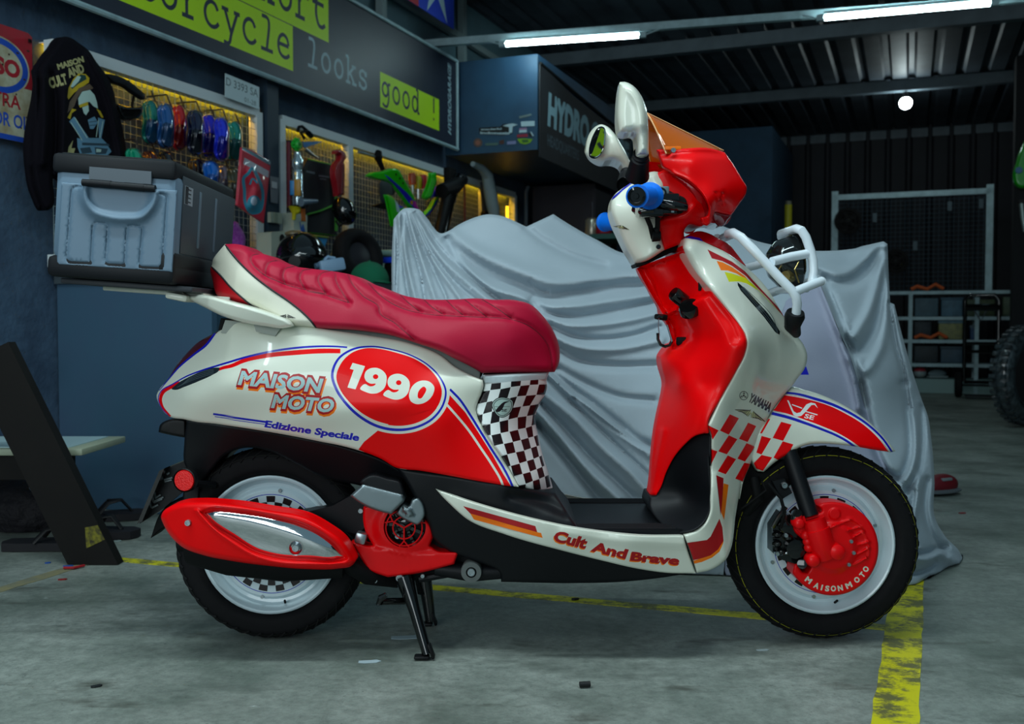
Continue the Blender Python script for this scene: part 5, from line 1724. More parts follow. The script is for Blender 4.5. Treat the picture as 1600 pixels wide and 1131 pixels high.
MB().lathe([(.052, .0), (.052, -.04), (0, -.04)], fc3, (0, -1, 0), 32).out('fan_well', M_MATTE, fo)
mb = MB()
cy = Vector((0, -.012, 0))
for r_ in (.025, .041):
    mb.tube([fc3 + cy + Vector((r_ * math.cos(a), 0, r_ * math.sin(a))) for a in np.linspace(0, 2 * PI, 36, endpoint=False)], .0016, 6, closed=True)
for k in range(3):
    a = PI / 2 + PI + k * 2 * PI / 3
    ctr_, mid_ = fc3 + cy, fc3 + cy + Vector((.020 * math.cos(a), 0, .020 * math.sin(a)))
    mb.tube([ctr_, mid_], .002, 6)
    for s in (-.32, .32):
        mb.tube([mid_ + Vector((.010 * math.cos(a), 0, .010 * math.sin(a))), fc3 + cy + Vector((.052 * math.cos(a + s), 0, .052 * math.sin(a + s)))], .0018, 6)
    mb.tube([mid_, fc3 + cy + Vector((.032 * math.cos(a), 0, .032 * math.sin(a)))], .0022, 6)
mb.out('fan_grille', M_RED2, fo)
mb = MB()
for k in range(9):
    a = 2 * PI * k / 9
    mb.prism([fc3 + Vector((.015 * math.cos(a + d), .012, .015 * math.sin(a + d))) for d in (0, .5)] + [fc3 + Vector((.045 * math.cos(a + d), .012, .045 * math.sin(a + d))) for d in (.35, .2)], (0, .015, 0))
mb.lathe([(0, -.005), (.014, -.008), (.016, -.03)], fc3, (0, -1, 0), 16)
mb.out('fan_rotor', M_BLACKG, fo)
for px in ((190, 385), (515, 610)):
    b = MB(); bolt(b, U(*Q5([px])[0], -.12), (0, -1, 0), .006); b.out('case_bolt', M_ALU, en)
# kick starter
kp = empty('kick_starter', U(620, 780, -.16)); parent_to(kp, SK)
panel('pedal_cap', Q5([(185, 140), (250, 82), (300, 70), (420, 100), (540, 138), (572, 230, 1), (560, 240), (210, 152)]), -.172, [M_SATIN], kp, 8, 3, .005, mode='shell', t=.05)
M_KICK = mat('cast_aluminium', '7f8b8f', 0.36, metal=.85)
panel('pedal', Q5([(98, 250, 1), (210, 148, 1), (560, 238, 1), (575, 295), (545, 330), (460, 415, 1), (390, 400), (110, 262)]), -.178, [M_KICK], kp, 8, 4, .008, mode='shell', t=.05)
panel('kick_arm', Q5([(500, 410, 1), (570, 320), (610, 345), (640, 290, 1), (685, 270), (755, 432), (735, 470), (690, 510), (640, 492), (520, 425)]), -.158, [M_KICK], kp, 6, 3, .008, mode='shell', t=.03,
      recess=[(pg(Q5([(560, 340), (640, 380), (650, 420), (610, 440), (570, 380)])), -.006, 2)])
b = MB().box(U(*Q5([(195, 620)])[0], -.12), (.026, .03, .026), bev=.006, rot=Matrix.Rotation(.25, 3, 'Y')); b.out('rubber_stop', M_ALU, en)
# pivot bolt and lower bits
mb = MB(); p = U(*Q5([(1167, 925)])[0], -.13)
mb.lathe([(.012, .004), (.0225, .004), (.0235, 0), (.0235, -.03), (0, -.03)], p, (0, -1, 0), 24)
pv = mb.out('pivot_bush', mat('grey_rubber', '5d6260', 0.6), en)
b = MB(); bolt(b, p + Vector((0, -.002, 0)), (0, -1, 0), .0095); b.out('pivot_bolt', M_ALU, pv)
mb = MB(); mb.tube([U(680, 888, -.1), U(736, 894, -.1), U(790, 893, -.1)], [.016, .022, .016], 12); mb.tube([U(655, 905, -.1), U(700, 897, -.1)], .008, 8); mb.out('engine_mount', M_SATIN, en)
for px, r_ in (((310, 992), .0085), ((535, 975), .0095), ((737, 960), .005)):
    b = MB(); bolt(b, U(*Q5([px])[0], -.12), (0, -1, 0), r_); b.out('lower_bolt', M_ALU, en)

# ---------------------------------------------------------------- undertail, mudguard, plate bracket, reflector
RB = lambda p: Z(200, 640, .1857, p)
und = [(292, 656, 1), (350, 664), (460, 682), (540, 699), (600, 720), (640, 745), (690, 790, 1), (620, 775), (560, 758), (500, 744), (462, 724), (425, 706), (380, 700), (350, 712), (330, 735), (312, 752), (290, 730), (288, 690)]
panel('undertail', und, [(292, 660, -.08), (350, 670, -.10), (460, 690, -.115), (560, 715, -.11), (690, 780, -.10), (500, 740, -.075), (400, 705, -.07), (300, 740, -.06)], [M_SATIN], SK, 9, 4, .006)
panel('tail_step', RB([(258, 190, 1), (262, 150), (275, 120), (320, 92), (400, 78), (490, 85, 1), (490, 236, 1), (400, 222), (258, 190)][:-1]), -.07, [M_BLACK], SK, 8, 4, .012)
mb = MB()
mb.prism([U(*q_, -.06) for q_ in RB([(480, 90), (640, 110), (620, 330), (560, 480), (470, 500)])], (0, .12, 0))
mb.out('tail_bracket', M_SATIN, SK)
pl = empty('plate_bracket', U(250, 770, 0)); parent_to(pl, SK)
a_, b_, c_, d_ = (RB([q_])[0] for q_ in ((262, 515), (470, 432), (300, 828), (75, 962)))
near = -.085
T0, T1 = U(*a_, near), U(*d_, near)
wv = Vector((0, .17, 0))
th = Vector((.012, 0, .006))
m = MB()
m.prism([T0, T0 + wv, T1 + wv, T1], th)
m.out('number_plate', M_BLACKG, pl, smooth=False)
m = MB().prism([U(*q_, -.05) for q_ in RB([(262, 518), (475, 432), (520, 560), (450, 700), (300, 828), (95, 962)])], (0, .01, 0))
m.out('bracket_plate', M_SATIN, pl, smooth=False)
for (x0, y0, x1, y1) in ((305, 590, 375, 570), (310, 605, 370, 590), (220, 770, 300, 735), (215, 780, 290, 750), (200, 825, 255, 800), (330, 545, 350, 530), (230, 745, 275, 715)):
    MB().tube([U(*RB([(x0, y0)])[0], -.053), U(*RB([(x1, y1)])[0], -.053)], .0028, 6).out('plate_slot', mat('dull_metal', '6a7375', 0.4, metal=.6), pl)
panel('mud_flap', RB([(190, 1082, 1), (280, 860), (360, 780), (560, 780), (560, 1000), (400, 1020, 1), (330, 990)]), -.035, [M_MATTE], SK, 9, 2, .003)
panel('rear_mudguard', RB([(480, 100, 1), (700, 130), (850, 150), (800, 300), (730, 420), (640, 560), (600, 700), (590, 800), (480, 800), (480, 600), (500, 400)]), -.055, [M_SATIN], SK, 9, 3, .005)
mb = MB(); p = U(*RB([(475, 595)])[0], -.115)
mb.lathe([(0, .004), (.023, .003), (.0245, .0)], p, (-.18, -1, 0), 32)
ro = mb.out('reflector', M_REFL, SK)
MB().lathe([(.0255, .003), (.0275, .001), (.0275, -.012), (0, -.014)], p, (-.18, -1, 0), 32).out('reflector_rim', M_BLACK, ro)
MB().tube([p + Vector((.02, .02, -.01)), p + Vector((.05, .06, -.02))], .008, 8).out('reflector_arm', M_SATIN, ro)
# swing arm / shock
mb = MB()
mb.prism([U(*q_, -.10) for q_ in ((478, 800), (520, 790), (600, 745), (600, 790), (560, 835), (500, 822))], (0, .04, 0))
mb.out('swing_arm', M_SATIN, SK)

# ---------------------------------------------------------------- centre stand
S9 = lambda p: Z(540, 860, .16795, p)
cs = empty('centre_stand', U(640, 960, -.05)); parent_to(cs, SK)
foot = onfloor(*S9([(760, 1015)])[0], .0)
foot2 = onfloor(*S9([(790, 705)])[0], .0)
mb = MB()
top = U(632, 902, -.11)
mb.tube([top, top.lerp(foot + Vector((0, 0, .02)), .45), foot + Vector((0, 0, .012))], [.022, .0135, .0115], 14)
mb.out('stand_leg', M_BLACKG, cs)
mb = MB()
tp2 = Vector((top.x + .02, .10, top.z))
mb.tube([tp2, foot2 + Vector((0, 0, .012))], [.02, .013], 12)
mb.out('stand_leg', M_BLACKG, cs)
for f_ in (foot, foot2):
    mb = MB().box(f_ + Vector((-.012, 0, .0065)), (.034, .024, .008), bev=.003).box(f_ + Vector((.009, 0, .020)), (.007, .024, .034), bev=.003, rot=Matrix.Rotation(-.35, 3, 'Y'))
    mb.out('stand_foot', M_BLACK, cs)
mb = MB().tube([top + Vector((0, 0, -.01)), tp2], .018, 12); mb.out('stand_crossbar', M_SATIN, cs)
mb = MB(); a = U(*S9([(545, 470)])[0], -.11); bq = U(*S9([(330, 475)])[0], -.16)
mb.tube([a, bq], .008, 10); mb.tube([U(*S9([(380, 412)])[0], -.17), U(*S9([(330, 440)])[0], -.17), U(*S9([(300, 500)])[0], -.16)], [.006, .008, .005], 8)
mb.out('stand_pedal', M_BLACKG, cs)
mb = MB(); P_ = []
s0, s1 = U(*S9([(650, 235)])[0], -.06), U(*S9([(700, 400)])[0], -.04)
for k in range(120):
    t_ = k / 119; a = t_ * 14 * 2 * PI
    P_.append(s0.lerp(s1, t_) + Vector((.008 * math.cos(a), .008 * math.sin(a), 0)))
mb.tube(P_, .0018, 5); mb.out('stand_spring', mat('dark_spring', '2b2e30', 0.4, metal=.7), cs)

# ---------------------------------------------------------------- clip hanging from the bag hook
cb = empty('carabiner', U(1028, 515, -.06), 'black snap hook hanging from the red inner leg shield', 'snap hook')
kk = Z(980, 400, .14144, [(400, 665), (355, 665), (335, 700), (345, 740)])
P_ = [U(*q_, -.07) for q_ in Z(980, 400, .14144, [(395, 672), (360, 665), (335, 690), (330, 750), (338, 850), (340, 920), (370, 980), (420, 1000), (470, 985), (495, 940)])]
MB().tube(P_[4:], .0035, 8).tube(P_[:3], .0035, 8).out('hook_body', M_BLACKG, cb)
MB().tube([U(*q_, -.07) for q_ in Z(980, 400, .14144, [(350, 690), (345, 780), (355, 880)])], .0012, 6).tube([P_[-1], U(*Z(980, 400, .14144, [(440, 760)])[0], -.062)], .002, 6).out('hook_gate', M_ALU, cb)

# ---------------------------------------------------------------- storage box on the rear rack
C2 = lambda p: Z(60, 230, .2125, p)
yb = -.222
M_BOX = mat('slate_plastic', '5d7588', 0.5, bump=(300, .12, .0006))
M_BOXB = mat('charcoal_plastic', '15181c', 0.5, spec=.22, bump=(300, .15, .0006))
BL, BR = U(*C2([(62, 935)])[0], yb), U(*C2([(985, 1000)])[0], yb)
bx = (BR - BL).normalized(); bz = Vector((-bx.z, 0, bx.x)); by = Vector((0, 1, 0))
wid = (BR - BL).length
bo = empty('storage_box', (BL + BR) / 2 + by * .22, 'slate grey lidded storage crate standing on the scooter rack', 'storage box')


def L(u, v, w):
    return BL + bx * u + bz * v + by * w


ax3 = (bx, by, bz)
MB().box(L(wid / 2, .135, .222), (wid - .006, .438, .20), ax=ax3, bev=.018).out('crate_body', M_BOX, bo)
b = MB().box(L(wid / 2, .020, .222), (wid + .006, .448, .046), ax=ax3, bev=.012)
b.box(L(wid - .018, .042, .222), (.04, .449, .05), ax=ax3, bev=.01)
b.out('base_skirt', M_BOXB, bo)
lid = MB().box(L(wid / 2 - .004, .240, .222), (wid - .004, .45, .042), ax=ax3, bev=.01).box(L(wid / 2 - .004, .258, .222), (wid - .03, .42, .012), ax=ax3, bev=.004)
lo_ = lid.out('lid', M_BOXB, bo)
panel('end_panel', C2([(170, 258, 1), (600, 290), (1022, 318, 1), (985, 918, 1), (134, 862, 1)]), yb - .003, [M_BOX], bo, 7, 2, .004, mode='shell', t=.006,
      bumps=[(C2([(335, 297, 1), (262, 293), (245, 315, 1), (206, 815, 1), (225, 842), (250, 848, 1), (385, 852, 1), (400, 580, 1), (412, 558), (440, 555, 1), (485, 560, 1), (505, 568), (512, 590, 1), (492, 840, 1), (505, 858), (530, 862, 1), (632, 868, 1), (650, 600, 1), (660, 580), (690, 575, 1), (740, 580, 1), (762, 590), (765, 610, 1), (742, 865, 1), (752, 880), (780, 884, 1), (880, 888, 1), (905, 885), (912, 860, 1), (945, 380, 1), (938, 352), (915, 345, 1), (885, 343, 1)]), -.0035, 1.8),
             (C2([(340, 300), (345, 380), (400, 470), (500, 510), (640, 525), (760, 510), (835, 430), (868, 330)]), .012, 7)])
b = MB(); b.prism([U(*q_, yb - .006) for q_ in C2([(375, 142), (830, 178), (828, 272), (372, 240)])], (0, .02, 0)); b.out('latch_plate', mat('slate_dark', '49545d', 0.5), lo_, smooth=False)
b = MB()
b.tube([U(*C2([(325, 258)])[0], yb - .012), U(*C2([(860, 305)])[0], yb - .012)], .0075, 12)
b.tube([U(*C2([(385, 262)])[0], yb - .012), U(*C2([(535, 275)])[0], yb - .012)], .0082, 12).tube([U(*C2([(635, 285)])[0], yb - .012), U(*C2([(780, 298)])[0], yb - .012)], .0082, 12)
b.out('hinge_bar', M_BOXB, bo)
b = MB().box(L(wid - .003, .150, .238), (.0055, .395, .168), ax=ax3, bev=.002); b.out('shaded_side', mat('slate_in_shade', '353e45', 0.5), bo)  # slate side of the crate darkened, its shade put into the colour
# long side: slots, label, corner step
xs = L(wid - .003, 0, 0)
for w_ in (.155, .275):
    b = MB().box(L(wid - .001, .15, w_), (.006, .014, .13), ax=ax3, bev=.003); b.out('side_slot', mat('slate_side', '5d6e7a', 0.5), bo)
b = MB().box(L(wid - .0015, .195, .075), (.003, .055, .04), ax=ax3); lb = b.out('label', mat('label_paper', '93a0a6', 0.5), bo, smooth=False)
b = MB().box(L(wid - .0012, .195, .06), (.004, .018, .038), ax=ax3)
for k in range(4):
    b.box(L(wid - .0012, .182 + .009 * k, .08), (.004, .016, .002), ax=ax3)
b.out('label_print', M_CHKB, lb, smooth=False)
# rack plate of the scooter under it
rk = MB()
rk.box(L(wid / 2 + .02, -.010, .222), (wid + .02, .36, .012), ax=ax3, bev=.003)
rk.out('rear_rack', mat('rack_grey', '30343a', 0.5), SK)
rk = MB().box(L(wid / 2 + .05, -.020, .222), (wid - .04, .20, .010), ax=ax3, bev=.003)
rk.box(L(wid + .03, -.026, .222), (.12, .20, .012), ax=ax3, bev=.003)
rk.out('rack_bar', M_CREAM, SK)

# ---------------------------------------------------------------- covered motorcycle behind
M_CLOTH = mat('grey_cover_cloth', 'a3b1ba', 0.8, noise=(5, .35, '8f9fa8', 4), bump=(140, .12, .002), sheen=.1)
M_CLOTH2 = mat('mauve_cover_cloth', '9a9fb2', 0.8, noise=(5, .35, '8b90a6', 4), bump=(140, .12, .002))
FA = lambda p: Z(600, 300, .30056, p)
FB = lambda p: Z(1160, 340, .26529, p)
FC_ = lambda p: Z(1200, 600, .30075, p)
FD = lambda p: Z(840, 560, .21216, p)
cov = [(612, 640), (611, 560), (612, 468), (612, 400)] + FA([(50, 142, 1), (75, 110), (100, 87), (140, 83), (185, 92), (230, 150), (300, 215), (340, 200), (370, 180), (450, 140), (540, 116), (600, 122), (740, 180, 1), (880, 115, 1), (950, 160), (1100, 245), (1270, 320)]) \
    + [(1030, 376), (1075, 352), (1112, 348), (1134, 355), (1160, 366)] + FB([(40, 120), (200, 165), (420, 195), (640, 185), (740, 168), (830, 140, 1), (855, 155, 1), (860, 300), (870, 500, 1), (895, 510, 1), (930, 650), (1000, 900), (1075, 1120)]) \
    + FC_([(820, 135), (850, 300), (865, 500), (870, 700), (920, 790), (1000, 880), (1012, 940), (960, 990), (850, 1030), (730, 1064), (690, 1062)]) + [(1330, 915), (1130, 903), (960, 896), (800, 886), (690, 870), (618, 850), (608, 740)]
CV = [(635, 330, .90), (615, 450, .80), (612, 640, .62), (711, 356, .98), (780, 338, .98), (865, 336, 1.05), (980, 396, 1.05), (720, 450, .78), (850, 430, .84), (980, 470, .84), (900, 520, .70), (1000, 560, .68), (870, 600, .64), (1000, 700, .58), (860, 760, .60), (1090, 352, 1.0),
      (1210, 384, 1.0), (1330, 389, 1.0), (1382, 378, .97), (1300, 440, .80), (1385, 440, .93), (1250, 500, .66), (1320, 600, .62), (1390, 600, .72), (1430, 620, .86), (1300, 700, .56), (1400, 720, .60), (1452, 700, .76), (1440, 850, .55), (1502, 870, .76), (1495, 890, .74), (1456, 910, .53), (1415, 919, .45), (1330, 914, .49), (1130, 902, .57), (960, 895, .62), (800, 885, .70), (690, 869, .85), (620, 850, .95), (1100, 780, .52), (720, 600, .62)]
fold = []
def fd_(p, h, w): fold.append((p, h * 1.5, w))
for p in ([(112, 92), (140, 240), (190, 420), (215, 570)], [(128, 95), (215, 310), (330, 560)], [(148, 98), (260, 330), (380, 480), (490, 570)], [(165, 105), (290, 290), (440, 430), (600, 565)], [(95, 95), (95, 300), (130, 560)], [(62, 140), (70, 330), (60, 560)]):
    fd_(FA(p), -.014, 3.2)
for p in ([(120, 95), (180, 300), (270, 570)], [(140, 97), (240, 320), (400, 560)], [(158, 102), (280, 320), (540, 560)], [(80, 120), (110, 330), (165, 560)]):
    fd_(FA(p), .016, 5)
fd_(FA([(305, 222), (420, 330), (560, 420), (700, 480), (820, 535), (1000, 520), (1200, 490), (1380, 480)]), -.035, 11)
fd_(FA([(315, 215), (450, 300), (600, 370), (760, 430), (900, 470), (1100, 455), (1340, 430)]), .035, 13)
fd_(FA([(330, 240), (400, 380), (480, 470), (610, 560), (760, 600)]), -.022, 6)
fd_(FA([(345, 270), (440, 410), (560, 500), (700, 540), (830, 590), (1000, 590), (1200, 560), (1400, 530)]), .022, 7)
fd_(FA([(770, 560), (860, 630), (1000, 650), (1200, 620), (1410, 570)]), -.022, 6)
fd_(FA([(830, 640), (950, 690), (1100, 690), (1300, 660), (1420, 630)]), .02, 7)
fd_(FA([(870, 700), (980, 750), (1150, 765), (1300, 745), (1440, 700)]), -.022, 6)
fd_(FA([(880, 750), (1000, 800), (1200, 815), (1440, 770)]), .02, 8)
fd_(FA([(890, 800), (1000, 870), (1150, 900), (1420, 900)]), -.022, 7)
fd_(FA([(740, 185), (840, 260), (980, 330), (1150, 380)]), -.014, 6)
fd_(FA([(760, 465), (790, 500), (850, 520)]), -.012, 3)
fd_(FD([(90, 90), (250, 220), (400, 330), (600, 490), (740, 600), (850, 650)]), -.03, 6)
fd_(FD([(80, 110), (230, 250), (400, 370), (600, 530), (830, 690)]), .03, 8)
fd_(FD([(150, 70), (350, 180), (600, 280), (860, 310)]), -.016, 6)
fd_(FD([(20, 330), (200, 520), (400, 740), (560, 890), (720, 1040)]), -.025, 6)
fd_(FD([(0, 380), (150, 560), (350, 800), (600, 1040)]), .03, 9)
fd_(FD([(40, 250), (250, 420), (480, 660), (700, 860), (820, 1000)]), .028, 10)
fd_(FD([(0, 480), (120, 620), (300, 840), (460, 1040)]), -.035, 7)
fd_(FD([(70, 140), (300, 370), (560, 620), (830, 870)]), -.016, 4)
fd_(FD([(280, 300), (500, 480), (830, 690)]), -.012, 3.5)
fd_(FB([(825, 165), (760, 280), (660, 370), (540, 385), (440, 335)]), -.03, 9)
fd_(FB([(830, 150), (720, 240), (600, 320), (450, 300)]), .02, 9)
fd_(FB([(842, 180), (790, 420), (720, 600), (640, 700), (590, 640)]), .022, 9)
fd_(FB([(850, 200), (820, 480), (760, 700), (680, 790), (610, 720)]), -.022, 7)
fd_(FB([(852, 250), (850, 560), (800, 800), (720, 900), (640, 830)]), .016, 8)
fd_(FB([(475, 370), (530, 500), (590, 650), (640, 800), (690, 950), (720, 1110)]), -.035, 6)
fd_(FB([(460, 380), (515, 520), (575, 680), (620, 820), (670, 980), (700, 1120)]), .03, 7)
fd_(FB([(868, 505), (900, 720), (960, 960), (985, 1120)]), -.03, 4)
fd_(FC_([(480, 0), (520, 180), (570, 360), (640, 480), (720, 540)]), -.025, 6)
fd_(FC_([(700, 0), (735, 200), (730, 400), (690, 480), (620, 470)]), -.025, 6)
fd_(FC_([(720, 30), (760, 250), (745, 430), (700, 520)]), .022, 7)
fd_(FC_([(800, 120), (800, 330), (780, 460), (720, 570)]), -.02, 5)
fd_(FC_([(780, 480), (770, 600), (750, 760), (780, 850)]), .02, 6)
fd_(FC_([(760, 560), (745, 680), (770, 830)]), -.016, 4)
fd_(FC_([(830, 500), (815, 650), (850, 780), (930, 880)]), -.02, 5)
fd_(FC_([(760, 900), (830, 905), (900, 880), (980, 930)]), .035, 9)
fd_(FC_([(740, 880), (820, 880), (890, 850), (930, 840)]), -.03, 5)
fd_(FC_([(720, 990), (830, 960), (870, 925)]), -.02, 4)
fd_(FC_([(800, 1040), (830, 1010), (900, 1000), (1000, 960)]), -.02, 4)
# small natural creasing all over the cloth
def wr(X):
    a = X[:, 0]; b_ = X[:, 1]
    return .0035 * np.sin(a * .045 + 1.7 * np.sin(b_ * .021)) * np.sin(b_ * .06 + np.sin(a * .017) * 2)
dec = [(pg([(1228, 470), (1262, 445)] + FB([(455, 380), (510, 520), (575, 680), (630, 800), (680, 960), (720, 1110)]) + FC_([(520, 150), (560, 330), (640, 480), (600, 700), (400, 1000)]) + [(1240, 915), (1130, 905), (1150, 700)]), 1)]
dec.append((pg(FB([(330, 910), (355, 890), (375, 875), (392, 925), (345, 925)])), 2))
panel('motorcycle_cover', cov, CV, [M_CLOTH, M_CLOTH2, M_BLUE], None, 7, 6, .06, dec, bumps=fold, fn=wr, mid=1.12)
for v_ in bpy.data.objects['motorcycle_cover'].data.vertices:
    if v_.co.z < .004: v_.co.z = .004
tag(bpy.data.objects['motorcycle_cover'], 'big grey dust cover draped over a motorcycle behind the scooter', 'motorcycle cover')

# ================================================================ along the left wall
UZ = Vector((0, 0, 1))
NW = tuple(-E2)                     # depth direction for things hanging on the wall: into the wall
def wpan(name, outline, ctrl, mats, parent, off, **kw):
    return panel(name, outline, ctrl, mats, parent, p0=tuple(W0 + E2 * off), n=NW, **kw)


# vintage oil sign
P0 = sat(onwall(50, 55, .03))[0] - .0
sg = empty('tin_sign', W(P0 - .24, .03, 1.66), 'rusty red and cream oil tin sign with a blue oval', 'sign')
w_, h_ = .32, .43
el = [(.16 + .145 * math.cos(a), .275 + .11 * math.sin(a)) for a in np.linspace(0, 2 * PI, 40, endpoint=False)]
e2 = [(.16 + .138 * math.cos(a), .275 + .104 * math.sin(a)) for a in np.linspace(0, 2 * PI, 40, endpoint=False)]
e3 = [(.16 + .112 * math.cos(a), .275 + .08 * math.sin(a)) for a in np.linspace(0, 2 * PI, 40, endpoint=False)]
spots = [(.40, .34), (.33, .28), (.39, .18), (.44, .10), (.30, .21), (.36, .325), (.43, .245), (.41, .055), (.34, .14), (.45, .36)]
lay = [(pg(rect(0, .21, w_, h_)), 1), (pg(el), 0), (pg(e2), 2), (pg(e3), 0), (wtext('ESSO', .065, .245, .195, .062, .05), 1), (wtext('EXTRA', .055, .125, .205, .052, .02), 1),
       (wtext('MOTOR OIL', .012, .052, .298, .052, .02), 2), (pg(rect(0, 0, w_, .02)), 2)]
for (a, b) in spots:
    lay.append((oval(a - .15, b, .004 + R.random() * .004, .004, 10), 3))
sign('tin_sheet', [(0, 0), (w_, 0), (w_ - .002, .2), (w_, h_ - .012), (w_ - .02, h_), (0, h_)], lay, W(P0 - w_, .03, 1.452), E1, UZ,
     [mat('sign_cream', 'b9bda8', 0.5, noise=(14, .9, '8d7f5c', 5)), mat('sign_red', 'a3202e', 0.5, noise=(14, .5, '7d2a2c', 4)), mat('sign_blue', '1f4bb0', 0.5), mat('rust', '3a2a1e', 0.8)], .004, sg)
MB().box(W(P0 - .016, .036, 1.852), (.012, .006, .012), ax=(E1, E2, UZ)).out('nail', M_CHKB, sg)

# mesh boards with their white frames, LED strips, wire grids
M_WIRE = mat('wire_mesh', '9fb0b2', 0.4, metal=.3)
M_BACK = mat('board_backing', '2b3440', 0.8)


def board(label, s0, s1, z0, z1, posts, sx=.036, sz=.036):
    b = empty('mesh_board', W((s0 + s1) / 2, .06, (z0 + z1) / 2), label, 'mesh board')
    for z in (z0, z1):
        MB().box(W((s0 + s1) / 2, .055, z), (s1 - s0, .05, .05), ax=(E1, E2, UZ)).out('rail', M_WHITEST, b, smooth=False)
    for p in posts:
        MB().box(W(p, .055, (z0 + z1) / 2), (.05, .052, z1 - z0), ax=(E1, E2, UZ)).out('post', M_WHITEST, b, smooth=False)
    g = MB()
    k = s0
    while k < s1:
        g.tube([W(k, .066, z0), W(k, .066, z1)], .0016, 4); k += sx
    k = z0
    while k < z1:
        g.tube([W(s0, .069, k), W(s1, .069, k)], .0016, 4); k += sz
    g.out('wire_grid', M_WIRE, b, smooth=False)
    MB().box(W((s0 + s1) / 2, .0165, z1 + .016), (s1 - s0, .023, .004), ax=(E1, E2, UZ)).out('led_spill_block', M_WHITEST, b, smooth=False)  # unseen strip added above the LED to stop its glow spilling upward
    MB().box(W((s0 + s1) / 2, .012, z1 + .004), (s1 - s0 - .06, .008, .008), ax=(E1, E2, UZ)).out('led_strip', M_LED, b, smooth=False)
    return b


sF = lambda px, py=200: sat(onwall(px, py, .08))[0]
board('white framed mesh board hung with glossy paint samples and a jacket', -.08, sF(406), 1.0, 1.85, (sF(406),))
b2 = board('long white framed mesh board hung with tools and green fairings', sF(442), sF(806, 320), 1.0, 1.85, (sF(442), sF(548), sF(758, 300), sF(806, 320)))
s_ = sF(801, 320)
MB().box(W(s_, .03, 1.60), (.012, .02, .30), ax=(E1, E2, UZ)).out('led_strip', M_LED2, b2, smooth=False)
# dark timber post between the boards
s_ = sF(423)
tag(MB().box(W(s_, .05, 1.02), (.10, .09, 2.03), ax=(E1, E2, UZ)).out('trim_5', mat('post_blue', '1c3040', 0.6), smooth=False), kind='structure')

# licence plate wedged over the frame
o = onwall(352, 148, .10); a = onwall(405, 168, .10); c = onwall(343, 113, .10)
ux = (a - o); uy = (c - o)
pl_ = empty('licence_plate', o, 'white licence plate with faint characters tucked above the mesh board', 'licence plate')
ux_n = ux.normalized(); L_ = ux.length; H_ = .115
lay = [(wtext('D 3393 SA', .02 * L_, .060, L_ * .94, .04, .01), 1), (wtext('01-28', L_ * .55, .012, L_ * .35, .024, .005), 1)]
sign('plate_sheet', rect(0, 0, L_, H_), lay, o + Vector((0, 0, -.01)), ux_n, (uy - ux_n * uy.dot(ux_n)).normalized(), [mat('plate_white', 'b9cdd2', 0.5), mat('plate_ink', '5d7076', 0.5)], .003, pl_)

# jacket
J = lambda p: Z(70, 60, .17677, p)
jk = J([(170, -15), (230, -5), (300, 40), (390, 110), (450, 200), (540, 320), (600, 440), (640, 620), (690, 800), (720, 980), (740, 1130), (760, 1240, 1), (560, 1200), (480, 1300), (250, 1290), (90, 1220), (60, 1500), (30, 1520), (-60, 1380), (-110, 1150), (-120, 900), (-90, 700), (-50, 500), (-40, 380), (-55, 280, 1), (20, 160), (90, 70), (130, 10)])
dec = []
yl = 1
for wd, a, b, cap in (('MAISON', (118, 275), (350, 205), 9), ('CULT', (50, 440), (205, 395), 16), ('AND', (215, 345), (355, 295), 14)):
    a, b = J([a, b]); dec.append((text(wd, a, b, cap, 0, .05), 1))
dec += [(pg(J([(300, 310), (360, 315), (395, 350), (390, 390), (330, 430), (260, 480), (210, 540), (200, 520), (210, 440), (250, 360)])), 4), (pg(J([(315, 318), (360, 325), (370, 360), (300, 400), (240, 450), (230, 420)])), 5),
        (pg(J([(290, 330), (320, 340), (300, 380), (250, 430), (225, 430), (250, 380)])), 2), (pg(J([(330, 470), (400, 455), (440, 500), (460, 560), (470, 620), (430, 600), (395, 560), (350, 570), (300, 590), (295, 530)])), 2),
        (pg(J([(300, 590), (380, 560), (385, 590), (350, 600), (310, 612)])), 4), (pg(J([(330, 610), (385, 590), (390, 640), (365, 680), (345, 660)])), 2), (pg(J([(395, 400), (430, 440), (400, 455), (330, 465), (290, 520), (260, 600), (200, 660), (220, 560), (300, 440)])), 6),
        (pg(J([(200, 700), (240, 620), (280, 630), (240, 660), (225, 715)])), 4), (pg(J([(455, 620), (490, 640), (520, 700), (500, 700)])), 4),
        (pg(J([(215, 735), (260, 690), (390, 880), (480, 880), (470, 700), (530, 720), (500, 880), (540, 920), (590, 1000), (530, 1055), (320, 1045), (290, 960), (285, 880), (330, 890)])), 3),
        (stroke(J([(230, 740), (330, 900)]), 1.2, False, False), 2), (stroke(J([(265, 700), (375, 880)]), 1.2, False, False), 2), (stroke(J([(475, 720), (455, 870)]), 1.2, False, False), 2), (stroke(J([(515, 730), (485, 880)]), 1.2, False, False), 2),
        (pg(J([(330, 920), (560, 930), (575, 950), (330, 945)])), 7), (pg(J([(310, 970), (400, 960), (420, 1010), (330, 1020)])), 7), (pg(J([(440, 960), (560, 975), (540, 1020), (450, 1025)])), 7), (pg(J([(455, 975), (500, 980), (495, 1005), (455, 1005)])), 2),
        (pg(J([(380, 720), (440, 690), (470, 740), (430, 800), (400, 800)])), 3), (stroke(J([(390, 740), (460, 730)]), 1.1, False, False), 7), (stroke(J([(395, 770), (450, 765)]), 1.1, False, False), 7),
        (pg(J([(195, 1060), (210, 960), (250, 900), (235, 970), (270, 970), (240, 1060), (260, 1090), (215, 1080)])), 1)]
jo = empty('jacket', onwall(130, 200, .14), 'black jacket with a printed eagle and engine hung over the mesh board', 'jacket')
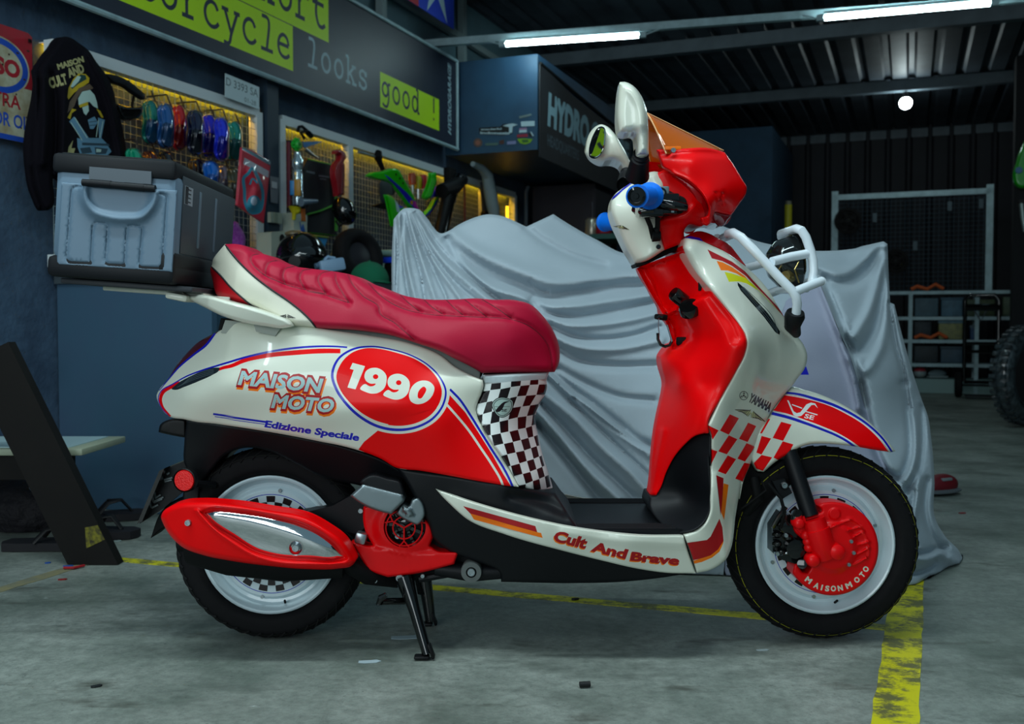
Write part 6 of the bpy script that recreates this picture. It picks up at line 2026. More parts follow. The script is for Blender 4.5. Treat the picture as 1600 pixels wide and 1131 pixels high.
wpan('jacket_body', jk, [(110, 62, .0), (150, 120, -.03), (120, 200, -.06), (60, 230, -.03), (180, 220, -.02), (80, 310, -.02), (140, 270, -.06), (60, 120, -.01)],
     [mat('black_fabric', '0a0810', 0.9, spec=.15, bump=(90, .3, .002)), mat('jacket_cream', '9b9868', 0.7), mat('eagle_white', 'a9c4bc', 0.7), mat('engine_blue', '5b86a0', 0.7), mat('eagle_gold', 'b39a12', 0.7), mat('eagle_green', '123c38', 0.7), mat('eagle_brown', '5a4a3a', 0.7), mat('engine_dark', '243d4c', 0.7)],
     jo, .16, grid=8, r=8, rr=.03, decals=dec, mode='shell', t=.04,
     bumps=[(J([(60, 300), (100, 600), (110, 900), (90, 1200)]), -.025, 5), (J([(-10, 350), (0, 700), (-20, 1100)]), .03, 7), (J([(400, 150), (560, 500), (650, 900), (690, 1150)]), .03, 6), (J([(180, 450), (170, 800), (150, 1200)]), .02, 6)])

# glossy paint samples
TPL = [(-.30, -.46), (-.1, -.50), (.2, -.48), (.42, -.36), (.5, -.1), (.48, .2), (.42, .4), (.1, .5), (-.25, .48), (-.44, .36), (-.42, .12), (-.36, -.02), (-.46, -.2), (-.42, -.38)]
SMP = lambda p: Z(190, 140, .2122, p)
SAM = [((222, 240), 112, 330, '0e7a6e', '0a3f63', 'teal and navy gloss paint sample, first of the upper row'),
       ((335, 268), 108, 330, '1d4f8a', '0f3358', 'steel blue gloss paint sample beside the red one in the upper row'),
       ((432, 280), 100, 340, 'c0121a', '6a0a12', 'red gloss paint sample in the upper row'),
       ((553, 315), 112, 330, '0c1436', '070b1c', 'black and midnight blue gloss paint sample in the upper row'),
       ((655, 342), 104, 320, '1a18d0', '0d0b70', 'ultramarine gloss paint sample right of the midnight one'),
       ((745, 365), 96, 318, '1c2fd6', '0a0f80', 'royal blue gloss paint sample next to the last teal one'),
       ((838, 382), 104, 300, '0f8f80', '0b5050', 'sea green gloss paint sample, last of the upper row'),
       ((104, 545), 112, 230, '0f8a68', '0a5a55', 'emerald paint sample in the lower row just above the crate lid'),
       ((222, 565), 104, 230, '3a1526', '1d0d16', 'dark maroon paint sample in the lower row above the crate lid'),
       ((335, 570), 100, 230, '12181c', '0a0d10', 'black paint sample with pale edge in the lower row above the crate lid'),
       ((560, 620), 110, 230, '141019', '0a080d', 'black paint sample above the crate corner in the lower row'),
       ((670, 640), 112, 230, '1363c0', '0e4790', 'bright blue paint sample in the lower row'),
       ((755, 675), 84, 240, '8d8ba6', '5a5c74', 'mauve grey paint sample in the lower row'),
       ((838, 700), 84, 250, '4a4c3c', '2a2c26', 'olive grey paint sample, last of the lower row')]
for i, (c, w_, h_, c1, c2, lab) in enumerate(SAM):
    c = SMP([c])[0]; w_ *= .2122; h_ *= .2122
    out = [(c[0] + x * w_, c[1] + y * h_ + x * w_ * .30) for x, y in TPL]
    root = empty('paint_sample', onwall(c[0], c[1], .12), lab, 'paint sample', 'paint samples on the mesh board')
    m1 = mat('sample_%d' % i, c1, 0.14, coat=.8, metal=.25); m2 = mat('sample_b%d' % i, c2, 0.14, coat=.8, metal=.25)
    low = [(c[0] + x * w_, c[1] + y * h_ + x * w_ * .30) for x, y in [(-.36, .0), (-.1, -.08), (.55, -.06), (.6, .6), (-.6, .6)]]
    wpan('sample_body', out, [(c[0] - .4 * w_, c[1] - .3 * h_, -.02), (c[0] + .3 * w_, c[1] - .1 * h_, -.05), (c[0], c[1] + .4 * h_, -.03), (c[0] - .3 * w_, c[1], -.05), (c[0], c[1] - .45 * h_, -.02)],
         [m1, m2], root, .118 + .11 * (i % 2), grid=6, r=5, rr=.03, decals=[(pg(low), 1)], mode='shell', t=.02, bumps=[([(c[0] - .28 * w_, c[1] - .35 * h_), (c[0] - .15 * w_, c[1] - .05 * h_), (c[0] - .3 * w_, c[1] + .3 * h_)], -.012, 3)])
    p = onwall(c[0] - .02 * w_, c[1] - .52 * h_, .085 + .11 * (i % 2))
    MB().tube([p + UZ * .035 - E2 * .11 * (i % 2), p + UZ * .035, p - UZ * .03 + E2 * .03], .004, 6).out('hanger', mat('hook_dark', '2a2420', 0.5), root)

# red blister pack hanging by the post
PK = SMP([(885, 425, 1), (960, 445, 1), (1100, 530, 1), (1048, 985, 1), (920, 900, 1), (850, 850, 1)])
pk = empty('blister_pack', onwall(398, 290, .16), 'red tool blister pack with a blue coil hanging beside the post', 'pack')
dec = [(pg(SMP([(905, 500), (1085, 600), (1080, 650), (895, 545)])), 1), (stroke(SMP([(905, 640), (930, 620), (960, 580), (1000, 640), (1040, 800), (1010, 900), (950, 905), (915, 850), (905, 740)]), 5, True), 2), (oval(*SMP([(975, 840)])[0], 11, 13), 2), (oval(*SMP([(975, 820)])[0], 5, 7), 3), (stroke(SMP([(945, 700), (965, 655), (1000, 690)]), 3), 2), (pg(SMP([(890, 420), (1100, 530), (1095, 560), (885, 440)])), 4)]
wpan('pack_card', PK, -.02, [mat('pack_red', 'b0283a', 0.3, coat=.8), mat('pack_grey', '9a9aa4', 0.3, coat=.6), mat('pack_teal', '2f7f98', 0.3, coat=.8), mat('pack_clear', 'b9c6d6', 0.1, coat=1), mat('pack_edge', '50707c', 0.3, coat=.6)], pk, .30, grid=8, r=2, rr=.004, decals=dec, mode='shell', t=.01,
     bumps=[(SMP([(960, 600), (1000, 700), (960, 850)]), .02, 8)])
# headlight guard / visor strip hung on the board's left part
vs_ = empty('black_fender', onwall(215, 160, .1), 'black curved plastic fender hooked on the mesh between the jacket and the samples', 'fender')
F1_ = lambda p: Z(0, 30, .25, p)
wpan('fender_shell', F1_([(660, 345), (740, 355), (810, 390), (910, 470, 1), (905, 500), (840, 470), (770, 420), (700, 395)]), [(180, 122, -.02), (225, 150, -.05)], [M_SATIN], vs_, .14, grid=7, r=4, rr=.02, mode='shell', t=.015)
wpan('fender_tail', F1_([(735, 528), (790, 545), (890, 545, 1), (895, 580), (850, 625), (780, 632), (750, 600)]), [(180, 165, -.02), (220, 175, -.05)], [M_BLACKG], vs_, .14, grid=7, r=4, rr=.02, mode='shell', t=.015)
MB().tube([onwall(200, 126, .12), onwall(210, 146, .125), onwall(206, 166, .125)], .006, 6).out('fender_arm', M_MATTE, vs_)

# workbench under the boards
HB = .95
wb = empty('workbench', W(2.5, .38, 0), 'long workbench along the wall with a blue painted end panel', 'workbench')
MB().box(W(2.52, .395, HB - .02), (5.1, .77, .04), ax=(E1, E2, UZ)).out('bench_top', mat('bench_top', '3d474d', 0.5), wb, smooth=False)
MB().box(W(.0, .395, (HB - .04) / 2 + .002), (.03, .77, HB - .04), ax=(E1, E2, UZ)).out('end_panel', M_PANEL, wb, smooth=False)
MB().box(W(2.52, .73, (HB - .04) / 2 + .002), (5.0, .03, HB - .045), ax=(E1, E2, UZ)).out('front_panel', M_PANEL, wb, smooth=False)

# things on and above the bench
T5 = lambda p: Z(420, 330, .1375, p)


def bench(px, off):
    """point of the bench top seen in column px at distance off from the wall"""
    x = (px - 800) / F
    # W0 + E1 s + E2 off, column px: X = x * depth
    q = W0 + E2 * off
    s = (x * (q.y + 2.364) - q.x) / (E1.x - x * E1.y)
    return W(s, off, HB + .0025)


c = bench(472, .42) + UZ * .125
hl = empty('helmet', c - UZ * .125, 'glossy black full face helmet on the bench behind the seat', 'helmet')
m = MB().ball(c, (.125, .145, .13), 28, lo=-.85); m.out('helmet_shell', M_BLACKG, hl)
Rv = Matrix.Rotation(-.6, 3, 'Z')
MB().ball(c + Vector((.01, -.045, .0)), (.118, .108, .075), 22).out('helmet_visor', mat('visor_black', '050608', 0.04, coat=1), hl)
MB().ball(c + Vector((-.03, -.01, .115)), (.05, .06, .02), 14).out('helmet_vent', mat('vent_tan', '6b5e44', 0.4), hl)
MB().lathe([(.03, 0), (.03, .02), (.0, .022)], c + Vector((.0, -.14, -.03)), (0, -1, 0), 16).out('visor_pivot', M_BLACK, hl)
c = bench(560, .40) + UZ * .168
ty_ = empty('spare_tyre', c - UZ * .168, 'fat black tyre leaning at the back of the bench', 'tyre')
axx = (E2 * .9 - E1 * .35 + UZ * .25).normalized()
prof = [(.085 + .062 * (1 + math.cos(a)) * .5 + .0, .055 * math.sin(a)) for a in np.linspace(0, 2 * PI, 20)]
MB().lathe([(.115 + .045 * math.cos(a), .055 * math.sin(a)) for a in np.linspace(0, 2 * PI, 24)], c, axx, 36).out('tyre_body', M_RUBBER, ty_)
MB().lathe([(.085, -.02), (.085, .02), (.03, .03), (0, .03)], c, axx, 24).out('hub', mat('hub_dark', '1c1b22', 0.4), ty_)
c = bench(519, .69)
jg = empty('plastic_jug', c, 'pale blue plastic oil jug tipped beside the helmet', 'jug')
u_ = (E1 * .5 + E2 * -.2 + Vector((.6, -.2, .0))).normalized(); u_.z = .18; u_.normalize(); v_ = u_.cross(Vector((0, 1, 0))).normalized() * -1
v_ = Vector((-u_.z, 0, u_.x)).normalized(); w__ = u_.cross(v_)
c2 = c + UZ * .07
MB().box(c2, (.125, .062, .055), ax=(u_, v_, w__), bev=.012).out('jug_body', mat('jug_blue', '7d9cb8', 0.45), jg)
MB().tube([c2 + u_ * -.03 + v_ * .03, c2 + u_ * -.01 + v_ * .045, c2 + u_ * .025 + v_ * .032], .008, 8).out('jug_handle', mat('jug_blue', '7d9cb8', 0.45), jg)
MB().tube([c2 + u_ * -.06 + v_ * .01, c2 + u_ * -.08 + v_ * .01], .014, 12).out('jug_cap', mat('jug_cap', '48637a', 0.45), jg)
c = bench(578, .66)
cp = empty('cap', c, 'dark green cloth cap lying on the bench edge', 'cap')
MB().ball(c + UZ * .02, (.10, .10, .095), 24, lo=-.2).out('cap_crown', mat('green_cloth', '0f6a4a', 0.9, bump=(200, .4, .001)), cp)
MB().tube([c + Vector((.06, -.07, .01)), c + Vector((.10, -.10, .004))], [.05, .03], 14, flat=.15, up=UZ).out('cap_brim', mat('green_cloth', '0f6a4a', 0.9), cp)
MB().ball(c + UZ * .114, .008, 8).out('cap_button', mat('green_cloth', '0f6a4a', 0.9), cp)
c = bench(648, .56)
bn = empty('crate', c, 'black crate under a blue lid at the back of the bench', 'crate')
MB().box(c + UZ * .07, (.30, .24, .14), ax=(E1, E2, UZ), bev=.008).out('crate_box', M_BLACK, bn)
MB().box(c + UZ * .158, (.33, .26, .035), ax=(E1, E2, UZ), bev=.008).out('crate_lid', mat('lid_blue', '0c3ccc', 0.45), bn)
c = bench(551, .235)
bg = empty('camouflage_bag', c, 'tan and olive camouflage bag heaped behind the black tyre', 'bag')
V = MB()
cam = mat('camouflage', '6b5a3a', 0.9, noise=(16, 1.0, 'a9b39c', 2), bump=(40, .5, .01))
V.ball(c + UZ * .095, (.12, .20, .19), 20, lo=-.5, rot=Matrix.Rotation(-YAW, 3, 'Z')); V.out('bag_body', cam, bg)
MB().ball(c + UZ * .275 + E1 * .02, (.07, .11, .03), 14, rot=Matrix.Rotation(-YAW, 3, 'Z')).out('bag_flap', mat('bag_pink', '9a7f72', 0.9), bg)
c = bench(594, .22)
rg = empty('folded_rag', c, 'pale sage rag lying over the gear beside the camouflage bag', 'rag')
MB().box(c + UZ * .225, (.26, .12, .035), ax=(E1, E2, UZ), bev=.014).box(c + UZ * .21 + E1 * .13, (.10, .11, .06), ax=((E1 - UZ * .5).normalized(), E2, (UZ + E1 * .5).normalized()), bev=.012).box(c + UZ * .10, (.20, .1, .2), ax=(E1, E2, UZ), bev=.01).out('rag_folds', mat('sage_cloth', '93b0a4', 0.9), rg)


def wbox(name, pts, off, t, m, label, cat, parts=()):
    """flat-fronted box hanging on or standing by the wall: front traced in pixels, t deep"""
    o = empty(name, onwall(*pts[0], off), label, cat)
    MB().prism([onwall(*p, off) for p in pts], -E2 * t).out('body', m, o, smooth=False)
    return o


o_ = wbox('carton', [(459, 332), (480, 336), (480, 375), (459, 370)], .16, .07, mat('carton_white', 'b9c2b4', 0.6), 'white carton with an orange and blue picture standing at the mesh board', 'carton')
MB().prism([onwall(*p, .165) for p in [(471, 326), (477, 326), (478, 346), (472, 345)]], -E2 * .004).out('orange_print', mat('carton_orange', 'c4651a', 0.6), o_, smooth=False)
MB().prism([onwall(*p, .165) for p in [(469, 346), (472, 358), (474, 350), (477, 362), (474, 372), (468, 370), (471, 360)]], -E2 * .004).out('blue_print', mat('carton_blue', '2c5fae', 0.6), o_, smooth=False)
o_ = wbox('switch_box', [(423, 331), (441, 333), (441, 350), (423, 347)], .12, .02, mat('ivory_plastic', 'aab3a4', 0.5), 'ivory electrical switch box on the post above the bench', 'switch box')
MB().box(onwall(431, 340, .125), (.03, .006, .05), ax=(E1, E2, UZ)).out('rocker', mat('ivory_dark', '8d9888', 0.5), o_, smooth=False)
o_ = wbox('socket_box', [(424, 363), (446, 361), (449, 398), (424, 402)], .2, .09, mat('ivory_plastic', 'aab3a4', 0.5), 'tall ivory socket box with a round opening beside the helmet', 'socket box')
MB().lathe([(0, .002), (.022, .002), (.024, 0)], onwall(441, 373, .203), E2, 16).out('socket_hole', M_BLACK, o_)
o_ = wbox('blue_tray', [(484, 368), (512, 372), (506, 390), (485, 384)], .18, .05, mat('cyan_plastic', '1480b8', 0.5), 'cyan plastic tray propped behind the helmet', 'tray')
MB().tube([onwall(480, 367, .185), onwall(512, 371, .185)], .006, 6).out('tray_rim', mat('tray_rim', '6f8a3a', 0.5), o_)
# small sticker packs beyond the post
o_ = wbox('sticker_strip', [(423, 275), (436, 278), (434, 318), (424, 316)], .11, .004, mat('strip_grey', '60666e', 0.5), 'narrow strip of small stickers on the post edge', 'stickers')
MB().prism([onwall(*p, .114) for p in [(425, 283), (433, 285), (433, 295), (425, 293)]], -E2 * .002).out('sticker', mat('strip_pale', 'a4a8ae', 0.5), o_, smooth=False)
# purple wrap and a jar on the first board
o_ = empty('purple_wrap', onwall(372, 360, .12), 'purple mesh wrapped parcel hanging low by the crate', 'parcel')
wpan('parcel_body', SMP([(810, 985), (840, 970), (880, 1020), (910, 1080), (905, 1180, 1), (805, 1180, 1)]), -.02, [mat('purple_wrap', '9a2aa8', 0.5, noise=(60, .6, 'c070c8', 2))], o_, .11, grid=8, r=5, rr=.02, mode='shell', t=.03)
c = bench(396, .2)
o_ = empty('jar', c, 'small amber jar with a white lid on the bench behind the crate', 'jar')
MB().lathe([(0, 0), (.04, 0), (.045, .01), (.045, .09), (.03, .105), (.03, .11), (0, .11)], c, (0, 0, 1), 16).out('jar_body', mat('jar_amber', '7a5a18', 0.3, coat=.5), o_)
MB().lathe([(0, 0), (.032, 0), (.034, .03), (0, .032)], c + UZ * .11, (0, 0, 1), 16).out('jar_lid', mat('jar_white', 'a9b8bc', 0.5), o_)

# tools and fairings on the long board
G4 = lambda p: Z(430, 180, .1946, p)
o_ = empty('tool_pouch', onwall(500, 300, .12), 'black flat tool pouch with green piping on the mesh', 'pouch')
wpan('pouch_body', G4([(262, 345, 1), (470, 395, 1), (492, 900, 1), (490, 970, 1), (262, 950, 1), (225, 700, 1), (220, 420, 1)]), -.01, [mat('pouch_black', '171a20', 0.7), mat('pouch_green', '3f8a2c', 0.6), mat('pouch_text', '5c6670', 0.6)], o_, .1, grid=9, r=3, rr=.008, mode='shell', t=.02,
     decals=[(stroke(G4([(262, 350), (470, 398)]), 3, False, False), 1), (stroke(G4([(262, 945), (490, 968)]), 3, False, False), 1), (stroke(G4([(350, 485), (455, 500)]), 2.4, False, False), 2), (stroke(G4([(360, 510), (410, 516)]), 1.4, False, False), 2), (stroke(G4([(250, 450), (318, 465)]), 3, False, False), 2)])
MB().tube([onwall(*q_, .125) for q_ in G4([(262, 795), (360, 770), (440, 735), (492, 712)])], .012, 8, flat=.5).tube([onwall(*q_, .125) for q_ in G4([(480, 460), (492, 640), (490, 930)])], .010, 8).out('pouch_strap', bpy.data.materials['pouch_green'], o_)
o_ = empty('red_clamp', onwall(535, 270, .12), 'long red clamp with a hooked head beside the mesh post', 'clamp')
wpan('clamp_body', G4([(490, 290), (520, 275), (560, 300), (570, 345, 1), (550, 375), (560, 400, 1), (555, 640, 1), (500, 650, 1), (495, 380), (520, 350), (515, 310), (490, 310)]), -.03, [mat('clamp_red', '8c0e1c', 0.4, coat=.4)], o_, .17, grid=8, r=3, rr=.015, mode='shell', t=.03)
MB().tube([onwall(*q_, .20) for q_ in G4([(535, 400), (530, 630)])], .01, 8).out('clamp_screw', mat('clamp_dark', '5a0812', 0.4), o_)
o_ = empty('half_helmet', onwall(540, 328, .14), 'small black half helmet hanging low on the mesh beside the post', 'helmet')
p = onwall(*G4([(555, 770)])[0], .26)
MB().ball(p, (.065, .065, .085), 20, rot=Matrix.Rotation(-.5, 3, 'Y')).out('shell', M_BLACKG, o_)
MB().tube([p + Vector((-.04, -.04, -.06)), p + Vector((-.02, -.06, -.095)), p + Vector((.02, -.05, -.06))], .006, 6).out('chin_strap', M_MATTE, o_)
o_ = empty('spray_bottle', onwall(465, 260, .12), 'white and chrome bottle with blue and amber labels by the green spool', 'bottle')
p = onwall(*G4([(180, 470)])[0], .14)
MB().lathe([(0, -.17), (.03, -.17), (.032, -.15), (.032, -.12), (.03, -.11), (.03, .0), (.024, .02), (.033, .04), (.033, .07), (.02, .09), (.02, .115), (0, .115)], p, (0, 0, 1), 18).out('bottle_body', mat('bottle_chrome', 'b8ccd4', 0.12, metal=.8), o_)
MB().box(p + Vector((.006, -.03, -.08)), (.035, .02, .09), bev=.004).out('amber_label', mat('label_amber', 'a87a14', 0.4), o_)
MB().box(p + Vector((-.022, -.024, -.08)), (.028, .02, .08), bev=.004).out('blue_label', mat('label_blue', '1f7fc0', 0.4), o_)
o_ = empty('green_spool', onwall(464, 226, .13), 'small bright green toothed spool at the top of the mesh', 'spool')
p = onwall(*G4([(172, 235)])[0], .14)
m = MB().lathe([(0, .02), (.02, .02), (.024, .012), (.024, -.02)], p, E2, 18)
for k in range(10):
    a = 2 * PI * k / 10
    m.ball(p + E1 * (.03 * math.cos(a)) + UZ * (.03 * math.sin(a)), .009, 8)
m.out('spool_body', mat('spool_green', '1aa832', 0.4), o_)
MB().lathe([(0, .024), (.008, .024), (.009, .018)], p, E2, 12).out('spool_hub', mat('spool_dark', '0c5a1c', 0.5), o_)
o_ = empty('black_strap', onwall(470, 205, .1), 'looped black strap hung near the top of the mesh', 'strap')
MB().tube([onwall(*q_, .1) for q_ in G4([(180, 130), (190, 95), (215, 90), (250, 120), (280, 165), (270, 145), (240, 125), (205, 140), (235, 185)])], .009, 8).out('strap_loop', M_MATTE, o_)
MB().tube([onwall(*q_, .105) for q_ in G4([(262, 140), (290, 170)])], .016, 8).out('buckle', M_BLACKG, o_)
o_ = empty('shears', onwall(480, 235, .12), 'blue bladed shears hanging open beside the green spool', 'shears')
MB().prism([onwall(*q_, .12) for q_ in G4([(215, 215), (385, 210), (300, 240), (225, 260)])], E2 * .006).out('blue_blade', mat('shear_blue', '2a6fa8', 0.3, metal=.3), o_, smooth=False)
MB().tube([onwall(*q_, .125) for q_ in G4([(235, 270), (290, 310), (345, 345)])], [.012, .009, .005], 8).out('steel_blade', M_ALU, o_)
o_ = empty('red_tube', onwall(452, 250, .1), 'thin dark red tube standing at the left edge of the mesh', 'tube')
MB().tube([onwall(*q_, .1) for q_ in G4([(108, 215), (110, 500), (112, 740)])], .012, 8).out('tube_body', mat('tube_red', '5c0f22', 0.4), o_)
MB().tube([onwall(*q_, .1) for q_ in G4([(112, 205), (112, 225)])], .015, 8).out('tube_cap', M_BLACK, o_)
o_ = empty('rubber_hammer', onwall(480, 318, .13), 'grey headed hammer resting across the pouch', 'hammer')
MB().tube([onwall(*q_, .20) for q_ in G4([(205, 700), (335, 690)])], [.022, .010], 10).out('hammer_head', mat('hammer_grey', '5d7284', 0.4), o_)
MB().tube([onwall(*q_, .20) for q_ in G4([(262, 700), (262, 770)])], .008, 8).out('hammer_handle', M_BLACK, o_)
o_ = empty('yellow_funnel', onwall(460, 328, .13), 'small yellow funnel beside the white carton', 'funnel')
p = onwall(*G4([(155, 765)])[0], .21)
MB().lathe([(.034, .02), (.032, .018), (.01, -.02), (.008, -.05), (.010, -.05), (.012, -.02), (.034, .016)], p, (.1, 0, 1), 16).out('funnel_cone', mat('funnel_yellow', 'b8b016', 0.4), o_)
MB().ball(p + Vector((.012, 0, .0)), .02, 10).out('funnel_cap', mat('funnel_yellow', 'b8b016', 0.4), o_)

H6 = lambda p: Z(560, 230, .1625, p)
M_GRN = mat('fairing_green', '22b80c', 0.3, coat=.5)
fcol = [M_GRN, mat('fairing_blue', '2317b8', 0.4), mat('fairing_pink', 'b8259a', 0.4), mat('fairing_orange', 'd08a1a', 0.4), mat('fairing_white', 'a9c6d0', 0.4), M_CHKB]
o_ = empty('dirt_bike_fairing', onwall(630, 285, .2), 'large green dirt bike fairing with blue and pink graphics on the mesh', 'fairing')
wpan('fairing_shell', H6([(90, 278, 1), (110, 255), (240, 230), (350, 203), (380, 212), (420, 270), (470, 360), (530, 460), (560, 540), (590, 620, 1), (500, 580), (440, 500), (380, 420), (330, 350), (290, 330), (180, 310)]), [(580, 275, -.02), (620, 265, -.09), (650, 320, -.06), (600, 282, -.05)], fcol, o_, .185, grid=6, r=3, rr=.02, mode='shell', t=.02,
     decals=[(pg(H6([(250, 258), (300, 290), (380, 360), (470, 440), (540, 520), (580, 600), (540, 590), (480, 530), (430, 460), (360, 380), (300, 320)])), 1), (pg(H6([(530, 510), (560, 520), (585, 590), (570, 600), (530, 570)])), 2), (pg(H6([(500, 515), (525, 510), (525, 555), (500, 545)])), 3), (oval(*H6([(362, 262)])[0], 1.3, 2), 5), (oval(*H6([(400, 300)])[0], 1.3, 2), 5), (oval(*H6([(430, 345)])[0], 1.3, 2), 5), (oval(*H6([(428, 300)])[0], 1, 1.5), 5)])
o_ = empty('dirt_bike_fairing', onwall(615, 330, .2), 'green and blue fairing piece hanging below the large one, behind the cover peak', 'fairing')
wpan('fairing_shell', H6([(265, 455, 1), (300, 460), (350, 500), (400, 560), (470, 580), (560, 640), (600, 720), (500, 760), (330, 760, 1), (310, 650), (290, 550)]), -.05, fcol, o_, .20, grid=7, r=3, rr=.02, mode='shell', t=.02,
     decals=[(pg(H6([(370, 520), (440, 550), (430, 580), (400, 590)])), 1), (pg(H6([(350, 500), (380, 540), (410, 640), (370, 620)])), 4), (pg(H6([(435, 570), (470, 575), (450, 600)])), 3)])
o_ = empty('dirt_bike_fairing', onwall(676, 315, .2), 'narrow green fairing blade upright on the mesh beside the red driver', 'fairing')
wpan('fairing_shell', H6([(695, 245, 1), (745, 240, 1), (755, 310), (730, 400), (700, 480), (660, 505, 1), (635, 490), (660, 400), (690, 300)]), -.05, fcol, o_, .20, grid=6, r=3, rr=.02, mode='shell', t=.02)
o_ = empty('dirt_bike_fairing', onwall(676, 330, .18), 'lower green and blue curved fairing blade beside the black fork', 'fairing')
wpan('fairing_shell', H6([(770, 470, 1), (780, 490), (740, 570), (690, 640), (640, 680, 1), (640, 640), (690, 580), (730, 510)]), -.04, fcol, o_, .11, grid=6, r=3, rr=.015, mode='shell', t=.02, decals=[(pg(H6([(775, 490), (740, 570), (690, 640), (650, 670), (645, 655), (700, 600), (750, 510)])), 1)])
wpan('fairing_tab', H6([(720, 440), (745, 380), (770, 400), (770, 470, 1), (710, 480)]), -.03, [fcol[1], fcol[2]], o_, .11, grid=6, r=2, rr=.01, mode='shell', t=.015, decals=[(pg(H6([(735, 390), (765, 390), (765, 430), (735, 420)])), 1)])
for (x0, y0, x1, y1, col, lab, nm) in ((515, 250, 520, 360, '9a4326', 'brown handled chisel on the mesh between the fairings', 'chisel'), (573, 280, 575, 400, 'b0a812', 'yellow handled screwdriver on the mesh between the fairings', 'screwdriver'), (618, 265, 628, 395, 'a81428', 'red handled screwdriver left of the green blade', 'screwdriver')):
    a, b = H6([(x0, y0), (x1, y1)])
    p, q_ = onwall(*a, .12), onwall(*b, .12)
    o_ = empty(nm, p, lab, 'screwdriver' if nm == 'screwdriver' else 'chisel')
    MB().tube([p, p.lerp(q_, .2), q_], [.02, .026, .024], 10).out('tool_handle', mat('handle_' + col, col, 0.4), o_)
    MB().tube([q_, q_ + (q_ - p) * .8], .007, 6).out('tool_shaft', M_ALU, o_)
# bare mechanical part hung left of the fairings
o_ = empty('bracket_tool', onwall(592, 240, .1), 'dark metal lever bracket hung by a rod left of the fairings', 'bracket')
MB().tube([onwall(*q_, .1) for q_ in H6([(0, 45), (90, 70), (180, 100)])], .009, 8).out('rod', mat('dull_steel', '6a7478', 0.5, metal=.4), o_)
MB().tube([onwall(*q_, .11) for q_ in H6([(195, 40), (185, 90), (205, 150), (235, 210)])], [.02, .03, .018, .016], 8).out('lever', M_MATTE, o_)
o_ = empty('engine_part', onwall(605, 300, .1), 'dull grey engine part hanging under the tip of the green fairing', 'engine part')
MB().ball(onwall(*H6([(260, 410)])[0], .105), (.024, .09, .10), 14, rot=Matrix.Rotation(-YAW, 3, 'Z')).ball(onwall(*H6([(320, 390)])[0], .105), (.022, .05, .05), 10, rot=Matrix.Rotation(-YAW, 3, 'Z')).out('casting', mat('cast_grey', '3e464c', 0.6, metal=.3), o_)
MB().prism([onwall(*q_, .10) for q_ in H6([(110, 565), (240, 530), (300, 570), (250, 600)])], E2 * .03).out('foot', M_MATTE, o_, smooth=False)
# black fork leaning on the board
o_ = empty('bicycle_fork', onwall(690, 320, .2), 'glossy black front fork with a stem leaning on the mesh', 'fork')
P_ = [onwall(*q_, .2) for q_ in H6([(960, 300), (900, 400), (860, 560), (830, 700), (790, 900)])]
MB().tube(P_, [.05, .05, .045, .045, .045], 12).out('fork_leg', M_BLACKG, o_)
MB().tube([onwall(*q_, .22) for q_ in H6([(860, 420), (830, 560), (800, 700), (760, 860)])], .035, 10).out('fork_leg', M_BLACK, o_)
MB().tube([onwall(*q_, .21) for q_ in H6([(800, 420), (900, 390), (1000, 310)])], [.05, .06, .045], 12).out('fork_crown', M_BLACK, o_)
MB().box(onwall(*H6([(880, 280)])[0], .16), (.10, .06, .12), ax=(E1, E2, UZ), bev=.01).out('fork_clamp', M_MATTE, o_)
for (x0, y0, x1, y1, r_, c_, lab, nm) in ((1020, 320, 1022, 720, .008, '5a1f1c', 'thin dark red rod hung on the mesh right of the fork', 'rod'), (1195, 330, 1215, 640, .022, '22282e', 'dark handled brush hung at the white mesh post', 'brush')):
    a, b = H6([(x0, y0), (x1, y1)])
    o_ = empty(nm, onwall(*a, .11), lab, nm)
    MB().tube([onwall(*a, .12), onwall(*b, .12)], r_, 8).out('handle', mat('h' + c_, c_, 0.5), o_)
    MB().ball(onwall(b[0], b[1], .12), (r_ * 1.6, r_ * 1.6, r_ * 1.4), 10).out('tip', M_MATTE, o_)
o_ = empty('white_hose', onwall(765, 300, .14), 'pale hose hanging over the frame beside the last post', 'hose')
MB().tube([onwall(*q_, .21) for q_ in H6([(1100, 160), (1180, 200), (1240, 270), (1265, 420), (1290, 560), (1310, 660)])], [.02, .03, .045, .05, .05, .04], 10).out('hose_body', mat('hose_pale', '8fa0a4', 0.5), o_)
MB().tube([onwall(*H6([(1300, 640)])[0], .21), onwall(*H6([(1315, 700)])[0], .21)], .03, 10).out('hose_end', M_BLACK, o_)

# wall cabinet at the end of the slogan banner, stickers, second banner
s0 = 3.68
wc0 = sat(oncross(712, 93, s0))[1]; wc1 = sat(oncross(840, 90, s0))[1]
zb = oncross(775, 238, s0).z; zt = oncross(775, 91, s0).z
cb_ = empty('wall_cabinet', W(s0, wc1 / 2, (zb + zt) / 2), 'dark blue high wall cabinet with small stickers on its end', 'cabinet')
CX = 2.6
MB().prism([W(s0, .005, zb), W(s0, wc1, zb), W(s0, wc1, zt), W(s0, .005, zt)], E1 * CX).out('cabinet_body', mat('cabinet_blue', '22415a', 0.45, noise=(3, .5, '2f5a78', 3)), cb_, smooth=False)
pc = lambda px, py: oncross(px, py, s0 - .003)
CB = lambda p: Z(700, 80, .19448, p)
def csign(outline, layers, name, mats):
    o = pc(760, 200)
    def uv(q):
        v = pc(*q) - o
        return (v.dot(E2), v.z)
    def segs(sg): return np.array([[uv(a), uv(b)] for a, b in sg])
    return sign(name, [uv(q) for q in outline], [(segs(sg), mi) for sg, mi in layers], o, E2, UZ, mats, .002, cb_)
pw = mat('sticker_white', 'a4bcc4', 0.5); pd = mat('sticker_dark', '0c1116', 0.5)
